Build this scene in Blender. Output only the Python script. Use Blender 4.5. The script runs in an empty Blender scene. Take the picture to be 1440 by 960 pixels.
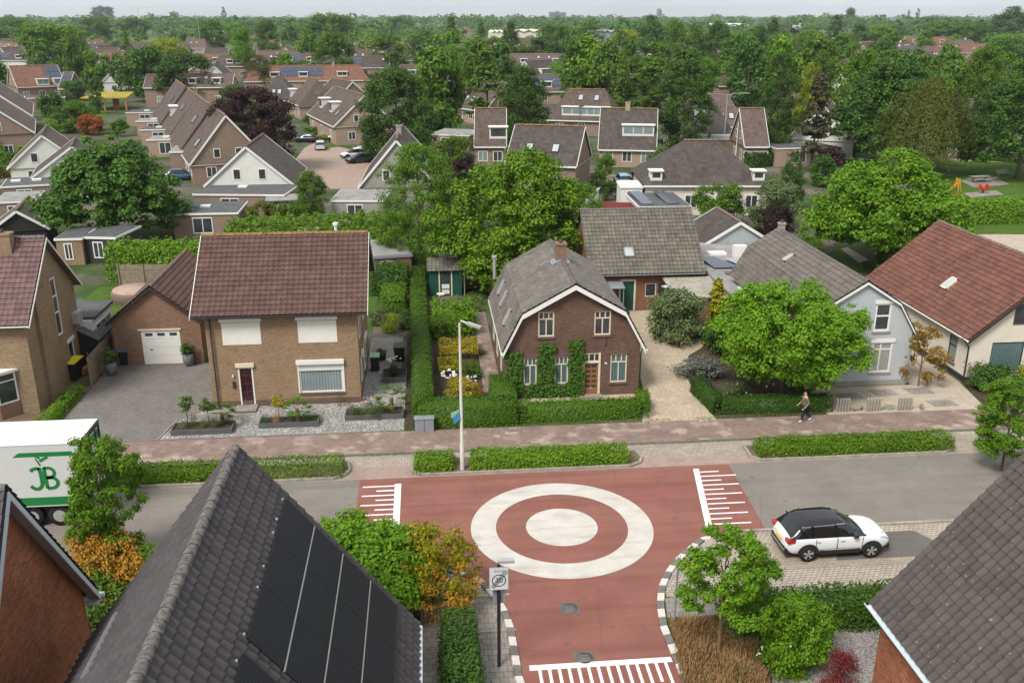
import bpy, bmesh, math, random
import numpy as np
from mathutils import Vector, Matrix
from mathutils.geometry import tessellate_polygon
R = math.radians
S = bpy.context.scene
COL = S.collection
# ---------------------------------------------------------------- camera, world, sun, exposure
H = 21.0
F = 1300.0
PITCH = math.atan(458 / F)
YAW = R(5.3)
cam = bpy.data.objects.new('camera', bpy.data.cameras.new('camera'))
COL.objects.link(cam)
S.camera = cam
cam.location = (0, 0, H)
cam.rotation_euler = (math.pi / 2 - PITCH, 0, -YAW)
cam.data.sensor_width = 36
cam.data.lens = F / 1440 * 36
cam.data.clip_start = 0.5
cam.data.clip_end = 30000
SUN_EL, SUN_AZ = R(50), R(222)          # azimuth clockwise from +Y
W = bpy.data.worlds.new('World')
S.world = W
W.use_nodes = True
wn = W.node_tree
bg = wn.nodes['Background']
sky = wn.nodes.new('ShaderNodeTexSky')
sky.sky_type = 'NISHITA'
sky.sun_disc = False
sky.sun_elevation = SUN_EL
sky.sun_rotation = SUN_AZ
sky.air_density = 1.0
sky.dust_density = 2.0
hsv = wn.nodes.new('ShaderNodeHueSaturation')
hsv.inputs['Saturation'].default_value = 0.28
hsv.inputs['Value'].default_value = 1.0
wn.links.new(sky.outputs[0], hsv.inputs['Color'])
# thin cloud deck: soft grey-white patches mixed into the sky
tcw = wn.nodes.new('ShaderNodeTexCoord')
mpw = wn.nodes.new('ShaderNodeMapping')
mpw.inputs['Scale'].default_value = (1.5, 1.5, 9)
nzw = wn.nodes.new('ShaderNodeTexNoise')
nzw.inputs['Scale'].default_value = 2.2
nzw.inputs['Detail'].default_value = 6
wn.links.new(tcw.outputs['Generated'], mpw.inputs[0])
wn.links.new(mpw.outputs[0], nzw.inputs['Vector'])
rmp = wn.nodes.new('ShaderNodeMapRange')
rmp.inputs['From Min'].default_value = 0.3
rmp.inputs['From Max'].default_value = 0.7
rmp.inputs['To Min'].default_value = 0.68
rmp.inputs['To Max'].default_value = 0.95
wn.links.new(nzw.outputs[0], rmp.inputs[0])
mxw = wn.nodes.new('ShaderNodeMixRGB')
mxw.inputs[2].default_value = (10.0, 10.6, 10.9, 1)
wn.links.new(rmp.outputs[0], mxw.inputs[0])
wn.links.new(hsv.outputs[0], mxw.inputs[1])
wn.links.new(mxw.outputs[0], bg.inputs['Color'])
bg.inputs['Strength'].default_value = 0.069
sl = bpy.data.lights.new('sun', 'SUN')
sun = bpy.data.objects.new('sun', sl)
COL.objects.link(sun)
sl.energy = 3.0
sl.angle = R(20)
sl.color = (1.0, 0.955, 0.89)
sun.rotation_euler = (math.pi / 2 - SUN_EL, 0, math.pi - SUN_AZ)
sun.location = (0, 0, 60)
S.view_settings.view_transform = 'Standard'
S.view_settings.look = 'None'
S.view_settings.gamma = 1
S.view_settings.exposure = 0.42
S.cycles.max_bounces = 5
S.cycles.diffuse_bounces = 3
S.cycles.glossy_bounces = 2
S.cycles.transmission_bounces = 3
S.cycles.transparent_max_bounces = 6
S.cycles.volume_bounces = 0
S.cycles.caustics_reflective = False
S.cycles.caustics_refractive = False

# ---------------------------------------------------------------- survey helpers (camera at 21 m; photo pixel -> ground point)
_c, _s = math.cos(YAW), math.sin(YAW)
def ray(px, py):
    u = (px - 720) / F; v = (480 - py) / F
    x, y, z = u, math.cos(PITCH) + v * math.sin(PITCH), -math.sin(PITCH) + v * math.cos(PITCH)
    return (x * _c + y * _s, -x * _s + y * _c, z)
def G(px, py, z=0.0):
    d = ray(px, py); t = (z - H) / d[2]
    return Vector((d[0] * t, d[1] * t, z))
def GY(px, py, Y):
    d = ray(px, py); t = Y / d[1]
    return Vector((d[0] * t, Y, H + d[2] * t))
def depth(p):
    Yc = p[0] * _s + p[1] * _c
    return Yc * math.cos(PITCH) + H * math.sin(PITCH)

# ---------------------------------------------------------------- object helpers
def tag(o, label=None, cat=None, group=None, kind=None):
    if label: o['label'] = label
    if cat: o['category'] = cat
    if group: o['group'] = group
    if kind: o['kind'] = kind
    return o
def thing(name, label, cat, loc=(0, 0, 0), rz=0, group=None):
    o = bpy.data.objects.new(name, None)
    o.empty_display_size = 0.3
    COL.objects.link(o)
    o.location = loc
    o.rotation_euler = (0, 0, rz)
    return tag(o, label, cat, group)
def link(name, me, parent=None, loc=None):
    o = bpy.data.objects.new(name, me)
    COL.objects.link(o)
    if parent: o.parent = parent
    if loc is not None: o.location = loc
    return o
def kids(o):
    return [c for c in bpy.data.objects if c.parent == o]
def copy_tree(o, parent=None, label=None, _k=None):
    if _k is None:
        _k = {}
        for c in bpy.data.objects:
            if c.parent: _k.setdefault(c.parent.name, []).append(c)
    c = o.copy(); COL.objects.link(c); c.parent = parent
    if label: c['label'] = label
    for ch in _k.get(o.name, []): copy_tree(ch, c, None, _k)
    return c

class MB:
    def __init__(s): s.v = []; s.f = []; s.uv = []; s.mi = []; s.m = 0; s.sm = []; s.smooth = False
    def face(s, pts, uv=None):
        i = len(s.v); s.v += [tuple(p) for p in pts]
        s.f.append(tuple(range(i, i + len(pts)))); s.mi.append(s.m); s.sm.append(s.smooth)
        s.uv += list(uv) if uv else [(p[0], p[2] if len(p) > 2 else 0) for p in pts]
    def grid(s, rows, uvs=None, closed=False):
        i = len(s.v); n = len(rows[0])
        for r in rows: s.v += [tuple(p) for p in r]
        for a in range(len(rows) - 1):
            for b in range(n - (0 if closed else 1)):
                c = (b + 1) % n
                s.f.append((i + a * n + b, i + a * n + c, i + (a + 1) * n + c, i + (a + 1) * n + b))
                s.mi.append(s.m); s.sm.append(s.smooth)
                if uvs: s.uv += [uvs[a][b], uvs[a][c], uvs[a + 1][c], uvs[a + 1][b]]
                else: s.uv += [(0, 0)] * 4
    def box(s, x0, x1, y0, y1, z0, z1, b=0):
        if x0 > x1: x0, x1 = x1, x0
        if y0 > y1: y0, y1 = y1, y0
        if z0 > z1: z0, z1 = z1, z0
        p = [(x0, y0, z0), (x1, y0, z0), (x1, y1, z0), (x0, y1, z0), (x0, y0, z1), (x1, y0, z1), (x1, y1, z1), (x0, y1, z1)]
        for q in ((3, 2, 1, 0), (4, 5, 6, 7), (0, 1, 5, 4), (1, 2, 6, 5), (2, 3, 7, 6), (3, 0, 4, 7)):
            s.face([p[k] for k in q])
    def obox(s, o, u, n, s0, s1, d0, d1, z0, z1):
        """box on a wall frame: o origin, u along, n outward"""
        o = Vector(o); u = Vector(u); n = Vector(n)
        P = lambda a, d, z: o + u * a + n * d + Vector((0, 0, z))
        p = [P(s0, d0, z0), P(s1, d0, z0), P(s1, d1, z0), P(s0, d1, z0), P(s0, d0, z1), P(s1, d0, z1), P(s1, d1, z1), P(s0, d1, z1)]
        for q in ((3, 2, 1, 0), (4, 5, 6, 7), (0, 1, 5, 4), (1, 2, 6, 5), (2, 3, 7, 6), (3, 0, 4, 7)):
            s.face([p[k] for k in q])
    def slab(s, pts, t):
        """flat polygon with thickness t downwards along its normal"""
        pts = [Vector(p) for p in pts]
        n = (pts[1] - pts[0]).cross(pts[2] - pts[0]).normalized()
        if n.z < 0: pts.reverse(); n = -n
        lo = [p - n * t for p in pts]
        s.face(pts); s.face(lo[::-1])
        for i in range(len(pts)):
            j = (i + 1) % len(pts); s.face([pts[i], lo[i], lo[j], pts[j]])
    def beam(s, a, b, w, h, up=(0, 0, 1)):
        a = Vector(a); b = Vector(b); d = (b - a).normalized(); up = Vector(up)
        x = d.cross(up).normalized() * (w / 2); y = x.cross(d).normalized() * (h / 2)
        r = [[a - x - y, a + x - y, a + x + y, a - x + y], [b - x - y, b + x - y, b + x + y, b - x + y]]
        s.face(r[0][::-1]); s.face(r[1])
        for i in range(4): j = (i + 1) % 4; s.face([r[0][i], r[0][j], r[1][j], r[1][i]])
    def tube(s, pts, rad, n=8, caps=True):
        pts = [Vector(p) for p in pts]
        if not hasattr(rad, '__len__'): rad = [rad] * len(pts)
        sm = s.smooth; rows = []; ref = None
        for k, p in enumerate(pts):
            d = (pts[min(k + 1, len(pts) - 1)] - pts[max(k - 1, 0)]).normalized()
            ref = Vector((0, 0, 1)) if abs(d.z) < 0.9 else Vector((1, 0, 0)) if ref is None else ref
            if abs(ref.dot(d)) > 0.98: ref = Vector((0, 1, 0))
            x = d.cross(ref).normalized(); y = x.cross(d)
            rows.append([p + (x * math.cos(2 * math.pi * q / n) + y * math.sin(2 * math.pi * q / n)) * rad[k] for q in range(n)])
        s.smooth = True; s.grid(rows, closed=True); s.smooth = sm
        if caps: s.face(rows[0]); s.face(rows[-1][::-1])
    def lathe(s, c, prof, n=16, sx=1, sy=1):
        c = Vector(c); sm = s.smooth; s.smooth = True
        s.grid([[c + Vector((r * sx * math.cos(2 * math.pi * q / n), r * sy * math.sin(2 * math.pi * q / n), z)) for q in range(n)] for r, z in prof], closed=True)
        s.smooth = sm
    def wall(s, o, u, n, outline, holes=(), rev=0.1):
        """vertical wall sheet with rectangular openings; outline [(s,z)], holes [(s0,s1,z0,z1)]"""
        o = Vector(o); u = Vector(u); n = Vector(n)
        loops = [[Vector((a, z, 0)) for a, z in outline]]
        for h in holes: loops.append([Vector((h[0], h[2], 0)), Vector((h[0], h[3], 0)), Vector((h[1], h[3], 0)), Vector((h[1], h[2], 0))])
        flat = [p for l in loops for p in l]
        for t in tessellate_polygon(loops):
            s.face([o + u * flat[k].x + Vector((0, 0, flat[k].y)) for k in t])
        P = lambda a, z, d: o + u * a - n * d + Vector((0, 0, z))
        for h in holes:
            a0, a1, z0, z1 = h
            for (a, b) in (((a0, z0), (a0, z1)), ((a0, z1), (a1, z1)), ((a1, z1), (a1, z0)), ((a1, z0), (a0, z0))):
                s.face([P(*a, 0), P(*b, 0), P(*b, rev), P(*a, rev)])
    def tiles(s, A, B, C, D, tw=0.3, th=0.34, amp=0.028, step=0.03, ns=5, lift=0.0):
        A, B, C, D = map(Vector, (A, B, C, D))
        L = max((B - A).length, (C - D).length); Ht = ((D - A).length + (C - B).length) / 2
        nrm = (B - A).cross(D - A).normalized()
        if nrm.z < 0: nrm = -nrm
        nu = max(1, round(L / tw)); nv = max(1, round(Ht / th))
        lines = []
        for k in range(nv): lines += [(k / nv, step, k + 0.02), ((k + 1) / nv, 0, k + 0.98)]
        rows = []; uvs = []
        for v, hh, vv in lines:
            a = A.lerp(D, v); b = B.lerp(C, v); r = []; q = []
            for i in range(nu * ns + 1):
                t = i / (nu * ns); ph = (i % ns) / ns
                w = amp * (0.5 + 0.5 * math.cos(2 * math.pi * ph)) ** 1.15
                r.append(a.lerp(b, t) + nrm * (w + hh + lift)); q.append((i / ns, vv))
            rows.append(r); uvs.append(q)
        s.grid(rows, uvs)
    def ridge(s, a, b, r=0.13, step=0.4, n=7):
        a = Vector(a); b = Vector(b); L = (b - a).length; k = max(1, round(L / step)); d = (b - a) / k
        x = d.normalized().cross(Vector((0, 0, 1))).normalized(); y = x.cross(d.normalized())
        s.smooth = True
        for i in range(k):
            p0 = a + d * (i - 0.04); p1 = a + d * (i + 1)
            rows = []
            for p, rr in ((p0, r * 1.0), (p0 + d * 0.12, r * 1.08), (p1, r * 0.88)):
                rows.append([p + (x * math.cos(math.pi * q / (n - 1)) + y * math.sin(math.pi * q / (n - 1)) * 0.9) * rr for q in range(n)])
            s.grid(rows, [[(i * 3 + 0.5, 0.5)] * n] * 3)
        s.smooth = False
    def build(s, name, mats, parent=None, org=None, col=None):
        if org is None:
            q = parent; org = Vector((0, 0, 0))
            while q is not None:
                if q.parent is None: org = Vector(q.location)
                q = q.parent
            if parent is not None and getattr(s, 'local', False): org = Vector((0, 0, 0))
        me = bpy.data.meshes.new(name)
        v = np.array([tuple(p) for p in s.v], dtype=np.float64).reshape(-1, 3) - np.array(org)
        me.from_pydata(v.tolist(), [], s.f)
        if not isinstance(mats, (list, tuple)): mats = [mats]
        for m in mats: me.materials.append(m)
        me.polygons.foreach_set('material_index', np.array(s.mi, dtype=np.int32))
        me.polygons.foreach_set('use_smooth', np.array(s.sm, dtype=bool))
        uvl = me.uv_layers.new(name='UVMap')
        uvl.data.foreach_set('uv', np.array(s.uv, dtype=np.float32).ravel())
        o = link(name, me, parent)
        if parent is None: o.location = org
        return o
def LMB():
    m = MB(); m.local = True; return m

# ---------------------------------------------------------------- materials
class NT:
    def __init__(s, name):
        s.m = bpy.data.materials.new(name); s.m.use_nodes = True; s.t = s.m.node_tree
        s.b = s.t.nodes['Principled BSDF']; s.out = s.t.nodes['Material Output']
    def n(s, typ, **kw):
        x = s.t.nodes.new(typ)
        for k, v in kw.items():
            if k[0] == '_': setattr(x, k[1:], v)
            else:
                key = int(k[1:]) if k[0] == 'i' and k[1:].isdigit() else k.replace('__', ' ')
                if isinstance(v, bpy.types.NodeSocket): s.t.links.new(v, x.inputs[key])
                else: x.inputs[key].default_value = v
        return x
    def l(s, a, b): s.t.links.new(a, b)
    def math(s, op, a, b=0.0, c=None):
        kw = dict(i0=a, i1=b)
        if c is not None: kw['i2'] = c
        return s.n('ShaderNodeMath', _operation=op, **kw).outputs[0]
    def mix(s, f, a, b, mode='MIX'):
        return s.n('ShaderNodeMixRGB', _blend_type=mode, i0=f, i1=a, i2=b).outputs[0]
    def noise(s, vec, scale, detail=4, rough=0.6):
        return s.n('ShaderNodeTexNoise', Vector=vec, Scale=scale, Detail=detail, Roughness=rough).outputs[0]
    def rng(s, v, a, b, c, d):
        return s.n('ShaderNodeMapRange', i0=v, i1=a, i2=b, i3=c, i4=d).outputs[0]
    def bump(s, h, strength=0.5, dist=0.02):
        b = s.n('ShaderNodeBump', Height=h, Strength=strength, Distance=dist)
        s.l(b.outputs[0], s.b.inputs['Normal'])
    def set(s, col=None, rough=None, spec=None, metal=None):
        if col is not None:
            if isinstance(col, bpy.types.NodeSocket): s.l(col, s.b.inputs['Base Color'])
            else: s.b.inputs['Base Color'].default_value = c4(col)
        if rough is not None:
            if isinstance(rough, bpy.types.NodeSocket): s.l(rough, s.b.inputs['Roughness'])
            else: s.b.inputs['Roughness'].default_value = rough
        if spec is not None: s.b.inputs['Specular IOR Level'].default_value = spec
        if metal is not None: s.b.inputs['Metallic'].default_value = metal
        return s.m
def c4(c): return (c[0], c[1], c[2], 1)
def sc(c, k): return tuple(x * k for x in c)
def plain(name, col, rough=0.7, spec=0.3, metal=0, var=0.15, scale=3.0, bump=0.0):
    t = NT(name); o = t.n('ShaderNodeTexCoord').outputs['Object']
    a = t.noise(o, scale, 5); f = t.rng(a, 0.3, 0.7, 0, 1)
    cc = t.mix(f, c4(sc(col, 1 - var)), c4(sc(col, 1 + var)))
    if bump: t.bump(t.noise(o, scale * 12, 3), bump, 0.02)
    return t.set(cc, rough, spec, metal)
def brick(name, c1, c2, mortar, bw=0.22, bh=0.066, dirt=0.25):
    t = NT(name); o = t.n('ShaderNodeTexCoord').outputs['Object']
    sp = t.n('ShaderNodeSeparateXYZ', i0=o)
    v = t.n('ShaderNodeCombineXYZ', i0=t.math('ADD', sp.outputs[0], sp.outputs[1]), i1=sp.outputs[2], i2=0.0).outputs[0]
    b = t.n('ShaderNodeTexBrick', Vector=v, Color1=c4(c1), Color2=c4(c2), Mortar=c4(mortar), Scale=1.0, Mortar__Size=0.008, Brick__Width=bw, Row__Height=bh, Mortar__Smooth=0.2, Bias=0.0)
    f = t.rng(t.noise(o, 0.7, 6, 0.65), 0.3, 0.75, 1 - dirt, 1 + dirt * 0.7)
    f2 = t.rng(t.noise(v, 9, 2), 0.3, 0.7, 0.86, 1.14)
    cc = t.mix(1.0, b.outputs[0], t.n('ShaderNodeCombineColor', i0=t.math('MULTIPLY', f, f2), i1=t.math('MULTIPLY', f, f2), i2=t.math('MULTIPLY', f, f2)).outputs[0], 'MULTIPLY')
    t.bump(b.outputs[1], -0.35, 0.01)
    return t.set(cc, 0.9, 0.2)
def tilemat(name, c1, c2, lichen=(0.3, 0.3, 0.22), lam=0.15, far=False, spots=0.0, rough=0.72, weather=0.25):
    t = NT(name); uv = t.n('ShaderNodeTexCoord').outputs['UV']; o = t.n('ShaderNodeTexCoord').outputs['Object']
    sp = t.n('ShaderNodeSeparateXYZ', i0=uv)
    fu = t.math('FLOOR', sp.outputs[0]); fv = t.math('FLOOR', sp.outputs[1])
    wn_ = t.n('ShaderNodeTexWhiteNoise', _noise_dimensions='2D', Vector=t.n('ShaderNodeCombineXYZ', i0=fu, i1=fv, i2=0.0).outputs[0]).outputs[0]
    col = t.mix(wn_, c4(c1), c4(c2))
    f = t.rng(t.noise(o, 0.5, 6, 0.7), 0.35, 0.75, 0, 1)
    col = t.mix(t.math('MULTIPLY', f, lam * 2), col, c4(lichen))
    w = t.rng(t.noise(o, 1.3, 5, 0.7), 0.3, 0.7, 1 - weather, 1 + weather)
    col = t.mix(1.0, col, t.n('ShaderNodeCombineColor', i0=w, i1=w, i2=w).outputs[0], 'MULTIPLY')
    if spots:
        g = t.rng(t.noise(o, 7, 3, 0.6), 0.66, 0.72, 0, spots)
        col = t.mix(g, col, c4((0.42, 0.41, 0.36)))
    if far:
        fr = t.math('FRACT', sp.outputs[1]); fx = t.math('FRACT', sp.outputs[0])
        h = t.math('ADD', t.math('MULTIPLY', t.math('SUBTRACT', 1.0, fr), 1.0), t.math('MULTIPLY', t.math('ABSOLUTE', t.math('SUBTRACT', fx, 0.5)), 1.2))
        t.bump(h, 0.9, 0.05)
    else: t.bump(t.noise(o, 40, 3), 0.25, 0.01)
    return t.set(col, rough, 0.3)
def leafmat(name, c1, c2, c3=None, trans=0.28, p3=0.0):
    t = NT(name); at = t.n('ShaderNodeAttribute', _attribute_name='rnd')
    sp = t.n('ShaderNodeSeparateColor', i0=at.outputs['Color'])
    oi = t.n('ShaderNodeObjectInfo')
    f = t.math('MULTIPLY_ADD', sp.outputs[1], 0.55, t.math('MULTIPLY', sp.outputs[0], 0.45))
    col = t.mix(f, c4(c1), c4(c2))
    if c3 is not None:
        g = t.rng(sp.outputs[2], 1 - p3, 1 - p3 + 0.12, 0, 1)
        col = t.mix(g, col, c4(c3))
    v = t.rng(oi.outputs['Random'], 0, 1, 0.82, 1.18)
    col = t.mix(1.0, col, t.n('ShaderNodeCombineColor', i0=v, i1=v, i2=v).outputs[0], 'MULTIPLY')
    t.set(col, 0.55, 0.25)
    tr = t.n('ShaderNodeBsdfTranslucent', Color=t.mix(1.0, col, c4((1.1, 1.25, 0.6)), 'MULTIPLY'))
    mx = t.n('ShaderNodeMixShader', i0=trans, i1=t.b.outputs[0], i2=tr.outputs[0])
    t.l(mx.outputs[0], t.out.inputs[0])
    return t.m
def paver(name, c1, c2, mortar, bw=0.2, bh=0.1, patch=None, pscale=0.6, pamt=0.5, rot=0.0, ms=0.012, dirt=0.2):
    t = NT(name); o = t.n('ShaderNodeTexCoord').outputs['Object']
    mp = t.n('ShaderNodeMapping', Vector=o, Rotation=(0, 0, rot)).outputs[0]
    b = t.n('ShaderNodeTexBrick', Vector=mp, Color1=c4(c1), Color2=c4(c2), Mortar=c4(mortar), Scale=1.0, Mortar__Size=ms, Brick__Width=bw, Row__Height=bh, Mortar__Smooth=0.3, Bias=0.0)
    col = b.outputs[0]
    if patch is not None:
        br = t.n('ShaderNodeTexBrick', Vector=mp, Color1=(0, 0, 0, 1), Color2=(1, 1, 1, 1), Mortar=(0, 0, 0, 1), Scale=1.0, Mortar__Size=0.0, Brick__Width=bw * 3, Row__Height=bh * 3, Bias=0.0)
        g = t.rng(t.noise(o, pscale, 2), 0.5, 0.62, 0, pamt)
        g2 = t.math('MULTIPLY', g, br.outputs[0])
        col = t.mix(g2, col, c4(patch))
    f = t.rng(t.noise(o, 0.9, 6, 0.7), 0.3, 0.72, 1 - dirt, 1 + dirt)
    col = t.mix(1.0, col, t.n('ShaderNodeCombineColor', i0=f, i1=f, i2=f).outputs[0], 'MULTIPLY')
    t.bump(b.outputs[1], -0.4, 0.01)
    return t.set(col, 0.88, 0.2)
def asphalt(name, c, c2, var=0.15, streak=True):
    t = NT(name); o = t.n('ShaderNodeTexCoord').outputs['Object']
    col = t.mix(t.rng(t.noise(o, 60, 3, 0.8), 0.3, 0.7, 0, 1), c4(sc(c, 0.8)), c4(sc(c, 1.22)))
    st = t.n('ShaderNodeMapping', Vector=o, Scale=(0.05, 0.9, 1)).outputs[0]
    col = t.mix(t.rng(t.noise(st, 1.2, 5, 0.6), 0.4, 0.7, 0, 0.6), col, c4(c2))
    f = t.rng(t.noise(o, 0.45, 6, 0.7), 0.3, 0.72, 1 - var, 1 + var)
    col = t.mix(1.0, col, t.n('ShaderNodeCombineColor', i0=f, i1=f, i2=f).outputs[0], 'MULTIPLY')
    vo = t.n('ShaderNodeTexVoronoi', _feature='DISTANCE_TO_EDGE', Vector=t.mix(0.12, o, t.n('ShaderNodeTexNoise', Vector=o, Scale=1.5).outputs[1]), Scale=0.16)
    cr = t.rng(vo.outputs[0], 0.0, 0.0035, 0.35, 0.0)
    col = t.mix(cr, col, c4(sc(c, 0.5)))
    st2 = t.n('ShaderNodeMapping', Vector=o, Scale=(0.03, 1.6, 1)).outputs[0]
    col = t.mix(t.rng(t.noise(st2, 1.0, 3, 0.5), 0.52, 0.66, 0, 0.4), col, c4(sc(c, 0.66)))
    sp_ = t.rng(t.noise(o, 2.6, 2, 0.5), 0.68, 0.74, 0, 0.5); col = t.mix(sp_, col, c4(sc(c, 0.55)))
    t.bump(t.noise(o, 90, 2), 0.25, 0.01)
    return t.set(col, 0.85, 0.25)
def gravel(name, c1, c2, c3, scale=14):
    t = NT(name); o = t.n('ShaderNodeTexCoord').outputs['Object']
    v = t.n('ShaderNodeTexVoronoi', Vector=o, Scale=scale)
    sp = t.n('ShaderNodeSeparateColor', i0=v.outputs['Color'])
    col = t.mix(sp.outputs[0], c4(c1), c4(c2)); col = t.mix(t.rng(sp.outputs[1], 0.6, 0.8, 0, 1), col, c4(c3))
    f = t.rng(t.noise(o, 0.8, 5, 0.7), 0.3, 0.7, 0.85, 1.15)
    col = t.mix(1.0, col, t.n('ShaderNodeCombineColor', i0=f, i1=f, i2=f).outputs[0], 'MULTIPLY')
    t.bump(v.outputs['Distance'], -0.6, 0.03)
    return t.set(col, 0.9, 0.15)
def ground(name, stops, scale=0.08, fine=6):
    t = NT(name); o = t.n('ShaderNodeTexCoord').outputs['Object']
    cr = t.n('ShaderNodeValToRGB', i0=t.noise(o, scale, 7, 0.65))
    e = cr.color_ramp.elements
    while len(e) < len(stops): e.new(0.5)
    for k, (p, c) in enumerate(stops): e[k].position = p; e[k].color = c4(c)
    f = t.rng(t.noise(o, fine, 5, 0.8), 0.3, 0.7, 0.7, 1.3)
    col = t.mix(1.0, cr.outputs[0], t.n('ShaderNodeCombineColor', i0=f, i1=f, i2=f).outputs[0], 'MULTIPLY')
    t.bump(t.noise(o, fine * 5, 4), 0.6, 0.05)
    return t.set(col, 0.95, 0.1)
def panemat(name, col, fold=0.0, dark=(0.02, 0.022, 0.025)):
    t = NT(name); o = t.n('ShaderNodeTexCoord').outputs['Object']
    cc = c4(col)
    if fold:
        sp = t.n('ShaderNodeSeparateXYZ', i0=o)
        w = t.math('SINE', t.math('MULTIPLY', t.math('ADD', sp.outputs[0], sp.outputs[1]), fold))
        cc = t.mix(t.rng(w, -1, 1, 0, 1), c4(sc(col, 0.55)), c4(col))
    n = t.rng(t.noise(o, 0.9, 3), 0.35, 0.65, 0, 0.7)
    cc = t.mix(n, cc, c4(dark) if not fold else c4(sc(col, 0.6)))
    return t.set(cc, 0.08, 0.6)
def corr(name, col, freq=40):
    t = NT(name); o = t.n('ShaderNodeTexCoord').outputs['Object']
    sp = t.n('ShaderNodeSeparateXYZ', i0=o)
    w = t.math('SINE', t.math('MULTIPLY', sp.outputs[0], freq))
    cc = t.mix(t.rng(t.noise(o, 1.2, 6, 0.7), 0.3, 0.7, 0, 1), c4(sc(col, 0.65)), c4(sc(col, 1.2)))
    t.bump(w, 0.8, 0.03)
    return t.set(cc, 0.8, 0.3)
m_ground = ground('garden_ground', [(0.3, (0.035, 0.055, 0.018)), (0.46, (0.05, 0.085, 0.022)), (0.56, (0.12, 0.105, 0.085)), (0.7, (0.19, 0.165, 0.14))], 0.11, 3)
m_soil = ground('soil', [(0.3, (0.05, 0.035, 0.025)), (0.7, (0.10, 0.075, 0.055))], 0.8, 9)
m_lawn = ground('lawn', [(0.3, (0.05, 0.10, 0.015)), (0.7, (0.085, 0.15, 0.025))], 0.5, 9)
m_weedy = ground('weedy_soil', [(0.35, (0.14, 0.105, 0.07)), (0.5, (0.17, 0.13, 0.085)), (0.68, (0.07, 0.09, 0.03))], 0.9, 8)
m_road = asphalt('asphalt_grey', (0.195, 0.175, 0.155), (0.23, 0.2, 0.17))
m_red = asphalt('asphalt_red', (0.232, 0.092, 0.072), (0.26, 0.13, 0.106))
m_redworn = asphalt('asphalt_red_worn', (0.27, 0.17, 0.14), (0.25, 0.13, 0.1))
def paintmat():
    t = NT('road_paint'); o = t.n('ShaderNodeTexCoord').outputs['Object']
    col = t.mix(t.rng(t.noise(o, 1.1, 5), .3, .7, 0, 1), (0.47, 0.44, 0.40, 1), (0.58, 0.55, 0.51, 1))
    st = t.n('ShaderNodeMapping', Vector=o, Scale=(0.25, 1.5, 1)).outputs[0]
    col = t.mix(t.rng(t.noise(st, 1.6, 6, 0.7), .52, .72, 0, .75), col, (0.34, 0.29, 0.26, 1))
    col = t.mix(t.rng(t.noise(o, 14, 4, 0.8), .64, .7, 0, .6), col, (0.3, 0.2, 0.17, 1))
    return t.set(col, .8, .2)
m_paint = paintmat()
m_paintw = plain('line_paint', (0.76, 0.74, 0.72), 0.7, 0.2, var=0.12, scale=5)
m_kerb = plain('kerb_concrete', (0.31, 0.28, 0.24), 0.9, 0.2, var=0.25, scale=2.5, bump=0.3)
m_kerbd = plain('kerb_dark', (0.17, 0.155, 0.145), 0.9, 0.2, var=0.2, scale=4)
m_kerbw = plain('kerb_white', (0.6, 0.54, 0.5), 0.85, 0.2, var=0.12, scale=6)
m_side = paver('pavers_purple', (0.225, 0.158, 0.135), (0.285, 0.2, 0.172), (0.13, 0.1, 0.08), 0.21, 0.105, patch=(0.45, 0.36, 0.31), pscale=0.8, pamt=0.7, dirt=0.22)
m_cycle = paver('pavers_grey', (0.30, 0.255, 0.215), (0.36, 0.3, 0.25), (0.17, 0.15, 0.12), 0.3, 0.3, dirt=0.2)
m_pinkpave = paver('pavers_pink', (0.33, 0.24, 0.205), (0.38, 0.28, 0.24), (0.2, 0.15, 0.12), 0.21, 0.105, dirt=0.18)
m_drive = paver('pavers_blue_grey', (0.175, 0.16, 0.152), (0.235, 0.215, 0.2), (0.09, 0.082, 0.07), 0.2, 0.1, dirt=0.15, rot=0.0)
m_bay = paver('pavers_beige', (0.37, 0.315, 0.265), (0.44, 0.38, 0.32), (0.19, 0.155, 0.125), 0.22, 0.16, rot=R(0), ms=0.02, dirt=0.15)
m_beige = paver('pavers_sand', (0.42, 0.35, 0.28), (0.5, 0.42, 0.34), (0.3, 0.25, 0.19), 0.2, 0.1, dirt=0.12)
m_slabs = paver('slabs_grey', (0.24, 0.215, 0.19), (0.29, 0.26, 0.235), (0.13, 0.11, 0.09), 0.3, 0.3, dirt=0.25)
m_street = paver('street_clinker', (0.34, 0.25, 0.2), (0.4, 0.3, 0.245), (0.26, 0.2, 0.16), 0.2, 0.1, dirt=0.12)
m_gravg = gravel('gravel_grey', (0.13, 0.125, 0.12), (0.27, 0.26, 0.25), (0.42, 0.40, 0.37), 15)
m_gravb = gravel('gravel_sand', (0.34, 0.265, 0.19), (0.43, 0.345, 0.25), (0.5, 0.42, 0.32), 16)
m_gravd = gravel('gravel_mauve', (0.13, 0.115, 0.115), (0.26, 0.235, 0.225), (0.35, 0.32, 0.3), 22)
m_tile_tan = tilemat('tiles_brown_red', (0.085, 0.047, 0.038), (0.112, 0.063, 0.052), (0.14, 0.09, 0.075), 0.1)
m_tile_A = tilemat('tiles_anthracite', (0.054, 0.047, 0.050), (0.074, 0.065, 0.069), (0.11, 0.10, 0.095), 0.1, spots=0.0, weather=0.12)
m_tile_R = tilemat('tiles_dark_spotted', (0.06, 0.05, 0.046), (0.08, 0.069, 0.063), (0.12, 0.105, 0.095), 0.12, spots=0.45, weather=0.15)
m_tile_gam = tilemat('tiles_weathered_grey', (0.105, 0.094, 0.084), (0.15, 0.136, 0.122), (0.2, 0.18, 0.14), 0.14)
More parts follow.
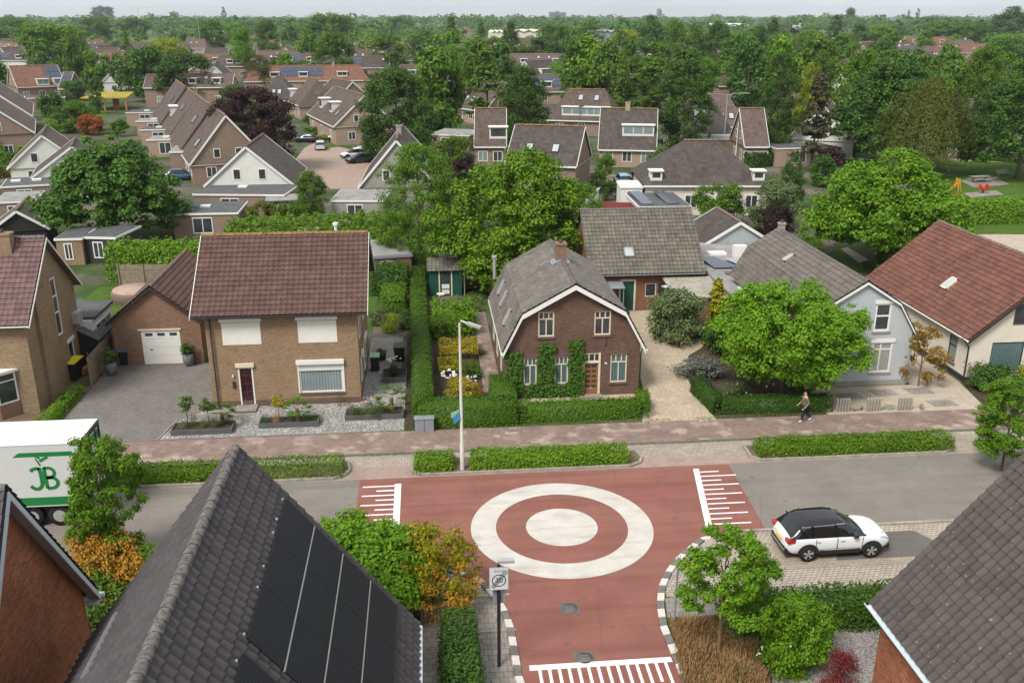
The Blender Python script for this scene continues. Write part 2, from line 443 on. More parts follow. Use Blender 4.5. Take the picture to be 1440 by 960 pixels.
m_tile_barn = tilemat('tiles_lichen_grey', (0.092, 0.083, 0.072), (0.145, 0.132, 0.112), (0.22, 0.195, 0.13), 0.16, spots=0.5)
m_tile_white = tilemat('tiles_rust', (0.115, 0.046, 0.034), (0.165, 0.069, 0.049), (0.19, 0.1, 0.07), 0.15)
m_tile_gh = tilemat('tiles_warm_grey', (0.105, 0.088, 0.078), (0.15, 0.128, 0.112), (0.17, 0.15, 0.13), 0.15)
m_tile_lh = tilemat('tiles_plum', (0.12, 0.068, 0.065), (0.165, 0.10, 0.093), (0.2, 0.14, 0.12), 0.1)
m_tf = [tilemat('far_tiles_brown', (0.068, 0.044, 0.037), (0.10, 0.069, 0.058), far=True, lam=0.06),
        tilemat('far_tiles_dark', (0.05, 0.037, 0.034), (0.077, 0.06, 0.055), far=True, lam=0.05),
        tilemat('far_tiles_red', (0.15, 0.06, 0.04), (0.19, 0.085, 0.058), far=True, lam=0.08),
        tilemat('far_tiles_mauve', (0.09, 0.056, 0.052), (0.125, 0.085, 0.078), far=True, lam=0.06)]
m_cap = plain('ridge_caps_grey', (0.14, 0.125, 0.12), 0.85, 0.2, var=0.55, scale=9, bump=0.4)
m_caprust = plain('ridge_caps_brown', (0.19, 0.13, 0.10), 0.85, 0.2, var=0.4, scale=6, bump=0.4)
m_caplich = plain('ridge_caps_lichen', (0.22, 0.13, 0.065), 0.9, 0.1, var=0.55, scale=5, bump=0.4)
m_br_tan = brick('brick_tan', (0.25, 0.155, 0.085), (0.34, 0.22, 0.13), (0.25, 0.2, 0.15), dirt=0.12)
m_br_ol = brick('brick_olive', (0.23, 0.155, 0.09), (0.32, 0.22, 0.13), (0.24, 0.2, 0.15), dirt=0.15)
m_br_gar = brick('brick_brown_red', (0.21, 0.115, 0.075), (0.29, 0.165, 0.11), (0.2, 0.15, 0.11), dirt=0.12)
m_br_gam = brick('brick_purple_brown', (0.10, 0.052, 0.04), (0.165, 0.085, 0.062), (0.17, 0.13, 0.105), dirt=0.2)
m_br_barn = brick('brick_red_barn', (0.19, 0.078, 0.045), (0.26, 0.11, 0.065), (0.19, 0.13, 0.09), dirt=0.2)
m_br_or = brick('brick_orange', (0.26, 0.07, 0.032), (0.46, 0.15, 0.065), (0.33, 0.22, 0.15), dirt=0.3)
m_br_plinth = brick('brick_plinth', (0.12, 0.07, 0.06), (0.17, 0.1, 0.08), (0.14, 0.11, 0.1), dirt=0.1)
m_br_far = brick('brick_far', (0.23, 0.155, 0.12), (0.31, 0.215, 0.17), (0.26, 0.2, 0.16), dirt=0.1)
m_br_far2 = brick('brick_far_pink', (0.32, 0.22, 0.165), (0.40, 0.29, 0.22), (0.34, 0.27, 0.22), dirt=0.1)
m_white = plain('white_paint', (0.74, 0.73, 0.70), 0.5, 0.4, var=0.04, scale=2)
m_cream = plain('cream_paint', (0.68, 0.60, 0.46), 0.5, 0.4, var=0.06)
m_creamwall = plain('cream_render', (0.66, 0.60, 0.51), 0.9, 0.2, var=0.06, scale=1.2, bump=0.3)
m_greywall = plain('blue_grey_render', (0.43, 0.455, 0.475), 0.9, 0.2, var=0.06, scale=1.2, bump=0.3)
m_offwall = plain('off_white_render', (0.66, 0.65, 0.60), 0.9, 0.2, var=0.06, scale=1.2)
m_greyrend = plain('grey_render', (0.30, 0.28, 0.25), 0.9, 0.2, var=0.1, scale=1)
m_fascia = plain('fascia_pale_blue', (0.55, 0.62, 0.66), 0.5, 0.4, var=0.05)
m_soffit = plain('soffit_grey', (0.42, 0.37, 0.35), 0.7, 0.3, var=0.06)
m_dark = plain('dark_trim', (0.035, 0.033, 0.033), 0.6, 0.4, var=0.2)
m_black = plain('black_plastic', (0.018, 0.018, 0.02), 0.45, 0.4, var=0.1)
m_blackwood = plain('black_boards', (0.03, 0.028, 0.027), 0.8, 0.2, var=0.3, scale=5)
m_bitumen = plain('bitumen', (0.10, 0.10, 0.105), 0.85, 0.2, var=0.2, scale=1.0)
m_bitumenl = plain('bitumen_light', (0.27, 0.26, 0.25), 0.8, 0.2, var=0.25, scale=0.8)
m_zinc = plain('zinc', (0.33, 0.36, 0.40), 0.35, 0.5, metal=0.4, var=0.1)
m_wood = plain('wood_grey', (0.27, 0.215, 0.16), 0.85, 0.2, var=0.25, scale=4)
m_woodo = plain('wood_orange', (0.42, 0.19, 0.07), 0.7, 0.3, var=0.15, scale=4)
m_doorw = plain('wood_door', (0.30, 0.125, 0.04), 0.5, 0.4, var=0.15, scale=4)
m_greenp = plain('green_paint', (0.012, 0.075, 0.05), 0.5, 0.4, var=0.12)
m_red_p = plain('red_plastic', (0.5, 0.04, 0.03), 0.5, 0.4)
m_orange = plain('orange_plastic', (0.75, 0.22, 0.02), 0.5, 0.4)
m_yellow = plain('yellow_plastic', (0.72, 0.62, 0.02), 0.45, 0.4, var=0.05)
m_blue = plain('blue_plastic', (0.05, 0.22, 0.45), 0.5, 0.4)
m_conc = plain('concrete_post', (0.33, 0.30, 0.26), 0.9, 0.2, var=0.2, bump=0.3)
m_planter = plain('planter_grey', (0.16, 0.19, 0.215), 0.7, 0.3, var=0.1)
m_bedwall = plain('bed_edging', (0.10, 0.10, 0.105), 0.7, 0.3, var=0.15)
m_steel = plain('galvanised', (0.42, 0.43, 0.43), 0.45, 0.5, metal=0.3, var=0.1)
m_pole = plain('lamp_post_cream', (0.55, 0.53, 0.48), 0.6, 0.4, var=0.1)
m_bark = plain('bark', (0.12, 0.09, 0.065), 0.95, 0.1, var=0.35, scale=6, bump=0.6)
m_barkb = plain('bark_brown', (0.18, 0.12, 0.08), 0.95, 0.1, var=0.3, scale=6, bump=0.5)
m_pane = panemat('glass_dark', (0.06, 0.065, 0.07))
m_panec = panemat('glass_curtained', (0.30, 0.36, 0.37), 38)
m_paneb = panemat('glass_teal_curtain', (0.13, 0.21, 0.215), 42)
m_panel = panemat('glass_lace', (0.42, 0.42, 0.4), 60)
m_skyl = panemat('skylight_glass', (0.42, 0.47, 0.5), dark=(0.3, 0.33, 0.36))
def solmat():
    t = NT('solar_cells'); uv = t.n('ShaderNodeTexCoord').outputs['UV']
    b = t.n('ShaderNodeTexBrick', _offset=0.0, Vector=uv, Color1=(0.008, 0.009, 0.013, 1), Color2=(0.011, 0.012, 0.017, 1), Mortar=(0.05, 0.052, 0.062, 1), Scale=1.0, Mortar__Size=0.0035, Brick__Width=0.09, Row__Height=0.09)
    return t.set(b.outputs[0], 0.45, 0.16)
m_solar = solmat()
m_solarb = plain('solar_blue_far', (0.05, 0.06, 0.09), 0.2, 0.8, var=0.1)
# foliage
m_L = dict(
    green=leafmat('leaf_green', (0.057, 0.119, 0.009), (0.122, 0.218, 0.016)),
    bright=leafmat('leaf_bright', (0.084, 0.189, 0.007), (0.154, 0.296, 0.012), (0.245, 0.366, 0.020), p3=0.1),
    lime=leafmat('leaf_lime', (0.167, 0.211, 0.006), (0.284, 0.312, 0.009)),
    dark=leafmat('leaf_dark', (0.039, 0.085, 0.013), (0.079, 0.150, 0.021)),
    deep=leafmat('leaf_deep', (0.040, 0.102, 0.015), (0.090, 0.184, 0.023), (0.127, 0.235, 0.025), p3=0.1),
    olive=leafmat('leaf_olive', (0.076, 0.098, 0.015), (0.144, 0.164, 0.024)),
    copper=leafmat('leaf_copper', (0.027, 0.011, 0.013), (0.061, 0.025, 0.024)),
    grey=leafmat('leaf_greygreen', (0.099, 0.138, 0.053), (0.172, 0.219, 0.090)),
    hedge=leafmat('leaf_hedge', (0.055, 0.122, 0.008), (0.110, 0.204, 0.013), (0.173, 0.258, 0.018), p3=0.08),
    hedged=leafmat('leaf_hedge_dark', (0.037, 0.090, 0.009), (0.076, 0.153, 0.014)),
    laurel=leafmat('leaf_laurel', (0.081, 0.177, 0.007), (0.161, 0.277, 0.011), (0.248, 0.353, 0.020), p3=0.12),
    gold=leafmat('leaf_gold', (0.36, 0.26, 0.01), (0.52, 0.40, 0.02), (0.2, 0.25, 0.02), p3=0.2),
    goldg=leafmat('leaf_goldgreen', (0.135, 0.198, 0.006), (0.337, 0.303, 0.009), (0.566, 0.349, 0.012), p3=0.25),
    autumn=leafmat('leaf_autumn', (0.22, 0.10, 0.02), (0.38, 0.20, 0.03), (0.14, 0.17, 0.02), p3=0.35),
    orange=leafmat('leaf_orange', (0.429, 0.176, 0.023), (0.600, 0.297, 0.034), (0.315, 0.270, 0.034), p3=0.3),
    redl=leafmat('leaf_red', (0.16, 0.016, 0.02), (0.27, 0.035, 0.035)),
    rust=leafmat('leaf_rust', (0.280, 0.072, 0.019), (0.396, 0.121, 0.028)),
    straw=leafmat('leaf_straw', (0.38, 0.19, 0.10), (0.52, 0.31, 0.17), (0.13, 0.19, 0.04), p3=0.25),
    conif=leafmat('leaf_conifer', (0.038, 0.048, 0.020), (0.089, 0.084, 0.036), (0.153, 0.108, 0.051), p3=0.15),
    lav=leafmat('leaf_lavender', (0.11, 0.15, 0.08), (0.17, 0.19, 0.13), (0.25, 0.2, 0.32), p3=0.3),
    white=leafmat('petals_white', (0.7, 0.7, 0.62), (0.85, 0.85, 0.8), trans=0.1),
    pink=leafmat('petals_pink', (0.55, 0.2, 0.25), (0.7, 0.4, 0.4), trans=0.1),
    purple=leafmat('petals_purple', (0.3, 0.12, 0.5), (0.45, 0.25, 0.6), trans=0.1))

# ---------------------------------------------------------------- foliage meshes
def leaf_arrays(P, Nn, size, rs, asp=0.6):
    n = len(P)
    Nn = Nn / (np.linalg.norm(Nn, axis=1, keepdims=True) + 1e-9)
    t = rs.normal(size=(n, 3)); t -= (t * Nn).sum(1, keepdims=True) * Nn
    t /= (np.linalg.norm(t, axis=1, keepdims=True) + 1e-9)
    b = np.cross(Nn, t)
    s_ = (size * rs.uniform(0.65, 1.35, (n, 1)))
    V = np.empty((n, 4, 3))
    V[:, 0] = P - t * s_; V[:, 1] = P + b * s_ * asp - t * s_ * 0.1; V[:, 2] = P + t * s_; V[:, 3] = P - b * s_ * asp - t * s_ * 0.1
    return V.reshape(-1, 3)
def leaf_mesh(name, V, rnd, mat, extra=None):
    """V (4n,3) quads, rnd (n,3) per-leaf random colour attribute"""
    n = len(V) // 4
    me = bpy.data.meshes.new(name)
    nv = len(V); ev = 0 if extra is None else len(extra[0]); ef = [] if extra is None else extra[1]
    me.vertices.add(nv + ev)
    co = V if extra is None else np.vstack([V, np.array(extra[0], dtype=float).reshape(-1, 3)])
    me.vertices.foreach_set('co', co.astype(np.float32).ravel())
    nl = 4 * n + sum(len(f) for f in ef)
    me.loops.add(nl)
    idx = list(range(4 * n)); 
    for f in ef: idx += [nv + k for k in f]
    me.loops.foreach_set('vertex_index', np.array(idx, dtype=np.int32))
    me.polygons.add(n + len(ef))
    st = list(range(0, 4 * n, 4)); c = 4 * n
    for f in ef: st.append(c); c += len(f)
    me.polygons.foreach_set('loop_start', np.array(st, dtype=np.int32))
    me.update(calc_edges=True); me.validate()
    at = me.attributes.new('rnd', 'FLOAT_COLOR', 'FACE')
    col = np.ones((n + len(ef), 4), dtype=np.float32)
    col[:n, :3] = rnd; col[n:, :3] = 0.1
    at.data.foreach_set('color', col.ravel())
    me.materials.append(mat)
    return me
CR = {}
def crown(kind, mat, n, leaf, seed, clumps=60, asp=1.5):
    """unit crown: radius 1, height asp, base at z=0"""
    key = (kind, mat, n, leaf, seed, clumps, asp)
    if key in CR: return CR[key]
    rs = np.random.RandomState(seed * 77 + n % 97)
    def env(z):
        if kind in ('round', 'ball'): return np.sqrt(np.clip(1 - (2 * z - 1) ** 2, 0, 1)) ** 0.85
        if kind in ('egg', 'oval'): return np.clip(np.sqrt(np.clip(1 - (2 * z ** 0.8 - 1) ** 2, 0, 1)), 0, 1)
        if kind == 'dome': return np.clip(1 - z ** 2.3, 0, 1) ** 0.6 * np.clip(z * 6 + 0.55, 0, 1)
        if kind == 'cone': return (1 - z) ** 0.85 * (0.75 + 0.25 * np.sin(z * 40)) + 0.04
        if kind == 'column': return np.clip(np.sin(np.pi * np.clip(z * 0.93 + 0.07, 0, 1)) ** 0.45, 0, 1)
        if kind == 'loose': return np.sqrt(np.clip(1 - (1.9 * z ** 0.9 - 0.9) ** 2, 0, 1))
        if kind == 'willow': return np.clip(1 - z ** 3.2, 0, 1) ** 0.5 * (.8 + .2 * np.sin(np.pi * z))
        return 1 - z * 0
    if kind == 'willow':
        m = clumps * 5; k = max(6, n // m)
        zt = rs.uniform(0.25, 1, m) ** 0.7; a = rs.uniform(0, 2 * np.pi, m); lob = 1 + 0.16 * np.sin(a * 4 + seed) + 0.1 * np.sin(a * 9)
        r = env(zt) * lob * rs.uniform(0.55, 1, m) ** 0.5
        top = np.stack([r * np.cos(a), r * np.sin(a), zt * asp], 1)
        ln = rs.uniform(0.25, 0.75, m) * asp * np.minimum(zt, 0.75)
        s_ = rs.uniform(0, 1, (m, k)); P = np.repeat(top[:, None, :], k, 1)
        P[:, :, 2] -= s_ * ln[:, None]; P[:, :, 0] += (s_ ** 0.7) * 0.12 * np.cos(a)[:, None]; P[:, :, 1] += (s_ ** 0.7) * 0.12 * np.sin(a)[:, None]
        P += rs.normal(0, 0.03, P.shape); cr_ = np.repeat(rs.uniform(0, 1, m)[:, None], k, 1).ravel()
        P = P.reshape(-1, 3)
        Nn = P * [1, 1, 0] + rs.normal(0, 0.45, P.shape) + [0, 0, 0.25]
        V = leaf_arrays(P, Nn, leaf, rs, 0.45)
    else:
        m = clumps
        crad = {'round': 0.2, 'egg': 0.19, 'dome': 0.19, 'cone': 0.17, 'column': 0.24, 'loose': 0.16, 'ball': 0.22, 'oval': 0.23}.get(kind, 0.2) * (90 / clumps) ** 0.36
        if kind in ('round', 'egg', 'dome', 'loose'):
            # several big limbs of foliage, each carrying many small clumps
            K = 5 if clumps < 45 else 10 if clumps < 130 else 15
            lz = (np.arange(K) + rs.uniform(0.1, 0.9, K)) / K * 0.86 + 0.08; la = np.arange(K) * 2.4 + rs.uniform(-.6, .6, K)
            lr = rs.uniform(0.25, 0.44, K) * (1.25 if K == 5 else 1.0) * np.clip(0.55 + 0.5 * env(lz), 0, 1)
            lc = np.stack([np.clip(env(lz) - lr * 0.8, 0.02, 1) * rs.uniform(0.6, 1.12, K) * np.cos(la), np.clip(env(lz) - lr * 0.8, 0.02, 1) * rs.uniform(0.6, 1.12, K) * np.sin(la), lz * asp], 1)
            w_ = lr ** 2; li = rs.choice(K, m, p=w_ / w_.sum())
            dd = rs.normal(size=(m, 3)); dd /= np.linalg.norm(dd, axis=1, keepdims=True); dd[:, 2] = dd[:, 2] * 0.9 + 0.12
            C = lc[li] + dd * lr[li][:, None] * rs.uniform(0.35, 1, (m, 1)) ** 0.45 * [1, 1, max(0.75, asp / 2.2)]
            nf = int(m * (.18 if kind == 'loose' else .32)); zf = rs.uniform(.06, .9, nf); af = rs.uniform(0, 2 * np.pi, nf); rf = env(zf) * rs.uniform(.5, .92, nf)
            C[:nf] = np.stack([rf * np.cos(af), rf * np.sin(af), zf * asp], 1)
            C[:, :2] /= np.percentile(np.hypot(C[:, 0], C[:, 1]), 96) / (1 - crad * .6)
            z0_, z1_ = C[:, 2].min(), C[:, 2].max(); C[:, 2] = (C[:, 2] - z0_) / (z1_ - z0_) * (asp - crad * 1.1) + crad * .4
        else:
            zt = rs.uniform(0.03, 0.97, m); a = rs.uniform(0, 2 * np.pi, m)
            lob = 1 + 0.10 * np.sin(a * 3 + seed * 1.7) + 0.08 * np.sin(a * 5 + zt * 7 + seed)
            r = np.clip(env(zt), 0.02, 1) * lob * rs.uniform(0.12, 1, m) ** 0.42
            r = np.clip(r - crad * 0.55, 0, 2)
            C = np.stack([r * np.cos(a), r * np.sin(a), zt * asp], 1)
            C[:, 2] = np.clip(C[:, 2], crad * 0.4, asp - crad * 0.5)
        rad = crad * rs.uniform(0.5, 1.5, m)
        wgt = rad ** 2; cnt = np.maximum(3, (n * wgt / wgt.sum()).astype(int))
        ci = np.repeat(np.arange(m), cnt)
        d = rs.normal(size=(len(ci), 3)); d /= np.linalg.norm(d, axis=1, keepdims=True)
        q = rs.uniform(0, 1, (len(ci), 1)) ** 0.36
        # ragged clumps: low-frequency lumps
        lum = 1 + 0.22 * np.sin(d[:, :1] * 5 + ci[:, None]) * np.cos(d[:, 1:2] * 6 + ci[:, None] * 2) + rs.normal(0, 0.15, (len(ci), 1)) + (rs.uniform(0, 1, (len(ci), 1)) < .08) * rs.uniform(0, .5, (len(ci), 1))
        fl = [1, 1, 0.62] if kind not in ('cone',) else [1.1, 1.1, 0.35]
        P = C[ci] + d * rad[ci][:, None] * q * lum * fl
        P[:, 2] -= 0.25 * rad[ci] * (d[:, 0] ** 2 + d[:, 1] ** 2) * (1.0 if kind in ('dome', 'cone') else 0.3)
        Nn = d * 0.75 + [0, 0, 0.55] + rs.normal(0, 0.38, P.shape)
        V = leaf_arrays(P, Nn, leaf, rs)
        cr_ = rs.uniform(0, 1, m)[ci]
    N_ = len(V) // 4
    rnd = np.stack([rs.uniform(0, 1, N_), cr_[:N_], rs.uniform(0, 1, N_)], 1)
    me = leaf_mesh('crown_' + kind, V, rnd, m_L[mat]); CR[key] = me
    return me
TR = {}
def trunk_mesh(style, mat, seed=0):
    key = (style, mat.name, seed)
    if key in TR: return TR[key]
    rs = random.Random(seed * 13 + 5); b = MB()
    # unit tree: height 1 overall, crown radius folded in; trunk radius 1 -> scaled
    if style == 'far':
        b.tube([(0, 0, 0), (0.0, 0, 0.7)], [0.035, 0.02], 6)
    else:
        k = rs.uniform(-0.01, 0.01)
        b.tube([(0, 0, 0), (0, 0, 0.03), (k, -k, 0.3), (k * 2, k, 0.6), (0, 0, 0.9)], [0.04, 0.028, 0.022, 0.014, 0.004], 8)
        nb = 9
        for i in range(nb):
            z = 0.26 + 0.55 * i / nb; a = i * 2.4 + rs.random(); L = rs.uniform(0.16, 0.27) * (1.1 - 0.6 * i / nb)
            p0 = Vector((0, 0, z)); p1 = p0 + Vector((math.cos(a) * L * .55, math.sin(a) * L * .55, 0.05)); p2 = p0 + Vector((math.cos(a) * L, math.sin(a) * L, 0.15))
            b.tube([p0, p1, p2], [0.012, 0.007, 0.002], 5, False)
            a2 = a + rs.uniform(-0.9, 0.9); b.tube([p1, p1 + Vector((math.cos(a2) * L * .4, math.sin(a2) * L * .4, 0.1))], [0.005, 0.001], 4, False)
    me = bpy.data.meshes.new('trunk'); me.from_pydata([tuple(v) for v in b.v], [], b.f)
    me.polygons.foreach_set('use_smooth', np.ones(len(b.f), dtype=bool)); me.materials.append(mat)
    TR[key] = me
    return me
def tree(name, label, loc, h, r, kind='round', mat='green', lod=1, c0=0.22, group=None, cat='tree', seed=None, n=None, leaf=None, clumps=None, bark=None, asp=None):
    """h total height, r crown radius, c0 crown base as a fraction of h"""
    rs = random.Random(int(loc[0] * 31 + loc[1] * 17))
    N, LF, CL = {0: (3200, 0.075, 40), 1: (12000, 0.038, 95), 2: (26000, 0.027, 190), 3: (70000, 0.017, 340)}[lod]
    A = asp or {'round': 1.6, 'egg': 2.2, 'oval': 2.2, 'dome': 1.5, 'ball': 1.3, 'cone': 3.6, 'column': 4.5, 'loose': 2.1, 'willow': 1.5}[kind]
    sd = rs.randint(0, 2) if seed is None else seed
    o = thing(name, label, cat, loc, rs.uniform(0, 6.28), group)
    c = link('crown', crown(kind, mat, n or N, leaf or LF, sd, clumps or CL, A), o, (0, 0, h * c0))
    c.scale = (r, r, h * (1 - c0) / A)
    t = link('trunk', trunk_mesh('far' if lod == 0 else 'near', bark or m_bark, sd), o)
    t.scale = (max(r * 1.3, h * 0.45), max(r * 1.3, h * 0.45), h)
    return o
def ptree(name, label, px, ytop, ybase, hw, kind='round', mat='green', lod=1, **kw):
    """tree from photo: trunk foot on the ground at (px,ybase), top seen at ytop, half-width hw px"""
    p = G(px, ybase)
    d = ray(px, ytop); q = p.x * _s + p.y * _c; dq = d[0] * _s + d[1] * _c
    h = H + d[2] * q / dq
    r = hw * depth(p) / F * (0.98 if kind == 'willow' else 1.08)
    return tree(name, label, (p.x, p.y, 0), h, r, kind, mat, lod, **kw)
def shrub(name, label, loc, rx, ry, h, mat='hedge', n=2500, leaf=0.05, cat='shrub', group=None, seed=1, clumps=24, kind='ball'):
    """low bush: one mesh standing on the ground"""
    a = 1.2
    me = crown(kind, mat, n, leaf, seed, clumps, a)
    o = link(name, me, None, loc); o.scale = (rx, ry, h / a); o.rotation_euler = (0, 0, (loc[0] * 7 % 6.28))
    return tag(o, label, cat, group)
def leafbox(name, label, boxes, mat='hedge', dens=150, leaf=0.045, jit=0.04, cat='hedge', group=None, seed=3, rough=0.0, top_only=False):
    """clipped hedge: list of (corner polygon quad [(x,y)*4], height). leaves cover the faces of a solid core"""
    rs = np.random.RandomState(seed); Ps = []; Ns = []; ev = []; ef = []
    org = np.array([np.mean([p[0] for b in boxes for p in b[0]]), np.mean([p[1] for b in boxes for p in b[0]]), 0.0])
    for quad, h in boxes:
        q = [np.array([p[0], p[1], 0.0]) for p in quad]; cen = sum(q) / 4
        area = sum(q[i][0] * q[(i + 1) % 4][1] - q[(i + 1) % 4][0] * q[i][1] for i in range(4))
        if area < 0: q = q[::-1]
        faces = []
        up = np.array([0, 0, float(h)])
        for i in range(4):
            a, b = q[i], q[(i + 1) % 4]; nrm = np.array([(b - a)[1], -(b - a)[0], 0]); faces.append((a, b, b + up, a + up, nrm / np.linalg.norm(nrm)))
        faces.append((q[0] + up, q[1] + up, q[2] + up, q[3] + up, np.array([0, 0, 1.0])))
        for a, b, c_, d_, nn in faces:
            ar = np.linalg.norm(np.cross(b - a, d_ - a)); k = int(ar * dens) + 4
            u = rs.uniform(0, 1, (k, 1)); v = rs.uniform(0, 1, (k, 1))
            P = a * (1 - u) * (1 - v) + b * u * (1 - v) + c_ * u * v + d_ * (1 - u) * v
            lump = rough * (np.sin(P[:, :1] * 2.3 + seed) * np.cos(P[:, 1:2] * 1.9) + np.sin(P[:, :1] * 5.1 + P[:, 2:3] * 4) * 0.5)
            P = P + nn * (rs.normal(0, jit, (k, 1)) + lump)
            P[:, 2] = np.clip(P[:, 2], 0.01, None)
            Ps.append(P); Ns.append(nn * 0.8 + [0, 0, 0.3] + rs.normal(0, 0.4, (k, 3)))
        s_ = 1 - min(0.3, (jit + rough) / max(0.2, min(np.linalg.norm(q[1] - q[0]), np.linalg.norm(q[2] - q[1])) / 2))
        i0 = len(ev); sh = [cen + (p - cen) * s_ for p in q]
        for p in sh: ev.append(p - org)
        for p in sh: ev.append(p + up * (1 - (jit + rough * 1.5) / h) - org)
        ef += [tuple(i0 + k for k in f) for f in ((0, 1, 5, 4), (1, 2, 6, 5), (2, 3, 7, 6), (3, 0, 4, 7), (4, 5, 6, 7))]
    P = np.vstack(Ps) - org; Nn = np.vstack(Ns)
    V = leaf_arrays(P, Nn, leaf, rs)
    n = len(P); cl = 0.5 + 0.5 * np.sin(P[:, 0] * 1.7 + 2) * np.cos(P[:, 1] * 2.1 + P[:, 2] * 3)
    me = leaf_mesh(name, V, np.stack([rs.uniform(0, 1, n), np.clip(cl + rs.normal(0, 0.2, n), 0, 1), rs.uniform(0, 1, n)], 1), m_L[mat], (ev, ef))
    o = link(name, me, None, tuple(org))
    return tag(o, label, cat, group)
def rect(x0, x1, y0, y1): return [(x0, y0), (x1, y0), (x1, y1), (x0, y1)]
def strip(a, b, w):
    a = Vector(a[:2]); b = Vector(b[:2]); d = (b - a).normalized(); n = Vector((-d.y, d.x)) * w / 2
    return [tuple(a - n), tuple(b - n), tuple(b + n), tuple(a + n)]
def bedleaves(name, label, pts, mat, n, leaf, h0, h1, cat='ground cover', kind='stuff', seed=5, group=None, up=0.4, blade=False):
    """loose planting spread over a polygon"""
    rs = np.random.RandomState(seed); xs = [p[0] for p in pts]; ys = [p[1] for p in pts]
    P = []
    while len(P) < n:
        x = rs.uniform(min(xs), max(xs)); y = rs.uniform(min(ys), max(ys)); ins = False; j = len(pts) - 1
        for i in range(len(pts)):
            if (pts[i][1] > y) != (pts[j][1] > y) and x < (pts[j][0] - pts[i][0]) * (y - pts[i][1]) / (pts[j][1] - pts[i][1]) + pts[i][0]: ins = not ins
            j = i
        if ins:
            lump = 0.6 + 0.4 * math.sin(x * 3.1 + seed) * math.cos(y * 3.7 + seed)
            P.append((x, y, h0 + (h1 - h0) * lump * rs.uniform(0.15, 1)))
    P = np.array(P); org = np.array([np.mean(xs), np.mean(ys), 0]); P -= org
    if blade:
        V = np.empty((n, 4, 3)); a = rs.uniform(0, 6.28, n); d = np.stack([np.cos(a), np.sin(a), np.zeros(n)], 1); hh = P[:, 2:3].copy()
        base = P.copy(); base[:, 2] = 0.0; tip = base + d * hh * rs.uniform(0.15, 0.7, (n, 1)); tip[:, 2:3] = hh
        sd_ = np.cross(d, [0, 0, 1.0]) * leaf
        V[:, 0] = base - sd_; V[:, 1] = base + sd_; V[:, 2] = tip + sd_ * 0.6; V[:, 3] = tip - sd_ * 0.6
        V = V.reshape(-1, 3)
    else: V = leaf_arrays(P, rs.normal(0, 0.5, P.shape) + [0, 0, up * 2], leaf, rs)
    me = leaf_mesh(name, V, rs.uniform(0, 1, (n, 3)), m_L[mat])
    o = link(name, me, None, tuple(org))
    return tag(o, label, cat, group, kind)

# ---------------------------------------------------------------- ground, roads, paths
def sheet(name, pts, z, mat, kind='structure', label=None, cat=None, uvm=None):
    b = MB(); pts = [(p[0], p[1], z) for p in pts]
    a = sum(pts[i][0] * pts[(i + 1) % len(pts)][1] - pts[(i + 1) % len(pts)][0] * pts[i][1] for i in range(len(pts)))
    if a < 0: pts.reverse()
    b.face(pts)
    o = b.build(name, mat, org=Vector((0, 0, 0)))
    return tag(o, label, cat, None, kind)
def PX(l, z=0.0): return [tuple(G(x, y, z))[:2] for x, y in l]
sheet('ground', [(-9000, -60), (9000, -60), (9000, 14000), (-9000, 14000)], 0, m_ground)
XL, XR = -70, 75
sheet('road', rect(XL, XR, 33.9, 40.12), 0.008, m_road)
# raised junction table in red asphalt with the side street
kl = [(640, 789), (648, 795), (677, 813), (693, 830), (712, 855), (722, 880), (727, 907), (732, 937), (735, 955)]
kr = [(985, 757), (970, 768), (950, 786), (937, 802), (927, 822), (924, 840), (924, 857), (928, 883), (938, 907), (950, 937), (957, 955)]
KL = [tuple(G(*p))[:2] for p in kl]; KR = [tuple(G(*p))[:2] for p in kr]
KL = [(-3.0, 33.9), (-1.2, 33.3), (0.1, 32.4)] + [p for p in KL if p[1] < 31.8] + [(2.95, 24), (2.95, 2)]
KR = [(12.6, 33.9)] + [p for p in KR if p[1] < 33.7] + [(8.0, 24), (7.9, 2)]
table = [(-3.6, 40.12), (-3.6, 33.9)] + KL + KR[::-1] + [(14.2, 33.9), (14.5, 40.12)]
sheet('side_street', table, 0.014, m_red)
def ringmesh(name, c, r0, r1, z, mat, n=96):
    b = MB(); rows = []
    for r in (r0, r1): rows.append([(c[0] + r * math.cos(2 * math.pi * k / n), c[1] + r * math.sin(2 * math.pi * k / n), z) for k in range(n)])
    if r0 == 0: b.face(rows[1])
    else: b.grid(rows[::-1], closed=True)
    me = b.build(name, mat, org=Vector((0, 0, 0)))
    return tag(me, kind='structure')
RC = (5.42, 34.95)
ringmesh('road_marking_ring', RC, 2.87, 3.96, 0.021, m_paint)
ringmesh('road_marking_disc', RC, 0, 1.56, 0.021, m_paint)
def marks(name, boxes, mat, z=0.021):
    b = MB()
    for q in boxes: b.face([(p[0], p[1], z) for p in q])
    o = b.build(name, mat, org=Vector((0, 0, 0))); o['kind'] = 'structure'; return o
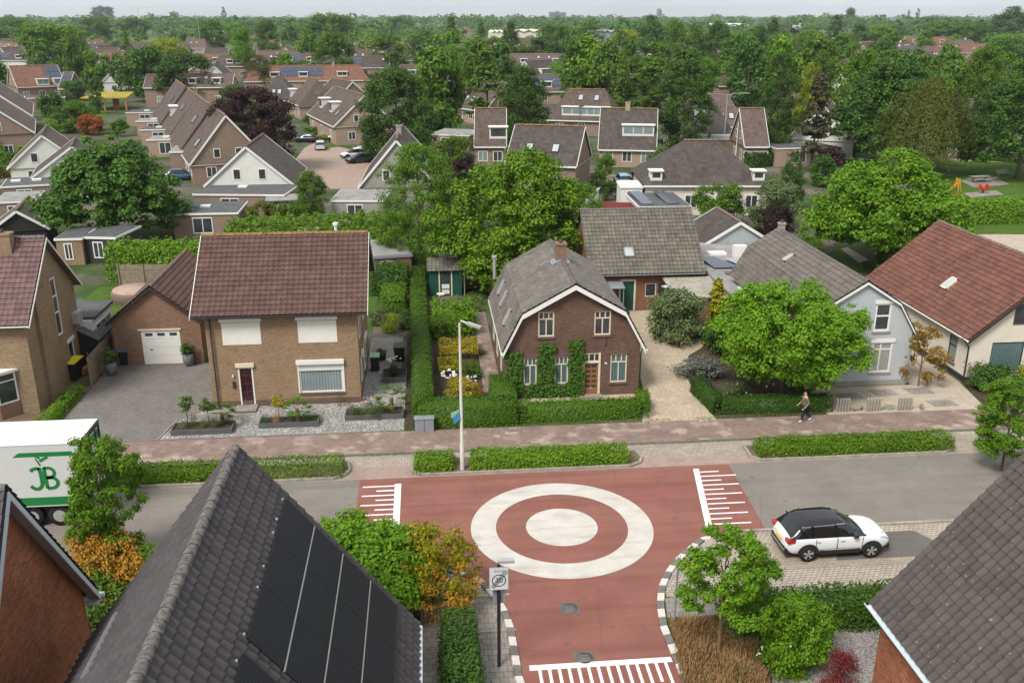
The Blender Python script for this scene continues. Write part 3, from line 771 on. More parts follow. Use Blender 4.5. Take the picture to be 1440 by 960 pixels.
# hump markings, left and right approach and side street
bx = []
bx.append(rect(-1.92, -1.62, 34.6, 39.55))
for i in range(11):
    y = 34.9 + i * 0.44; bx.append(rect(-1.92 - (1.5 if i % 2 == 0 else 0.85), -1.92, y, y + 0.11))
marks('hump_marking', bx, m_paintw)
bx = [[(12.62, 39.75), (12.9, 39.75), (11.95, 34.3), (11.65, 34.3)]]
for i in range(12):
    y = 34.5 + i * 0.44; x = 11.98 + (y - 34.3) * 0.172; bx.append(rect(x, x + (1.75 if i % 2 == 0 else 0.95), y, y + 0.1))
marks('hump_marking', bx, m_paintw)
bx = [rect(3.0, 7.95, 25.75, 26.02)]
for i in range(14):
    x = 3.28 + i * 0.335; bx.append(rect(x, x + 0.11, 25.75 - (0.95 if i % 2 == 0 else 1.6), 25.75))
marks('hump_marking', bx, m_paintw)
for k, (px, py) in enumerate([(801, 855), (822, 925)]):
    p = G(px, py); b = MB(); b.lathe((p.x, p.y, 0.017), [(0, 0.004), (0.3, 0.004), (0.3, 0.0)], 20); b.m = 1
    for a in range(3): b.box(p.x - 0.18, p.x + 0.18, p.y - 0.14 + a * 0.12, p.y - 0.1 + a * 0.12, 0.022, 0.026)
    b.m = 0; b.box(p.x - 0.36, p.x + 0.36, p.y - 0.36, p.y + 0.36, 0.006, 0.0175)
    tag(b.build('manhole_cover', [plain('cast_iron%d' % k, (0.13, 0.115, 0.11), 0.6, 0.3), m_kerbd], org=Vector((p.x, p.y, 0))), ['square manhole cover in the red side street, nearer the ring', 'round manhole cover in the red side street beside the white hump stripes'][k], 'manhole cover', 'manhole covers in the side street')
# north verge zone, cycle strip and sidewalk
sheet('path', rect(XL, XR, 40.12, 42.68), 0.012, m_cycle)
sheet('path_crossing', rect(-4.1, -1.0, 40.12, 41.3), 0.017, m_pinkpave)
sheet('path_crossing', rect(10.3, 16.0, 40.12, 41.0), 0.017, m_pinkpave)
def kerb(name, pts, w=0.12, h=0.12, mat=m_kerb, z=0.0):
    b = MB()
    for i in range(len(pts) - 1):
        a = Vector((pts[i][0], pts[i][1], z + h / 2)); c = Vector((pts[i + 1][0], pts[i + 1][1], z + h / 2))
        b.beam(a, c, w, h)
    o = b.build(name, mat, org=Vector((0, 0, 0))); o['kind'] = 'structure'; return o
b = MB(); b.box(XL, XR, 42.8, 45.32, 0, 0.08); tag(b.build('sidewalk', m_side, org=Vector((0, 0, 0))), kind='structure')
kerb('kerb', [(XL, 42.74), (XR, 42.74)], 0.12, 0.1, m_kerbd)
kerb('kerb', [(XL, 45.36), (-1.6, 45.36)], 0.08, 0.11, m_kerbd)
for x0, x1 in ((-46, -4.15), (-1.05, 10.35), (15.9, 26.6), (33, 70)):
    v = [(x0 + 0.35, 40.28), (x1 - 0.7, 40.28), (x1 - 0.2, 40.6), (x1, 41.1), (x1 - 0.15, 41.9), (x0, 41.95), (x0 - 0.05, 40.7)]
    b = MB(); b.face([(p[0], p[1], 0.09) for p in v]); tag(b.build('verge_soil', m_weedy, org=Vector((0, 0, 0))), kind='structure')
    kerb('kerb', v + [v[0]], 0.14, 0.13, m_kerb)
# south side
sheet('south_path', [(-70, 27.2), (2.85, 27.2), (2.85, 30.2), (-70, 30.2)], 0.006, m_slabs)
sheet('parking_strip', [(-70, 30.2), (2.6, 30.2), (2.2, 31), (0, 32.4), (-2.9, 33.82), (-70, 33.82)], 0.01, m_bay)
sheet('verge_bed', rect(-70, -6.2, 30.6, 33.3), 0.016, m_soil)
sheet('parking_strip', [(8.7, 29.5), (75, 29.5), (75, 33.82), (12.6, 33.82), (10.6, 33.3), (9.3, 32), (8.75, 30.5)], 0.01, m_bay)
sheet('parking_bay', [(13.6, 30.95), (22.0, 30.95), (20.6, 33.3), (14.2, 33.3)], 0.016, paver('pavers_bay_dark', (0.34, 0.28, 0.22), (0.4, 0.33, 0.27), (0.17, 0.14, 0.11), 0.22, 0.11, dirt=.22))
sheet('parking_bay', [(16.2, 31.3), (21.6, 31.3), (20.5, 33.25), (17.4, 33.25)], 0.021, asphalt('asphalt_patch', (0.13, 0.118, 0.108), (0.15, 0.135, 0.12)))
sheet('south_path', [(8.4, 28.2), (75, 28.2), (75, 29.42), (8.6, 29.42)], 0.012, m_slabs)
kerb('kerb', [(8.8, 29.48), (75, 29.48)], 0.14, 0.06, m_kerb)
kerb('kerb', [(XL, 33.86), (-3.0, 33.86)], 0.14, 0.07, m_kerb)
kerb('kerb', [(12.6, 33.86), (XR, 33.86)], 0.16, 0.07, m_kerb)
kerb('kerb', [(12.7, 30.9), (22.4, 30.9)], 0.12, 0.05, m_kerb)
kerb('kerb', [(-0.5, 30.15), (2.7, 30.15)], 0.12, 0.07, m_kerb)
kerb('kerb', [(0.3, 28.0), (2.75, 28.0)], 0.1, 0.04, m_kerb)
sheet('garden_soil', [(8.1, 2), (8.1, 24), (8.2, 26), (8.5, 28.1), (34, 28.1), (34, 2)], 0.006, m_soil)
sheet('garden_gravel', [(11.3, 5), (10.6, 20), (11.0, 24.5), (13.0, 27.2), (19, 27.4), (19, 5)], 0.012, m_gravd)
sheet('side_pavement', rect(-0.6, 2.85, 2, 27.18), 0.01, m_slabs)
sheet('garden_soil', [(-34, 2), (-0.7, 2), (-0.7, 30.1), (-34, 30.1)], 0.009, m_soil)
# red / white block kerb round both corners of the side street
def blocks(pts, step=0.52, w=0.26, off=0.13, flip=1):
    P = [Vector((p[0], p[1], 0)) for p in pts]; L = [0]
    for i in range(1, len(P)): L.append(L[-1] + (P[i] - P[i - 1]).length)
    def at_(s):
        for i in range(1, len(P)):
            if s <= L[i]: t = (s - L[i - 1]) / (L[i] - L[i - 1]); return P[i - 1].lerp(P[i], t)
        return P[-1]
    W_ = MB(); D_ = MB(); n = int(L[-1] / step)
    for k in range(n):
        a, c = at_(k * step + 0.015), at_((k + 1) * step - 0.015); d = (c - a).normalized(); nn = Vector((-d.y, d.x, 0)) * flip
        m = W_ if k % 2 == 0 else D_
        m.slab([(a + nn * 0.0) + Vector((0, 0, 0.075)), c + Vector((0, 0, 0.075)), c + nn * w + Vector((0, 0, 0.11)), a + nn * w + Vector((0, 0, 0.11))], 0.1)
    tag(W_.build('kerb_white_blocks', m_kerbw, org=Vector((0, 0, 0))), kind='structure'); tag(D_.build('kerb_grey_blocks', m_kerbd, org=Vector((0, 0, 0))), kind='structure')
blocks([p for p in KL if p[1] > 8], flip=-1)
blocks([p for p in KR if p[1] > 8], flip=1)

# ---------------------------------------------------------------- building kit
def win(root, o, u, n, s0, s1, z0, z1, fr=None, pane=None, fw=0.07, vs=(), hs=(), rec=0.09, sill=None, lintel=None, name='window', lab=None):
    fr = fr or m_white; pane = pane or m_pane
    b = LMB() if root_is_local(root) else MB(); d0 = -rec; d1 = d0 + 0.06
    if rec <= 0: d0, d1 = 0.003, 0.05
    b.obox(o, u, n, s0, s1, d0, d1, z0, z0 + fw); b.obox(o, u, n, s0, s1, d0, d1, z1 - fw, z1)
    b.obox(o, u, n, s0, s0 + fw, d0, d1, z0 + fw, z1 - fw); b.obox(o, u, n, s1 - fw, s1, d0, d1, z0 + fw, z1 - fw)
    for v in vs:
        if isinstance(v, tuple): f, za, zb = v
        else: f, za, zb = v, 0, 1
        s = s0 + (s1 - s0) * f; b.obox(o, u, n, s - fw * .4, s + fw * .4, d0 + 0.004, d1 - 0.004, z0 + fw + (z1 - z0 - 2 * fw) * za, z0 + fw + (z1 - z0 - 2 * fw) * zb)
    for h in hs:
        z = z0 + (z1 - z0) * h; b.obox(o, u, n, s0 + fw, s1 - fw, d0 + 0.002, d1 - 0.002, z - fw * .4, z + fw * .4)
    f = b.build(name, fr, root)
    if lab: f['label'] = lab
    b = LMB() if root_is_local(root) else MB(); b.obox(o, u, n, s0 + fw * .5, s1 - fw * .5, d0 + 0.012, d0 + 0.024, z0 + fw * .5, z1 - fw * .5)
    b.build('pane', pane, f)
    if sill:
        b = LMB() if root_is_local(root) else MB(); b.obox(o, u, n, s0 - 0.08, s1 + 0.08, -0.05 if rec > 0 else 0.004, 0.07, z0 - 0.11, z0 - 0.003); b.build('sill', sill, f)
    if lintel:
        b = LMB() if root_is_local(root) else MB(); b.obox(o, u, n, s0 - 0.1, s1 + 0.1, 0.003, 0.05, z1 + 0.003, z1 + 0.22); b.build('lintel', lintel, f)
    return f
def root_is_local(r): return r.get('_loc', 0) == 1
def skylight(root, base, du, dv, w, h, nrm, lab=None, col=None):
    """base centre point on the slope, du along ridge, dv up the slope"""
    b = LMB() if root_is_local(root) else MB(); du, dv, nrm, base = map(Vector, (du, dv, nrm, base))
    def bx_(mb, a0, a1, c0, c1, t0, t1):
        P = lambda a, c, t: base + du * a + dv * c + nrm * t
        p = [P(a0, c0, t0), P(a1, c0, t0), P(a1, c1, t0), P(a0, c1, t0), P(a0, c0, t1), P(a1, c0, t1), P(a1, c1, t1), P(a0, c1, t1)]
        for q in ((3, 2, 1, 0), (4, 5, 6, 7), (0, 1, 5, 4), (1, 2, 6, 5), (2, 3, 7, 6), (3, 0, 4, 7)): mb.face([p[k] for k in q])
    for a in ((-w / 2, w / 2, -h / 2, -h / 2 + .08), (-w / 2, w / 2, h / 2 - .08, h / 2), (-w / 2, -w / 2 + .08, -h / 2, h / 2), (w / 2 - .08, w / 2, -h / 2, h / 2)): bx_(b, *a, -0.05, 0.12)
    f = b.build('skylight', col or m_dark, root)
    b = LMB() if root_is_local(root) else MB(); bx_(b, -w / 2 + .06, w / 2 - .06, -h / 2 + .06, h / 2 - .06, 0.02, 0.1); b.build('pane', m_skyl, f)
    return f
def building(name, label, x0, x1, y0, y1, axis, prof, wallm, tilem, ohg=0.12, near=True, holes=None, verge=None, gutter=None, caps=None, plinth=None, cat='house', tw=0.3, th=0.34, eave_trim=None, vw=0.2, rev=0.1, tamp=0.05, group=None):
    """prof: roof outer line [(s,z)...] across the ridge (s = X for axis 'y', Y for axis 'x')"""
    holes = holes or {}
    root = thing(name, label, cat, ((x0 + x1) / 2, (y0 + y1) / 2, 0), 0, group)
    def rz(s):
        for (a, za), (c, zc) in zip(prof, prof[1:]):
            if a <= s <= c: return za + (zc - za) * (s - a) / (c - a) - 0.12
        return prof[0][1] - 0.12
    b = MB()
    def gout(a, c): return [(a, 0), (c, 0), (c, rz(c))] + [(s, z - 0.12) for s, z in reversed(prof) if a < s < c] + [(a, rz(a))]
    X, Y_ = Vector((1, 0, 0)), Vector((0, 1, 0))
    O = Vector((0, 0, 0))
    if axis == 'y':
        b.wall((0, y0, 0), X, -Y_, gout(x0, x1), holes.get('f', ()), rev); b.wall((0, y1, 0), X, Y_, gout(x0, x1), holes.get('b', ()), rev)
        b.wall((x0, 0, 0), Y_, -X, [(y0, 0), (y1, 0), (y1, rz(x0)), (y0, rz(x0))], holes.get('l', ()), rev)
        b.wall((x1, 0, 0), Y_, X, [(y0, 0), (y1, 0), (y1, rz(x1)), (y0, rz(x1))], holes.get('r', ()), rev)
    else:
        b.wall((x0, 0, 0), Y_, -X, gout(y0, y1), holes.get('l', ()), rev); b.wall((x1, 0, 0), Y_, X, gout(y0, y1), holes.get('r', ()), rev)
        b.wall((0, y0, 0), X, -Y_, [(x0, 0), (x1, 0), (x1, rz(y0)), (x0, rz(y0))], holes.get('f', ()), rev)
        b.wall((0, y1, 0), X, Y_, [(x0, 0), (x1, 0), (x1, rz(y1)), (x0, rz(y1))], holes.get('b', ()), rev)
    wo = b.build('wall', wallm, root)
    b = MB()
    g0, g1 = (y0 - ohg, y1 + ohg) if axis == 'y' else (x0 - ohg, x1 + ohg)
    Pt = (lambda s, g, z: Vector((s, g, z))) if axis == 'y' else (lambda s, g, z: Vector((g, s, z)))
    top = max(range(len(prof)), key=lambda i: prof[i][1])
    for i in range(len(prof) - 1):
        (s0, za), (s1, zb) = prof[i], prof[i + 1]
        lo, hi = ((s0, za), (s1, zb)) if i < top else ((s1, zb), (s0, za))
        q = [Pt(lo[0], g0, lo[1]), Pt(lo[0], g1, lo[1]), Pt(hi[0], g1, hi[1]), Pt(hi[0], g0, hi[1])]
        if near: b.tiles(*q, tw=tw, th=th, amp=tamp, step=0.045, ns=6, lift=0.0)
        else:
            Lr = (q[1] - q[0]).length / tw; Lh = (q[3] - q[0]).length / th
            b.face(q, [(0, 0), (Lr, 0), (Lr, Lh), (0, Lh)])
        k = len(b.f); b.slab([p - Vector((0, 0, 0.015)) for p in q], 0.09)
    roof = b.build('roof', tilem, root)
    s, z = prof[top]
    b = MB(); b.ridge(Pt(s, g0, z - 0.02), Pt(s, g1, z - 0.02), 0.14, 0.4); b.build('ridge_tiles', caps or m_cap, roof)
    if verge:
        for g, sg in ((g0, -1), (g1, 1)):
            b = MB()
            for i in range(len(prof) - 1):
                (s0, za), (s1, zb) = prof[i], prof[i + 1]
                d = 0.03 * sg
                a_ = Pt(s0, g + d, za - vw * .5 - 0.03); c_ = Pt(s1, g + d, zb - vw * .5 - 0.03)
                outp = [a_ + Vector((0, 0, vw / 2)), c_ + Vector((0, 0, vw / 2)), c_ - Vector((0, 0, vw / 2)), a_ - Vector((0, 0, vw / 2))]
                nn = Pt(0, sg, 0) * 0.04
                b.face(outp); b.face([p + nn for p in outp])
                for k in range(4): b.face([outp[k], outp[(k + 1) % 4], outp[(k + 1) % 4] + nn, outp[k] + nn])
            b.build('bargeboard', verge, root)
    if gutter:
        for s, z, sg in ((prof[0][0], prof[0][1], -1), (prof[-1][0], prof[-1][1], 1)):
            b = MB(); b.smooth = True; rows = []
            for g in (g0, g1): rows.append([Pt(s + sg * (0.05 + 0.07 * math.cos(a)), g, z - 0.05 - 0.07 * math.sin(a)) for a in [math.pi * k / 6 for k in range(7)]])
            b.grid(rows); b.smooth = False
            rows2 = [[p + (Vector((0, 0, 0))) for p in r] for r in rows]
            b.build('gutter', gutter, root)
    if plinth:
        b = MB(); e = 0.012; h = 0.35
        for (a, c, d_, f_) in ((x0 - e, x1 + e, y0 - e, y0 - 0.002), (x0 - e, x1 + e, y1 + 0.002, y1 + e), (x0 - e, x0 - 0.002, y0 - 0.002, y1 + 0.002), (x1 + 0.002, x1 + e, y0 - 0.002, y1 + 0.002)):
            b.box(a, c, d_, f_, 0, h)
        b.build('plinth', plinth, root)
    return root, roof, wo
def pipe(root, pts, r=0.04, mat=None, name='drainpipe'):
    b = LMB() if root_is_local(root) else MB(); b.tube(pts, r, 8); return b.build(name, mat or m_dark, root)
def chimney(roof, x, y, z0, z1, sx, sy, mat, cap=True, local=False):
    b = LMB() if local else MB(); b.box(x - sx / 2, x + sx / 2, y - sy / 2, y + sy / 2, z0, z1); b.box(x - sx / 2 - 0.05, x + sx / 2 + 0.05, y - sy / 2 - 0.05, y + sy / 2 + 0.05, z1 + 0.002, z1 + 0.12)
    c = b.build('chimney', mat, roof)
    b = LMB() if local else MB(); b.lathe((x, y, z1 + 0.12), [(0.11, 0), (0.1, 0.2), (0.07, 0.2), (0.07, 0.1)], 10); b.build('chimney_pot', m_dark, c)
    return c
XV, YV = Vector((1, 0, 0)), Vector((0, 1, 0))

# ================================================================ NORTH SIDE OF THE STREET
# ---- tan brick house with roller shutters
fh = [(-7.5, -5.05, 0.7, 2.6), (-10.87, -10.05, 0.0, 2.38), (-11.5, -9.42, 3.75, 5.2), (-7.38, -5.24, 3.75, 5.2)]
th_, thr, _ = building('detached_house', 'tan brick house with brown-red roof and closed cream roller shutters upstairs', -12.4, -4.1, 49.7, 57.9, 'x',
    [(49.2, 5.55), (53.8, 9.05), (58.4, 5.55)], m_br_tan, m_tile_tan, ohg=0.6, holes={'f': fh}, gutter=m_dark, caps=m_caplich, plinth=m_br_plinth, verge=m_white, vw=0.16)
o = (0, 49.7, 0)
win(th_, o, XV, -YV, -7.5, -5.05, 0.7, 2.6, pane=m_panec, fw=0.09, hs=(0.74,), sill=m_br_plinth)
b = MB(); b.obox(o, XV, -YV, -7.62, -4.95, 0.004, 0.18, 2.46, 2.7); b.build('shutter_box', m_white, th_)
b = MB()
for k in range(8): b.obox(o, XV, -YV, -7.5, -5.05, 0.004, 0.02 + .004 * (k % 2), 2.04 + k * .053, 2.09 + k * .053)
b.obox(o, XV, -YV, -7.58, -7.5, .004, .05, .7, 2.45); b.obox(o, XV, -YV, -5.05, -4.97, .004, .05, .7, 2.45)
b.build('roller_shutter', m_white, th_)
for a, c in ((-11.6, -9.34), (-7.46, -5.16)):
    b = MB(); b.obox(o, XV, -YV, a, c, 0.004, 0.16, 5.08, 5.28)
    for k in range(24): b.obox(o, XV, -YV, a + 0.08, c - 0.08, -0.03, 0.02 + 0.004 * (k % 2), 3.72 + k * 0.054, 3.772 + k * 0.054)
    b.build('roller_shutter', plain('shutter_cream', (0.74, 0.72, 0.66), 0.6, 0.3, var=0.04), th_, )
f = win(th_, o, XV, -YV, -10.79, -10.13, 0.02, 2.3, fr=m_dark, pane=panemat('door_glass_wine', (0.09, 0.012, 0.022), 60), fw=0.07, vs=(0.5,), hs=(0.15, 0.36, 0.58, 0.8), name='front_door')
b = MB(); b.obox(o, XV, -YV, -10.87, -10.79, -.09, .02, 0, 2.38); b.obox(o, XV, -YV, -10.13, -10.05, -.09, .02, 0, 2.38); b.obox(o, XV, -YV, -10.79, -10.13, -.09, .02, 2.3, 2.38); b.build('door_frame', m_white, th_)
b = MB(); b.obox(o, XV, -YV, -10.98, -9.95, 0.005, 0.13, 2.4, 2.62); b.build('shutter_box', m_cream, th_)
b = MB(); b.box(-11.1, -9.9, 48.7, 49.66, 0.0, 0.12); b.build('door_step', m_slabs, th_)
b = MB(); b.obox(o, XV, -YV, -11.22, -11.08, 0.004, 0.09, 1.15, 1.55); b.build('letter_box', m_dark, th_)
b = MB(); b.obox(o, XV, -YV, -11.2, -11.12, 0.004, 0.09, 1.8, 1.95); b.build('door_lamp', m_cream, th_)
pipe(th_, [(-12.1, 49.58, 5.4), (-12.1, 49.58, 0.05)], 0.045)
oe = (-4.1, 0, 0)
for a, c, z0, z1 in ((50.6, 51.3, 0.9, 2.5), (53.2, 54.6, 0.6, 2.5), (50.4, 51.4, 3.6, 5.0), (54, 55.4, 3.6, 5.0)):
    win(th_, oe, YV, XV, a, c, z0, z1, rec=-1)
    b = MB(); b.obox(oe, YV, XV, a - .05, c + .05, 0.052, 0.2, z1 - .05, z1 + 0.2); b.build('shutter_box', m_cream, th_)
b = MB(); b.tube([(-5.4, 54.4, 8.5), (-5.4, 54.4, 9.35)], 0.09, 10); b.tube([(-5.4, 54.4, 9.35), (-5.4, 54.4, 9.5)], 0.16, 10); b.build('roof_vent', m_white, thr)
# lower course of purple brick at the front
# ---- garage
gr, grr, _ = building('garage', 'brown brick garage with white sectional door left of the tan house', -19.9, -14.5, 57.0, 66.2, 'y',
    [(-20.15, 2.85), (-17.25, 5.2), (-14.3, 2.85)], m_br_gar, m_tile_tan, ohg=0.2, holes={'f': [(-18.2, -15.82, 0.05, 2.3)]}, verge=m_dark, vw=0.14, gutter=m_dark, caps=m_caprust, cat='garage')
b = MB(); o = (0, 57.0, 0)
for k in range(4): b.obox(o, XV, -YV, -18.2, -15.82, -0.07, -0.03, 0.05 + k * 0.5625, 0.05 + (k + 1) * 0.5625 - 0.012)
b.obox(o, XV, -YV, -18.2, -15.82, -0.09, -0.072, 0.05, 2.3)
gd = b.build('garage_door', m_white, gr)
for k in range(3):
    b = MB(); b.obox(o, XV, -YV, -17.95 + k * 0.75, -17.5 + k * 0.75, -0.028, -0.02, 1.93, 2.12); b.build('door_window', m_pane, gd)
b = MB(); b.obox(o, XV, -YV, -17.75, -17.6, -0.028, 0.0, 1.0, 1.05); b.build('handle', m_dark, gd)
b = MB(); b.obox(o, XV, -YV, -18.35, -15.7, 0.004, 0.05, 2.31, 2.41); b.build('lintel', m_cream, gr)
# ---- gambrel brick house
gp = [(4.02, 2.9), (5.15, 5.2), (8.15, 6.85), (11.05, 5.2), (12.3, 2.9)]
uh = [(6.08, 7.0, 3.72, 5.22), (9.3, 10.26, 3.72, 5.18)]
lh = [(5.26, 6.02, 0.8, 2.47), (7.07, 7.85, 0.8, 2.5), (10.32, 11.3, 0.78, 2.55), (8.72, 9.74, 0.12, 2.65)]
gm, gmr, _ = building('gambrel_house', 'purple brown brick house with weathered grey gambrel roof and ivy on its front', 4.15, 12.05, 49.45, 59.8, 'y', gp, m_br_gam, m_tile_gam,
    ohg=0.3, holes={'f': uh + lh}, verge=m_white, vw=0.26, gutter=m_white, caps=m_cap)
o = (0, 49.45, 0)
for a in uh: win(gm, o, XV, -YV, *a, fr=m_cream, vs=((0.5, 0, 0.68), (0.33, 0.7, 1), (0.66, 0.7, 1)), hs=(0.7,), sill=m_br_plinth, lintel=m_br_plinth, fw=0.08)
for a in lh[:3]: win(gm, o, XV, -YV, *a, fr=m_cream, pane=m_paneb, vs=((0.5, 0, 0.7), (0.33, 0.72, 1), (0.66, 0.72, 1)), hs=(0.71,), sill=m_br_plinth, lintel=m_br_plinth, fw=0.075)
f = win(gm, o, XV, -YV, 8.72, 9.74, 2.08, 2.65, fr=m_cream, vs=(0.33, 0.66), fw=0.08)
b = MB(); b.obox(o, XV, -YV, 8.72, 8.8, -0.09, 0.04, 0.12, 2.08); b.obox(o, XV, -YV, 9.62, 9.74, -0.09, 0.04, 0.12, 2.66); b.obox(o, XV, -YV, 8.72, 9.74, 0.0, 0.05, 2.04, 2.1); b.build('door_frame', m_cream, gm)
b = MB(); b.obox(o, XV, -YV, 8.8, 9.62, -0.1, -0.05, 0.12, 2.05)
dr = b.build('front_door', m_doorw, gm)
for r in range(5):
    for k in range(2):
        b = MB(); b.obox(o, XV, -YV, 8.89 + k * 0.35, 9.17 + k * 0.35, -0.049, -0.044, 0.5 + r * 0.31, 0.66 + r * 0.31); b.build('door_window', m_pane, dr)
b = MB(); b.obox(o, XV, -YV, 9.1, 9.32, -0.045, 0.0, 0.42, 0.47); b.build('letter_slot', m_steel, dr)
b = MB(); b.box(8.5, 9.85, 48.9, 49.42, 0, 0.12); b.build('door_step', m_slabs, gm)
b = MB(); b.obox(o, XV, -YV, 9.98, 10.12, 0.004, 0.03, 1.95, 2.05); b.build('number_plate', m_white, gm)
b = MB(); b.obox(o, XV, -YV, 10.0, 10.05, 0.004, 0.03, 3.0, 3.55); b.build('wall_anchor', m_dark, gm)
chimney(gmr, 8.1, 55.0, 6.0, 7.75, 0.62, 0.62, m_br_gar)
b = MB(); b.slab([(7.6, 54.5, 6.74), (8.65, 54.5, 6.74), (8.65, 55.5, 6.72), (7.6, 55.5, 6.72)], 0.03); b.slab([(7.5, 54.4, 6.62), (8.1, 54.4, 6.94), (8.1, 55.5, 6.94), (7.5, 55.5, 6.62)], 0.03); b.slab([(8.1, 54.4, 6.94), (8.7, 54.4, 6.62), (8.7, 55.5, 6.62), (8.1, 55.5, 6.94)], 0.03); b.build('lead_flashing', m_zinc, gmr)
dk = Vector((5.15 - 4.02, 0, 2.3)).normalized(); nk = Vector((-dk.z, 0, dk.x))
for y, t in ((52.0, 1.35), (55.3, 1.5), (57.6, 1.6)): skylight(gm, Vector((4.02, y, 2.9)) + dk * t + nk * 0.03, YV, dk, 0.75, 1.05, nk, col=m_greyrend)
b = MB(); b.tube([(4.3, 58.9, 4.6), (4.3, 58.9, 6.0)], 0.1, 10); b.tube([(4.3, 58.9, 6.0), (4.3, 58.9, 6.14)], 0.17, 10); b.build('flue', m_steel, gmr)
for a in (51, 54, 57): win(gm, (4.15, 0, 0), YV, -XV, a, a + 0.9, 0.9, 2.1, rec=-1, fr=m_cream)
pipe(gm, [(12.2, 49.55, 2.8), (12.12, 49.55, 2.5), (12.12, 49.55, 0.1)], 0.04)
# climber on the front wall, in columns round the windows
rs = np.random.RandomState(8); Ps = []
for x0, x1, z1, dn in ((4.2, 5.2, 2.9, 900), (6.07, 7.05, 3.35, 1300), (7.9, 8.75, 3.45, 1500), (4.25, 8.7, 0.8, 1700)):
    k = dn; P = np.stack([rs.uniform(x0, x1, k), 49.42 - np.abs(rs.normal(0.06, 0.1, k)), rs.uniform(0.03, 1, k) * z1], 1)
    w_ = 0.12 * np.sin(P[:, 2] * 5 + x0); P[:, 0] += w_ * 0.8; P[:, 2] += 0.15 * np.sin(P[:, 0] * 9); Ps.append(P)
P = np.vstack(Ps); P[:, 2] = np.clip(P[:, 2], 0.03, None); V = leaf_arrays(P - [6.4, 49.4, 0], rs.normal(0, 0.4, P.shape) + [0, -1, 0.5], 0.085, rs)
tag(link('climbing_plant', leaf_mesh('climbing_plant', V, rs.uniform(0, 1, (len(P), 3)), m_L['hedged']), None, (6.4, 49.4, 0)), 'green climber growing in columns between the front windows of the gambrel house', 'climber')
# ---- barn behind
bn, bnr, _ = building('barn', 'red brick outbuilding with lichen covered grey tiled roof and green door', 12.0, 20.3, 65.5, 74.5, 'x', [(65.1, 2.95), (70.0, 6.85), (74.9, 2.95)], m_br_barn, m_tile_barn,
    ohg=0.25, holes={'f': [(14.2, 15.3, 0.05, 2.35), (16.1, 16.95, 1.05, 2.1)]}, gutter=m_zinc, caps=m_cap, cat='barn', th=0.36)
o = (0, 65.5, 0)
b = MB(); b.obox(o, XV, -YV, 14.28, 15.22, -0.08, -0.03, 0.05, 2.27)
for k in range(5): b.obox(o, XV, -YV, 14.3 + k * 0.185, 14.47 + k * 0.185, -0.03, -0.012, 0.1, 2.2)
d_ = b.build('barn_door', m_greenp, bn)
b = MB(); b.obox(o, XV, -YV, 14.12, 14.24, 0.003, 0.05, 0.05, 2.45); b.obox(o, XV, -YV, 15.24, 15.38, 0.003, 0.05, 0.05, 2.45); b.obox(o, XV, -YV, 14.24, 15.24, 0.003, 0.05, 2.3, 2.45); b.build('door_frame', m_cream, bn)
win(bn, o, XV, -YV, 16.1, 16.95, 1.05, 2.1, fr=m_cream)
b = MB(); b.obox(o, XV, -YV, 17.1, 18.0, 0.003, 0.03, 0.9, 2.1); b.build('window', m_dark, bn)
dv = Vector((0, 4.9, 3.9)).normalized(); skylight(bn, Vector((15.0, 65.1, 2.95)) + dv * 2.0 + Vector((0, -dv.z, dv.y)) * 0.03, XV, dv, 0.75, 0.9, Vector((0, -dv.z, dv.y)), col=m_greyrend)
b = MB(); b.slab([(13.2, 64.2, 2.15), (14.3, 64.2, 2.15), (14.3, 65.45, 2.4), (13.2, 65.45, 2.4)], 0.05); b.beam((14.2, 64.25, 0), (14.2, 64.25, 2.1), 0.06, 0.06, (1, 0, 0)); b.build('porch_roof', m_zinc, bn)
# ---- corrugated lean-to
b = thing('lean_to_shed', 'corrugated grey lean-to roof on brick wall beside the outbuilding', 'shed', (20.3, 64, 0))
m = MB(); rows = []
for k in range(120):
    x = 17.3 + k * 0.052; rows.append([(x, 61.0 + 0.0, 2.25 + 0.03 * math.cos(k * 1.57)), (x, 65.3, 2.62 + 0.03 * math.cos(k * 1.57))])
m.grid(rows); m.slab([(17.3, 61.0, 2.2), (23.5, 61.0, 2.2), (23.5, 65.3, 2.56), (17.3, 65.3, 2.56)], 0.03); m.build('roof', corr('fibre_cement', (0.36, 0.33, 0.27), 30), b)
m = MB(); m.box(17.6, 23.3, 61.2, 61.3, 0, 2.1); m.box(23.2, 23.3, 61.3, 65.3, 0, 2.2); m.build('wall', m_br_gar, b)
# ---- grey rendered house
yp = [(21.9, 3.2), (23.05, 5.2), (25.2, 6.55), (27.35, 5.2), (28.6, 3.2)]
fh = [(25.95, 26.92, 3.45, 5.15), (26.05, 27.3, 0.85, 2.75), (22.8, 24.0, 0.85, 2.75)]
gh, ghr, _ = building('rendered_house', 'pale blue grey rendered house with warm grey gambrel roof behind the maple', 22.15, 28.4, 49.4, 63.4, 'y', yp, m_greywall, m_tile_gh, ohg=0.15, holes={'f': fh}, verge=m_white, vw=0.14, gutter=m_zinc, plinth=m_greyrend)
o = (0, 49.4, 0)
win(gh, o, XV, -YV, *fh[0], hs=(0.55,), fw=0.11, lintel=m_white, sill=m_greyrend)
win(gh, o, XV, -YV, *fh[1], hs=(0.76,), vs=(0.42,), fw=0.1, lintel=m_white, sill=m_greyrend, pane=m_panel)
win(gh, o, XV, -YV, *fh[2], hs=(0.76,), vs=(0.5,), fw=0.1, lintel=m_white)
pipe(gh, [(28.55, 49.5, 3.1), (28.44, 49.35, 2.7), (28.44, 49.35, 0.1)], 0.04, m_zinc)
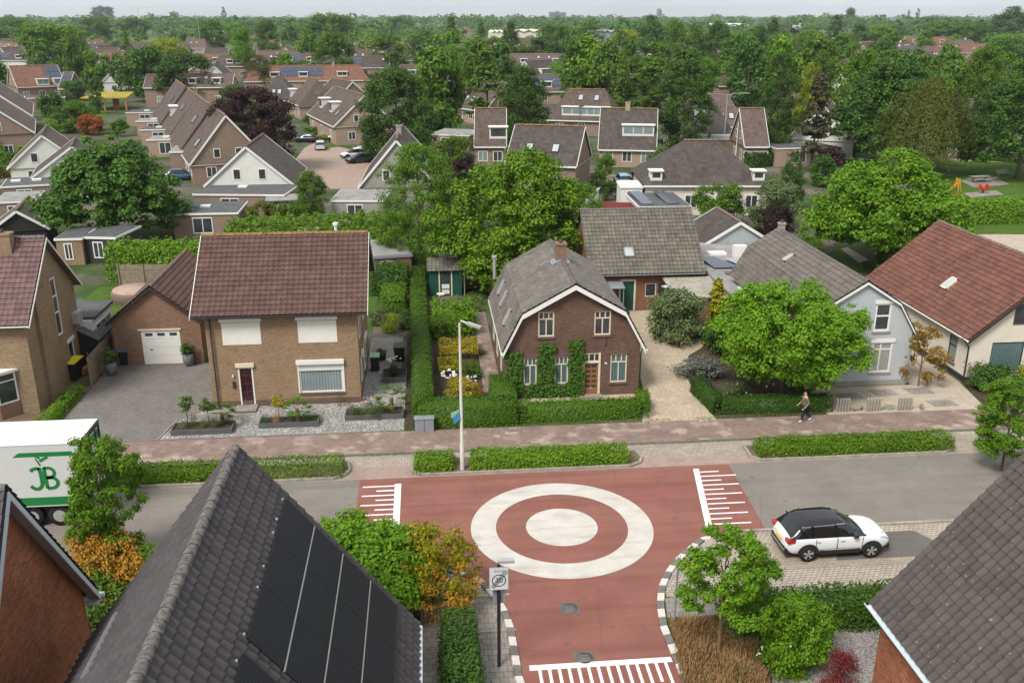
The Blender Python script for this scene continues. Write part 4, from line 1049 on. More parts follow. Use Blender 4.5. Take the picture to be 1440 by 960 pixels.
for y, t in ((51.0, 1.0), (55.0, 1.0)):
    dk = Vector((23.05 - 21.9, 0, 2.0)).normalized(); nk = Vector((-dk.z, 0, dk.x)); skylight(gh, Vector((21.9, y, 3.2)) + dk * t + nk * .03, YV, dk, 0.7, 1.0, nk, col=m_greyrend)
dk = Vector((2.15, 0, 1.35)).normalized(); nk = Vector((-dk.z, 0, dk.x)); skylight(gh, Vector((23.05, 58, 5.2)) + dk * 1.0 + nk * .03, YV, dk, 0.6, 0.8, nk, col=m_greyrend)
chimney(ghr, 25.2, 63.0, 6.2, 6.95, 0.4, 0.4, m_greyrend)
for a in (52, 55.5, 59): win(gh, (22.15, 0, 0), YV, -XV, a, a + 1.1, 0.9, 2.3, rec=-1)
b = MB(); b.obox((22.15, 0, 0), YV, -XV, 60.6, 61.4, 0.004, 0.4, 2.3, 2.9); b.build('heat_pump', m_white, gh)
# ---- white house, rust tiles
wp = [(31.85, 2.8), (36.85, 7.0), (41.85, 2.8)]
fh = [(33.55, 35.6, 0.62, 2.5), (34.6, 36.0, 3.55, 4.9), (38, 40, 0.6, 2.5)]
sl_ = [(50.7, 51.6, 0.75, 2.4), (57.9, 59.8, 1.1, 2.45)]
wh, whr, _ = building('bungalow', 'cream white rendered house with big rust red tiled roof', 32.15, 41.55, 49.4, 62.6, 'y', wp, m_creamwall, m_tile_white, ohg=0.25, holes={'f': fh, 'l': sl_}, verge=m_dark, vw=0.2, gutter=m_white, caps=m_caprust, plinth=m_dark)
o = (0, 49.4, 0)
win(wh, o, XV, -YV, *fh[0], fr=m_dark, fw=0.06, pane=m_paneb, sill=m_br_plinth)
win(wh, o, XV, -YV, *fh[1], fr=m_red_p if False else m_br_plinth, fw=0.08)
win(wh, o, XV, -YV, *fh[2], fr=m_dark, fw=0.06)
win(wh, (32.15, 0, 0), YV, -XV, *sl_[0], fr=m_dark, hs=(0.62,), pane=m_panec, sill=m_br_plinth); win(wh, (32.15, 0, 0), YV, -XV, *sl_[1], fr=m_dark, hs=(0.7,), vs=(0.5,), pane=m_panec, sill=m_br_plinth)
pipe(wh, [(31.75, 49.7, 2.75), (32.05, 49.35, 2.3), (32.05, 49.35, 0.1)], 0.045)
dk = Vector((5, 0, 4.2)).normalized(); nk = Vector((-dk.z, 0, dk.x)); skylight(wh, Vector((31.85, 55.3, 2.8)) + dk * 2.6 + nk * .03, YV, dk, 0.7, 1.0, nk, col=m_cream)
# ---- left tan house with bay window
lp = [(49.35, 5.3), (53.5, 9.2), (57.65, 5.3)]
lt, ltr, _ = building('semi_detached_house', 'olive brown brick house with bay window and plum tiled roof at the left edge', -34, -21.9, 49.75, 57.3, 'x', lp, m_br_ol, m_tile_lh, ohg=0.35, holes={'r': [(53.9, 54.7, 3.1, 6.6), (55.0, 55.9, 0.9, 2.3)]}, verge=m_white, vw=0.14, gutter=m_white)
o = (-21.9, 0, 0)
win(lt, o, YV, XV, 53.9, 54.7, 3.1, 6.6, hs=(0.4, 0.68), fw=0.1, sill=m_br_gar); win(lt, o, YV, XV, 55.0, 55.9, 0.9, 2.3, fw=0.1, sill=m_white, lintel=m_white)
b = MB(); b.box(-21.9, -21.72, 51.2, 52.6, 0, 6.6); b.build('chimney_breast', m_br_ol, lt)
chimney(ltr, -23.6, 52.9, 8.2, 9.5, 0.95, 0.6, m_br_ol)
b = MB(); b.obox(o, YV, XV, 56.2, 57.0, 0.004, 0.35, 3.1, 3.8); b.build('air_conditioner', m_steel, lt)
# bay
bx_ = [(-26.6, 49.7), (-26.0, 48.9), (-23.6, 48.9), (-22.85, 49.7)]
b = MB(); b.slab([(p[0], p[1], 0.85) for p in bx_], 0.84); b.build('bay_base', m_br_gar, lt)
b = MB(); b.slab([(-26.75, 49.7, 2.75), (-26.1, 48.78, 2.75), (-23.5, 48.78, 2.75), (-22.65, 49.7, 2.75)], 0.14); b.build('bay_roof', m_white, lt)
for p, q, vs_ in ((bx_[1], bx_[2], (0.33, 0.66)), (bx_[2], bx_[3], ()), (bx_[0], bx_[1], ())):
    p = Vector((p[0], p[1], 0)); q = Vector((q[0], q[1], 0)); u = (q - p).normalized(); nn = Vector((u.y, -u.x, 0))
    win(lt, p - nn * 0.06, u, nn, 0, (q - p).length, 0.86, 2.6, rec=-1, vs=vs_, hs=(0.74,), fw=0.09)
for a in (-33, -29.5): win(lt, (0, 49.75, 0), XV, -YV, a, a + 1.8, 3.3, 4.8, rec=-1, vs=(0.5,))
# rear annex of that house
an = thing('rear_extension', 'white framed flat roofed extension behind the olive brick house', 'extension', (-23.0, 59.5, 0))
b = MB(); b.box(-25, -21.2, 57.45, 61.2, 0, 2.9); b.build('wall', m_white, an)
b = MB(); b.box(-25.1, -21.08, 57.7, 61.3, 2.902, 3.1); b.build('roof', m_bitumen, an)
win(an, (-21.2, 0, 0), YV, XV, 57.9, 60.8, 0.6, 2.5, rec=-1, vs=(0.33, 0.66))

# ================================================================ SOUTH SIDE, FOREGROUND ROOFS
# ---- house with the solar panels
RX, RY, RZ = -5.6, 24.3, 9.5
sA = (9.5 - 3.2) / 4.93
ha, har, _ = building('solar_house', 'near house with dark pantile roof carrying the solar panels', -10.0, -1.15, 8.0, 24.1, 'y', [(RX - 4.93, 3.2), (RX, RZ), (RX + 4.93, 3.2)], m_br_or, m_tile_A, ohg=0.2, verge=m_dark, vw=0.12, caps=m_cap, tw=0.3, th=0.345, tamp=0.075)
dk = Vector((4.93, 0, -(RZ - 3.2))).normalized(); nk = Vector((-dk.z, 0, dk.x)); base = Vector((RX, RY, RZ))
sp = 0; 
def solpanel(u0, v0, u1, v1, parent=None):
    """u from the far verge towards camera, v down the slope"""
    P = lambda u, v, t: base + Vector((0, -u, 0)) + dk * v + nk * t
    b = MB(); p = [P(u0, v0, .1), P(u1, v0, .1), P(u1, v1, .1), P(u0, v1, .1), P(u0, v0, .14), P(u1, v0, .14), P(u1, v1, .14), P(u0, v1, .14)]
    for q in ((3, 2, 1, 0), (0, 1, 5, 4), (1, 2, 6, 5), (2, 3, 7, 6), (3, 0, 4, 7)): b.face([p[k] for k in q])
    b.face([p[4], p[5], p[6], p[7]], [(0, 0), (0, u1 - u0), (v1 - v0, u1 - u0), (v1 - v0, 0)])
    pan = b.build('solar_panel', m_solar, ha)
    b = MB()
    for a, c, d_, e in ((u0 - .0, u0 + .02, v0, v1), (u1 - .02, u1, v0, v1), (u0 + .02, u1 - .02, v0, v0 + .02), (u0 + .02, u1 - .02, v1 - .02, v1)):
        b.face([P(a, d_, .143), P(c, d_, .143), P(c, e, .143), P(a, e, .143)])
    b.build('frame', m_black, pan)
    return pan
for c in range(4):
    for r in range(3): solpanel(0.4 + r * 2.1, 2.0 + c * 1.225, 0.4 + r * 2.1 + 2.075, 2.0 + c * 1.225 + 1.17)
for c in range(4):
    for r in range(2): solpanel(7.2 + r * 2.1, 2.0 + c * 1.225, 7.2 + r * 2.1 + 2.075, 2.0 + c * 1.225 + 1.17)
P_ = lambda u, v, t: base + Vector((0, -u, 0)) + dk * v + nk * t
for c in range(1, 4):
    b = MB(); b.beam(P_(0.4, 2.0 + c * 1.225 - 0.028, .13), P_(6.7, 2.0 + c * 1.225 - 0.028, .13), 0.035, 0.03, nk); b.build('panel_rail', m_steel, ha)
for u in (0.5, 1.6, 2.3, 3.9, 4.8, 6.6, 7.5):
    b = MB(); q = P_(u, 1.93, .08); b.box(q.x - .035, q.x + .03, q.y - .03, q.y + .03, q.z - .03, q.z + .03); b.build('panel_clamp', m_steel, ha)
b = MB(); b.tube([(RX + 5.0, 24.25, 3.14), (RX + 5.0, 8, 3.14)], 0.075, 10); b.build('gutter', m_fascia, ha)
b = MB(); b.tube([(RX - 5.0, 24.25, 3.14), (RX - 5.0, 8, 3.14)], 0.075, 10); b.build('gutter', m_fascia, ha)
dkl = Vector((-4.93, 0, -(RZ - 3.2))).normalized()
q = Vector((RX, RY - 3.2, RZ)) + dkl * 5.4 + Vector((dkl.z, 0, -dkl.x)) * 0.1
b = MB(); nl = Vector((dkl.z, 0, -dkl.x)); b.beam(Vector((RX, 22.4, RZ)) + dkl * 5.2 + nl * .09, Vector((RX, 19.9, RZ)) + dkl * 5.2 + nl * .09, 0.22, 0.12, nl); b.build('roof_window', m_zinc, har)
b = MB(); v = Vector((RX, 18.2, RZ)) + dkl * 6.6; b.tube([v, v + Vector((0, 0, 0.9))], 0.1, 12); b.tube([v + Vector((0, 0, .9)), v + Vector((0, 0, 1.1))], 0.15, 12); b.build('roof_vent', m_dark, har)
# ---- left neighbour with orange brick gable
LX, LY, LZ = -11.05, 22.4, 9.5
ln, lnr, _ = building('brick_gable_house', 'near house with orange brick gable and wide grey soffit at the left edge', -24, -11.4, 17.0, 26.5, 'x', [(17.0, 2.1), (LY, LZ), (26.9, 3.25)], m_br_or, m_tile_A, ohg=0.35, caps=m_cap, tamp=0.075)
def gb(y0, z0, y1, z1, w, off, th_, nm, mat, x0=-11.4, x1=-11.04):
    b = MB(); a = Vector((x1, y0, z0)); c = Vector((x1, y1, z1)); dn = Vector((0, 0, -1))
    for xa, xb in ((x0, x1),):
        p = [Vector((xa, y0, z0 - off)), Vector((xa, y1, z1 - off)), Vector((xb, y1, z1 - off)), Vector((xb, y0, z0 - off))]
        b.face(p); b.face([q + dn * th_ for q in p])
        for k in range(4): b.face([p[k], p[(k + 1) % 4], p[(k + 1) % 4] + dn * th_, p[k] + dn * th_])
    b.build(nm, mat, ln)
gb(LY, LZ, 26.95, 3.2, 0.3, 0.11, 0.24, 'bargeboard', m_fascia, -11.04, -11.0); gb(17.0, 2.1, LY, LZ, 0.3, 0.11, 0.24, 'bargeboard', m_fascia, -11.04, -11.0)
gb(LY, LZ, 26.95, 3.2, 0.3, 0.16, 0.04, 'soffit', m_soffit, -11.398, -11.045)
b = MB(); b.box(-24, -11.0, 26.5, 26.95, 3.0, 3.05); b.build('soffit', m_soffit, ln)
b = MB(); b.box(-24, -10.95, 26.95, 27.1, 3.0, 3.14); b.build('gutter', m_fascia, ln)
pipe(ln, [(-11.3, 19.9, 5.9), (-11.3, 19.3, 4.6), (-11.3, 18.9, 0.1)], 0.05, m_fascia)
# ---- right neighbour, spotted roof
hr, hrr, _ = building('dark_roofed_house', 'near house with spotted dark tiled roof in the lower right corner', 14.15, 23.2, 8.0, 23.85, 'y', [(13.8, 3.2), (18.8, 9.15), (23.8, 3.2)], m_br_or, m_tile_R, ohg=0.2, verge=m_dark, vw=0.1, caps=m_cap, th=0.345, tamp=0.075)
b = MB(); b.smooth = True; b.grid([[(13.72 + .09 * math.cos(a), y, 3.18 - .09 * math.sin(a)) for a in [math.pi * k / 8 for k in range(9)]] for y in (24.1, 8)]); b.smooth = False; b.box(13.6, 13.63, 8, 24.1, 3.17, 3.2); b.build('gutter', m_fascia, hr)
win(hr, (14.15, 0, 0), YV, -XV, 19.0, 20.3, 0.9, 2.5, rec=-1, pane=m_paneb)

# ================================================================ GARDENS AND PLANTING
sheet('driveway', [(-20.35, 45.4), (-14.5, 45.4), (-14.0, 48.2), (-12.45, 49.7), (-12.45, 57), (-20.3, 57)], 0.012, m_drive)
sheet('front_garden_gravel', [(-14.4, 45.4), (-1.6, 45.4), (-1.6, 54.5), (-4.1, 54.5), (-4.1, 49.65), (-12.4, 49.65), (-13.95, 48.2)], 0.014, m_gravg)
sheet('garden_path', [(-13.6, 48.0), (-9.9, 48.25), (-9.9, 49.6), (-12.2, 49.6)], 0.02, m_slabs)
kerb('kerb', [(-14.45, 45.4), (-14.0, 48.2), (-12.45, 49.7)], 0.06, 0.06, m_kerb)
sheet('garden_soil', [(-1.5, 45.4), (-1.0, 45.4), (-1.2, 75), (-1.8, 75)], 0.018, m_soil)
sheet('garden_path', [(-4.1, 54.5), (-1.9, 54.5), (-1.9, 61), (-4.1, 61)], 0.016, m_slabs)
sheet('lawn', [(-22, 62), (-4.1, 62), (-4.1, 80), (-22, 80)], 0.016, m_lawn)
sheet('garden_soil', [(-21.85, 45.4), (-20.4, 45.4), (-20.35, 56), (-21.85, 56)], 0.01, m_weedy)
sheet('garden_soil', [(-34, 45.4), (-21.85, 45.4), (-21.85, 49.8), (-34, 49.8)], 0.01, m_weedy)
sheet('garden_soil', [(0.1, 47), (3.3, 47), (3.3, 52), (3.4, 66), (0.1, 67)], 0.012, m_soil)
sheet('garden_path', [(3.0, 50.5), (4.1, 50.5), (4.1, 66), (3.2, 66)], 0.018, m_side)
sheet('lawn', [(2.5, 66), (5.2, 66), (5.2, 74), (2.5, 74)], 0.02, m_lawn)
gp_ = PX([(905, 598), (905, 553), (893, 490), (885, 437), (925, 436), (940, 470), (962, 476), (1000, 476), (985, 490), (968, 500), (965, 530), (985, 565), (1013, 597)])
sheet('gravel_drive', [(p[0], max(p[1], 45.34)) for p in gp_], 0.014, m_gravb)
sheet('garden_path', [(4.3, 48.4), (12, 48.4), (12, 49.44), (4.3, 49.44)], 0.012, m_gravb)
sheet('garden_soil', [(4.6, 46.7), (11.5, 46.7), (11.5, 48.4), (4.6, 48.4)], 0.01, m_soil)
sheet('garden_soil', PX([(985, 476), (1050, 476), (1150, 545), (1175, 582), (1015, 588), (970, 540), (968, 502)]), 0.01, m_soil)
sheet('front_yard', [(21.9, 45.38), (31.2, 45.38), (31.9, 49.5), (31.9, 63), (28.7, 63), (28.7, 49.3), (21.9, 49.3)], 0.014, m_beige)
for x, y in ((24.3, 47.9), (26.6, 48.2), (28.8, 48.3), (29.2, 46.4)):
    sheet('paving_panel', [(x - 0.75, y - 0.45), (x + 0.75, y - 0.45), (x + 0.6, y + 0.45), (x - 0.9, y + 0.45)], 0.021, m_slabs)
sheet('garden_soil', [(31.3, 45.4), (45, 45.4), (45, 49.3), (32.0, 49.3)], 0.01, m_soil)
# long clipped hedge and its returns
leafbox('clipped_hedge', 'long narrow clipped hedge running back from the sidewalk beside the flower garden', [([(-1.05, 45.6), (0.0, 46.8), (-0.42, 75), (-1.5, 75)], 1.5)], 'hedge', 190, 0.05, 0.05, rough=.025)
leafbox('clipped_hedge', 'square cut hedge block behind the street lamp, closing the flower garden', [([(-0.98, 45.58), (4.55, 45.58), (4.55, 47.0), (-0.9, 47.0)], 1.3), ([(3.15, 47.0), (4.6, 47.0), (4.7, 50.2), (3.35, 50.2)], 1.3)], 'hedge', 190, 0.05, 0.04)
leafbox('clipped_hedge', 'low clipped hedge before the gambrel house, turning back at its right end', [([(4.6, 45.8), (11.9, 45.9), (11.9, 46.75), (4.6, 46.7)], 1.0), ([(11.3, 46.75), (12.1, 46.75), (12.2, 47.8), (11.45, 47.8)], 1.0)], 'hedge', 200, 0.05, 0.045, rough=.02)
leafbox('clipped_hedge', 'low clipped hedge bending round the corner garden under the maple', [([(15.6, 46.0), (22.3, 45.75), (22.4, 46.5), (16.2, 46.8)], 0.9), ([(15.5, 46.1), (16.3, 46.8), (15.95, 49.9), (15.15, 49.5)], 0.9)], 'hedged', 190, 0.05, 0.04)
gv = 'hedges on the verge along the road'
for x0, x1, lb in ((-46, -4.45, 'long ragged verge hedge behind the truck and the solar roof'), (-0.95, 0.85, 'short verge hedge just left of the tall street lamp'), (1.8, 9.55, 'verge hedge just right of the street lamp, above the painted ring'), (16.3, 26.4, 'verge hedge on the right above the parked white car')):
    leafbox('verge_hedge', lb, [([(x0, 40.42), (x1, 40.42), (x1, 41.62), (x0, 41.62)], 0.7)], 'laurel', 420 if x0 > -10 else 240, 0.05, 0.07, group=gv, rough=0.05, seed=int(x0 + 60))
leafbox('hedge', 'bushy hedge behind the parked car, at the edge of the mauve gravel garden', [([(10.2, 26.6), (17.5, 26.9), (17.5, 28.1), (10.2, 28.1)], 1.15)], 'hedged', 260, 0.06, 0.08, rough=0.06)
leafbox('hedge', 'upright dark green hedge between the solar house and the side street pavement', [([(0.0, 20), (1.2, 20), (1.2, 27.4), (0.1, 27.4)], 1.5)], 'deep', 320, 0.06, 0.08, rough=0.07)
# bushes south
shrub('round_bush', 'big round green bush with white flowers on the gravel garden beside the right house', (11.95, 25.2, 0), 1.35, 1.3, 2.7, 'bright', 16000, 0.035, 'bush', seed=1, clumps=140)
rs = np.random.RandomState(4)
def flowers(name, label, c, r, h0, h1, n, mat, leaf=0.06, cat='flowers', seed=1, kind='stuff'):
    rs = np.random.RandomState(seed); a = rs.uniform(0, 6.28, n); q = np.sqrt(rs.uniform(0.2, 1, n)) * r
    P = np.stack([q * np.cos(a), q * np.sin(a), rs.uniform(h0, h1, n)], 1); P = np.repeat(P, 3, 0) + rs.normal(0, leaf * .5, (n * 3, 3))
    me = leaf_mesh(name, leaf_arrays(P, rs.normal(0, .5, P.shape) + [0, -0.4, 1], leaf, rs), rs.uniform(0, 1, (n * 3, 3)), m_L[mat])
    return tag(link(name, me, None, c), label, cat, None, kind)
flowers('white_blossom', 'white blossom scattered over the big round bush', (11.6, 25.0, 0), 1.2, 0.5, 1.9, 12, 'white', 0.045, seed=3)
bedleaves('dry_grass', 'tall rust and straw coloured ornamental grass beside the side street', [(8.4, 27.9), (11.2, 27.8), (11.0, 25.6), (10.7, 23.8), (7.95, 23.8), (8.1, 25.5)], 'straw', 9000, 0.014, 0.2, 0.5, 'grass', blade=True)
bedleaves('bed_undergrowth', 'green undergrowth in the dry grass bed beside the side street', [(8.3, 25.6), (10.6, 25.4), (10.7, 22), (7.9, 22)], 'green', 2600, 0.045, 0.03, 0.35, 'ground cover')
shrub('red_maple', 'small dark red maple on the gravel beside the right house wall', (13.35, 24.2, 0), 0.75, 0.7, 1.15, 'redl', 3500, 0.035, 'maple', seed=2)
shrub('red_maple', 'bright red leaved shrub at the very bottom edge, left of the brick wall', (12.55, 23.5, 0), 0.6, 0.6, 0.75, 'redl', 3000, 0.035, 'maple', seed=1)
shrub('feathery_shrub', 'pale feathery plant left of the round bush', (10.5, 26.3, 0), 0.45, 0.45, 0.5, 'grey', 900, 0.03, seed=0)
# tree / bushes left of the side street
tree('acacia_tree', 'bright yellow green feathery tree behind the solar roof', (-3.0, 30.1, 0), 3.3, 3.2, 'dome', 'bright', 3, c0=0.12, seed=1, bark=m_barkb, leaf=0.024, asp=0.8, n=60000)
tree('autumn_tree', 'orange and yellow thin leaved tree beside the side street corner', (-0.2, 29.9, 0), 3.3, 1.9, 'loose', 'goldg', 2, c0=0.15, seed=2, bark=m_barkb, n=8000, leaf=0.03, asp=1.2)
tree('autumn_tree', 'low orange leaved shrub tree below the bright acacia crown', (0.3, 29.0, 0), 2.5, 1.35, 'loose', 'orange', 1, c0=0.1, seed=1, bark=m_barkb, n=3200, leaf=0.035, asp=1.2)
shrub('orange_bush', 'wide orange leaved bush between the two near roofs', (-12.7, 32.0, 0), 2.9, 1.4, 2.4, 'orange', 16000, 0.032, 'bush', seed=0, clumps=120)
shrub('green_bush', 'lime green bush right of the orange bush between the near roofs', (-11.0, 31.6, 0), 1.5, 1.3, 1.8, 'bright', 4500, 0.05, 'bush', seed=1, clumps=40)
shrub('green_bush', 'green bush below the orange bush, against the brick gable house', (-12.2, 29.9, 0), 1.9, 1.2, 1.8, 'green', 4500, 0.055, 'bush', seed=2, clumps=40)
shrub('green_bush', 'dark green bush low in the gap between the two near houses', (-10.9, 27.6, 0), 1.1, 1.4, 1.3, 'hedged', 2600, 0.06, 'bush', seed=0)
shrub('green_bush', 'yellow green bush showing just over the solar roof verge', (-9.2, 31.5, 0), 1.2, 1.0, 1.5, 'lime', 2400, 0.06, 'bush', seed=2)
# street trees
gst = 'young street trees'
tree('street_tree', 'young street tree standing in front of the white truck', (-12.85, 33.1, 0), 6.2, 1.7, 'loose', 'bright', 2, c0=0.12, group=gst, seed=0, asp=2.3, leaf=0.03, n=24000, clumps=170)
tree('street_tree', 'young street tree in the dry grass bed right of the side street', (9.6, 25.9, 0), 5.2, 1.8, 'loose', 'bright', 2, c0=0.36, group=gst, seed=2, bark=m_barkb, asp=1.6, leaf=0.03, n=18000, clumps=150)
tree('street_tree', 'young street tree cut by the right edge, above the near dark roof', (27.6, 38.2, 0), 5.0, 1.9, 'loose', 'bright', 2, c0=0.15, group=gst, seed=1, asp=2.0)
tree('maple_tree', 'dense bright green maple in the corner garden in front of the grey house', (20.4, 48.6, 0), 6.8, 4.3, 'round', 'bright', 3, c0=0.14, seed=2, asp=1.3, leaf=0.02, n=70000, clumps=420)
tree('orange_maple', 'small golden orange maple at the corner of the grey house', (29.1, 49.1, 0), 3.9, 1.45, 'loose', 'autumn', 1, c0=0.06, seed=1, n=5200, leaf=0.04, bark=m_barkb)
# plants round the corner garden
shrub('lavender_bush', 'wide lavender bush on the edge of the sand coloured gravel drive', (16.4, 51.7, 0), 1.5, 1.7, 1.2, 'lav', 5000, 0.045, 'lavender', seed=1, clumps=40)
shrub('green_bush', 'low grey green bush with white roses under the maple', (17.6, 48.6, 0), 1.3, 1.0, 0.9, 'grey', 2600, 0.05, 'bush', seed=1)
shrub('green_bush', 'dark low bush at the right foot of the maple', (21.3, 47.9, 0), 1.0, 0.9, 0.9, 'dark', 1800, 0.06, 'bush', seed=0)
flowers('white_roses', 'white roses on the low bush in the corner garden', (17.4, 47.6, 0), 1.1, 0.5, 0.95, 9, 'white', 0.05, seed=5)
shrub('big_shrub', 'large grey green rounded shrub at the head of the gravel drive, before the outbuilding', (16.8, 58.7, 0), 2.3, 2.2, 3.6, 'grey', 11000, 0.04, seed=1, clumps=70)
tree('golden_conifer', 'yellow green conifer beside the corrugated lean-to', (19.3, 58.3, 0), 4.7, 1.5, 'cone', 'goldg', 1, c0=0.02, seed=1, n=5500, leaf=0.06, asp=2.6, cat='conifer')
shrub('big_shrub', 'dark green shrub at the foot of the golden conifer', (19.4, 56.6, 0), 2.2, 1.4, 2.1, 'deep', 6000, 0.05, seed=2, clumps=50)
shrub('big_shrub', 'dark shrub between the golden conifer and the grey house', (21.0, 57.8, 0), 1.1, 1.6, 2.6, 'dark', 3500, 0.055, seed=0)
for k, (x, y, r, h, m, lb) in enumerate([(33.2, 48.2, 1.4, 1.5, 'deep', 'leafy dark green shrub below the window of the cream house'), (35.6, 48.0, 1.2, 1.6, 'lime', 'yellow green shrub right of the dark shrub in front of the cream house'), (33.9, 46.6, 1.0, 1.1, 'green', 'low green shrub beside the sidewalk in front of the cream house')]):
    shrub('front_shrub', lb, (x, y, 0), r, r, h, m, 3200, 0.06, seed=k)
for k, (px, py) in enumerate([(1205, 577), (1248, 576), (1295, 574)]):
    p = G(px, py); shrub('grass_tuft', ['low green tuft between the first and second post groups', 'low green tuft between the second and third post groups', 'low green tuft right of the third post group'][k], (p.x, p.y, 0), 0.6, 0.2, 0.32, 'green', 500, 0.05, 'grass tuft', 'tufts between the concrete posts', seed=k)
# flower garden strip between hedge and gambrel house
shrub('golden_shrub', 'bright golden yellow round shrub behind the hedge block', (1.75, 49.3, 0), 1.25, 1.0, 1.35, 'gold', 5000, 0.045, seed=1, clumps=40)
bedleaves('yellow_flowers', 'upper bed of yellow flowers in the narrow garden', [(0.5, 55.7), (3.0, 55.7), (3.1, 58.6), (0.5, 58.6)], 'gold', 2600, 0.06, 0.45, 0.9, 'flowers')
bedleaves('yellow_flowers', 'lower bed of yellow flowers in the narrow garden, next to white flowers', [(0.4, 53.0), (1.7, 53.0), (1.7, 55.4), (0.4, 55.4)], 'goldg', 1300, 0.06, 0.35, 0.8, 'flowers')
shrub('green_bush', 'green leafy plant right of the lower yellow flowers', (2.3, 53.2, 0), 0.8, 1.2, 0.9, 'green', 2400, 0.05, 'bush', seed=2)
shrub('green_bush', 'dark mound behind the upper yellow flowers', (3.0, 57.0, 0), 0.6, 0.8, 0.7, 'dark', 1400, 0.05, 'bush', seed=0)
flowers('white_flowers', 'white hydrangea heads above the golden shrub', (1.0, 51.6, 0), 0.45, 0.7, 1.0, 26, 'white', 0.07, seed=7)
flowers('white_flowers', 'white flower heads beside the street lamp pole', (2.3, 50.9, 0), 0.35, 0.6, 0.9, 14, 'white', 0.07, seed=8)
leafbox('garden_bushes', 'bright green bush row in front of the green garden shed', [([(0.2, 60.6), (3.0, 60.6), (3.0, 64.8), (0.2, 64.8)], 1.5)], 'laurel', 90, 0.09, 0.12, 'bush', rough=0.16)
shrub('green_bush', 'rounded green bush at the left of the bright bush row', (0.6, 60.3, 0), 0.9, 0.9, 1.5, 'green', 2400, 0.05, 'bush', seed=1)
bedleaves('herb_bed', 'grey green herbs in front of the open lean-to shed', [(1.5, 66.2), (4.2, 66.2), (4.2, 69.4), (1.5, 69.4)], 'grey', 900, 0.09, 0.1, 0.5, 'herbs')
for k, (x, y) in enumerate([(5.1, 47.6), (6.6, 47.7), (8.0, 47.6), (10.6, 47.5)]):
    shrub('border_plant', ['pale green border plant at the left end behind the low hedge', 'second green border plant from the left behind the low hedge', 'green border plant in front of the wooden door', 'small border plant right of the wooden front door'][k], (x, y, 0), 0.6, 0.45, 0.75 if k < 3 else 0.4, ['hedge', 'bright', 'green', 'green'][k], 1100, 0.05, 'plant', 'border plants before the gambrel house', seed=k % 3)
shrub('green_bush', 'dark bush at the left corner of the gambrel house beside the climber', (4.5, 50.7, 0), 0.8, 0.9, 1.6, 'hedged', 1800, 0.06, 'bush', seed=1)
# tan house side garden
leafbox('box_hedge', 'square clipped bright hedge block behind the tan house side garden', [([(-3.6, 66.3), (-1.85, 66.3), (-1.85, 69.6), (-3.6, 69.6)], 1.5)], 'laurel', 130, 0.07, 0.06)
leafbox('box_hedge', 'dark glossy hedge behind the clipped hedge block', [([(-4.6, 71), (-1.7, 71), (-1.7, 73.5), (-4.6, 73.5)], 2.2)], 'deep', 100, 0.09, 0.1, rough=0.05)
shrub('topiary_ball', 'round clipped yellow green ball bush in the tan house side garden', (-2.85, 61.9, 0), 0.85, 0.85, 1.5, 'lime', 2600, 0.045, 'topiary', seed=1)
shrub('green_bush', 'dark leafy bush right of the topiary ball', (-2.0, 63.0, 0), 0.8, 0.9, 1.5, 'deep', 2200, 0.05, 'bush', seed=0)
shrub('green_bush', 'pale bush left of the topiary ball near the tan house', (-3.7, 63.8, 0), 0.7, 1.0, 1.2, 'grey', 1800, 0.06, 'bush', seed=2)
def rbed(px, x0, x1, y0, y1, label, plants):
    o = thing('raised_bed', label, 'planting bed', ((x0 + x1) / 2, (y0 + y1) / 2, 0), 0, 'raised beds in the gravel front garden')
    b = MB(); t = 0.07; h = 0.3
    b.box(x0, x1, y0, y0 + t, 0, h); b.box(x0, x1, y1 - t, y1, 0, h); b.box(x0, x0 + t, y0 + t, y1 - t, 0, h); b.box(x1 - t, x1, y0 + t, y1 - t, 0, h); b.build('edging', m_bedwall, o)
    b = MB(); b.box(x0 + t, x1 - t, y0 + t, y1 - t, 0.02, 0.22); b.build('soil', m_soil, o)
rbed(0, -13.9, -10.7, 46.0, 47.1, 'raised bed in the gravel nearest the driveway', 0)
rbed(0, -9.4, -6.2, 46.5, 47.4, 'middle raised bed in the gravel below the big window', 0)
rbed(0, -4.85, -1.65, 47.1, 48.2, 'right raised bed in the gravel with a palm', 0)
rbed(0, -3.05, -1.55, 52.5, 54.2, 'small raised bed with white roses beside the bins', 0)
k = 0
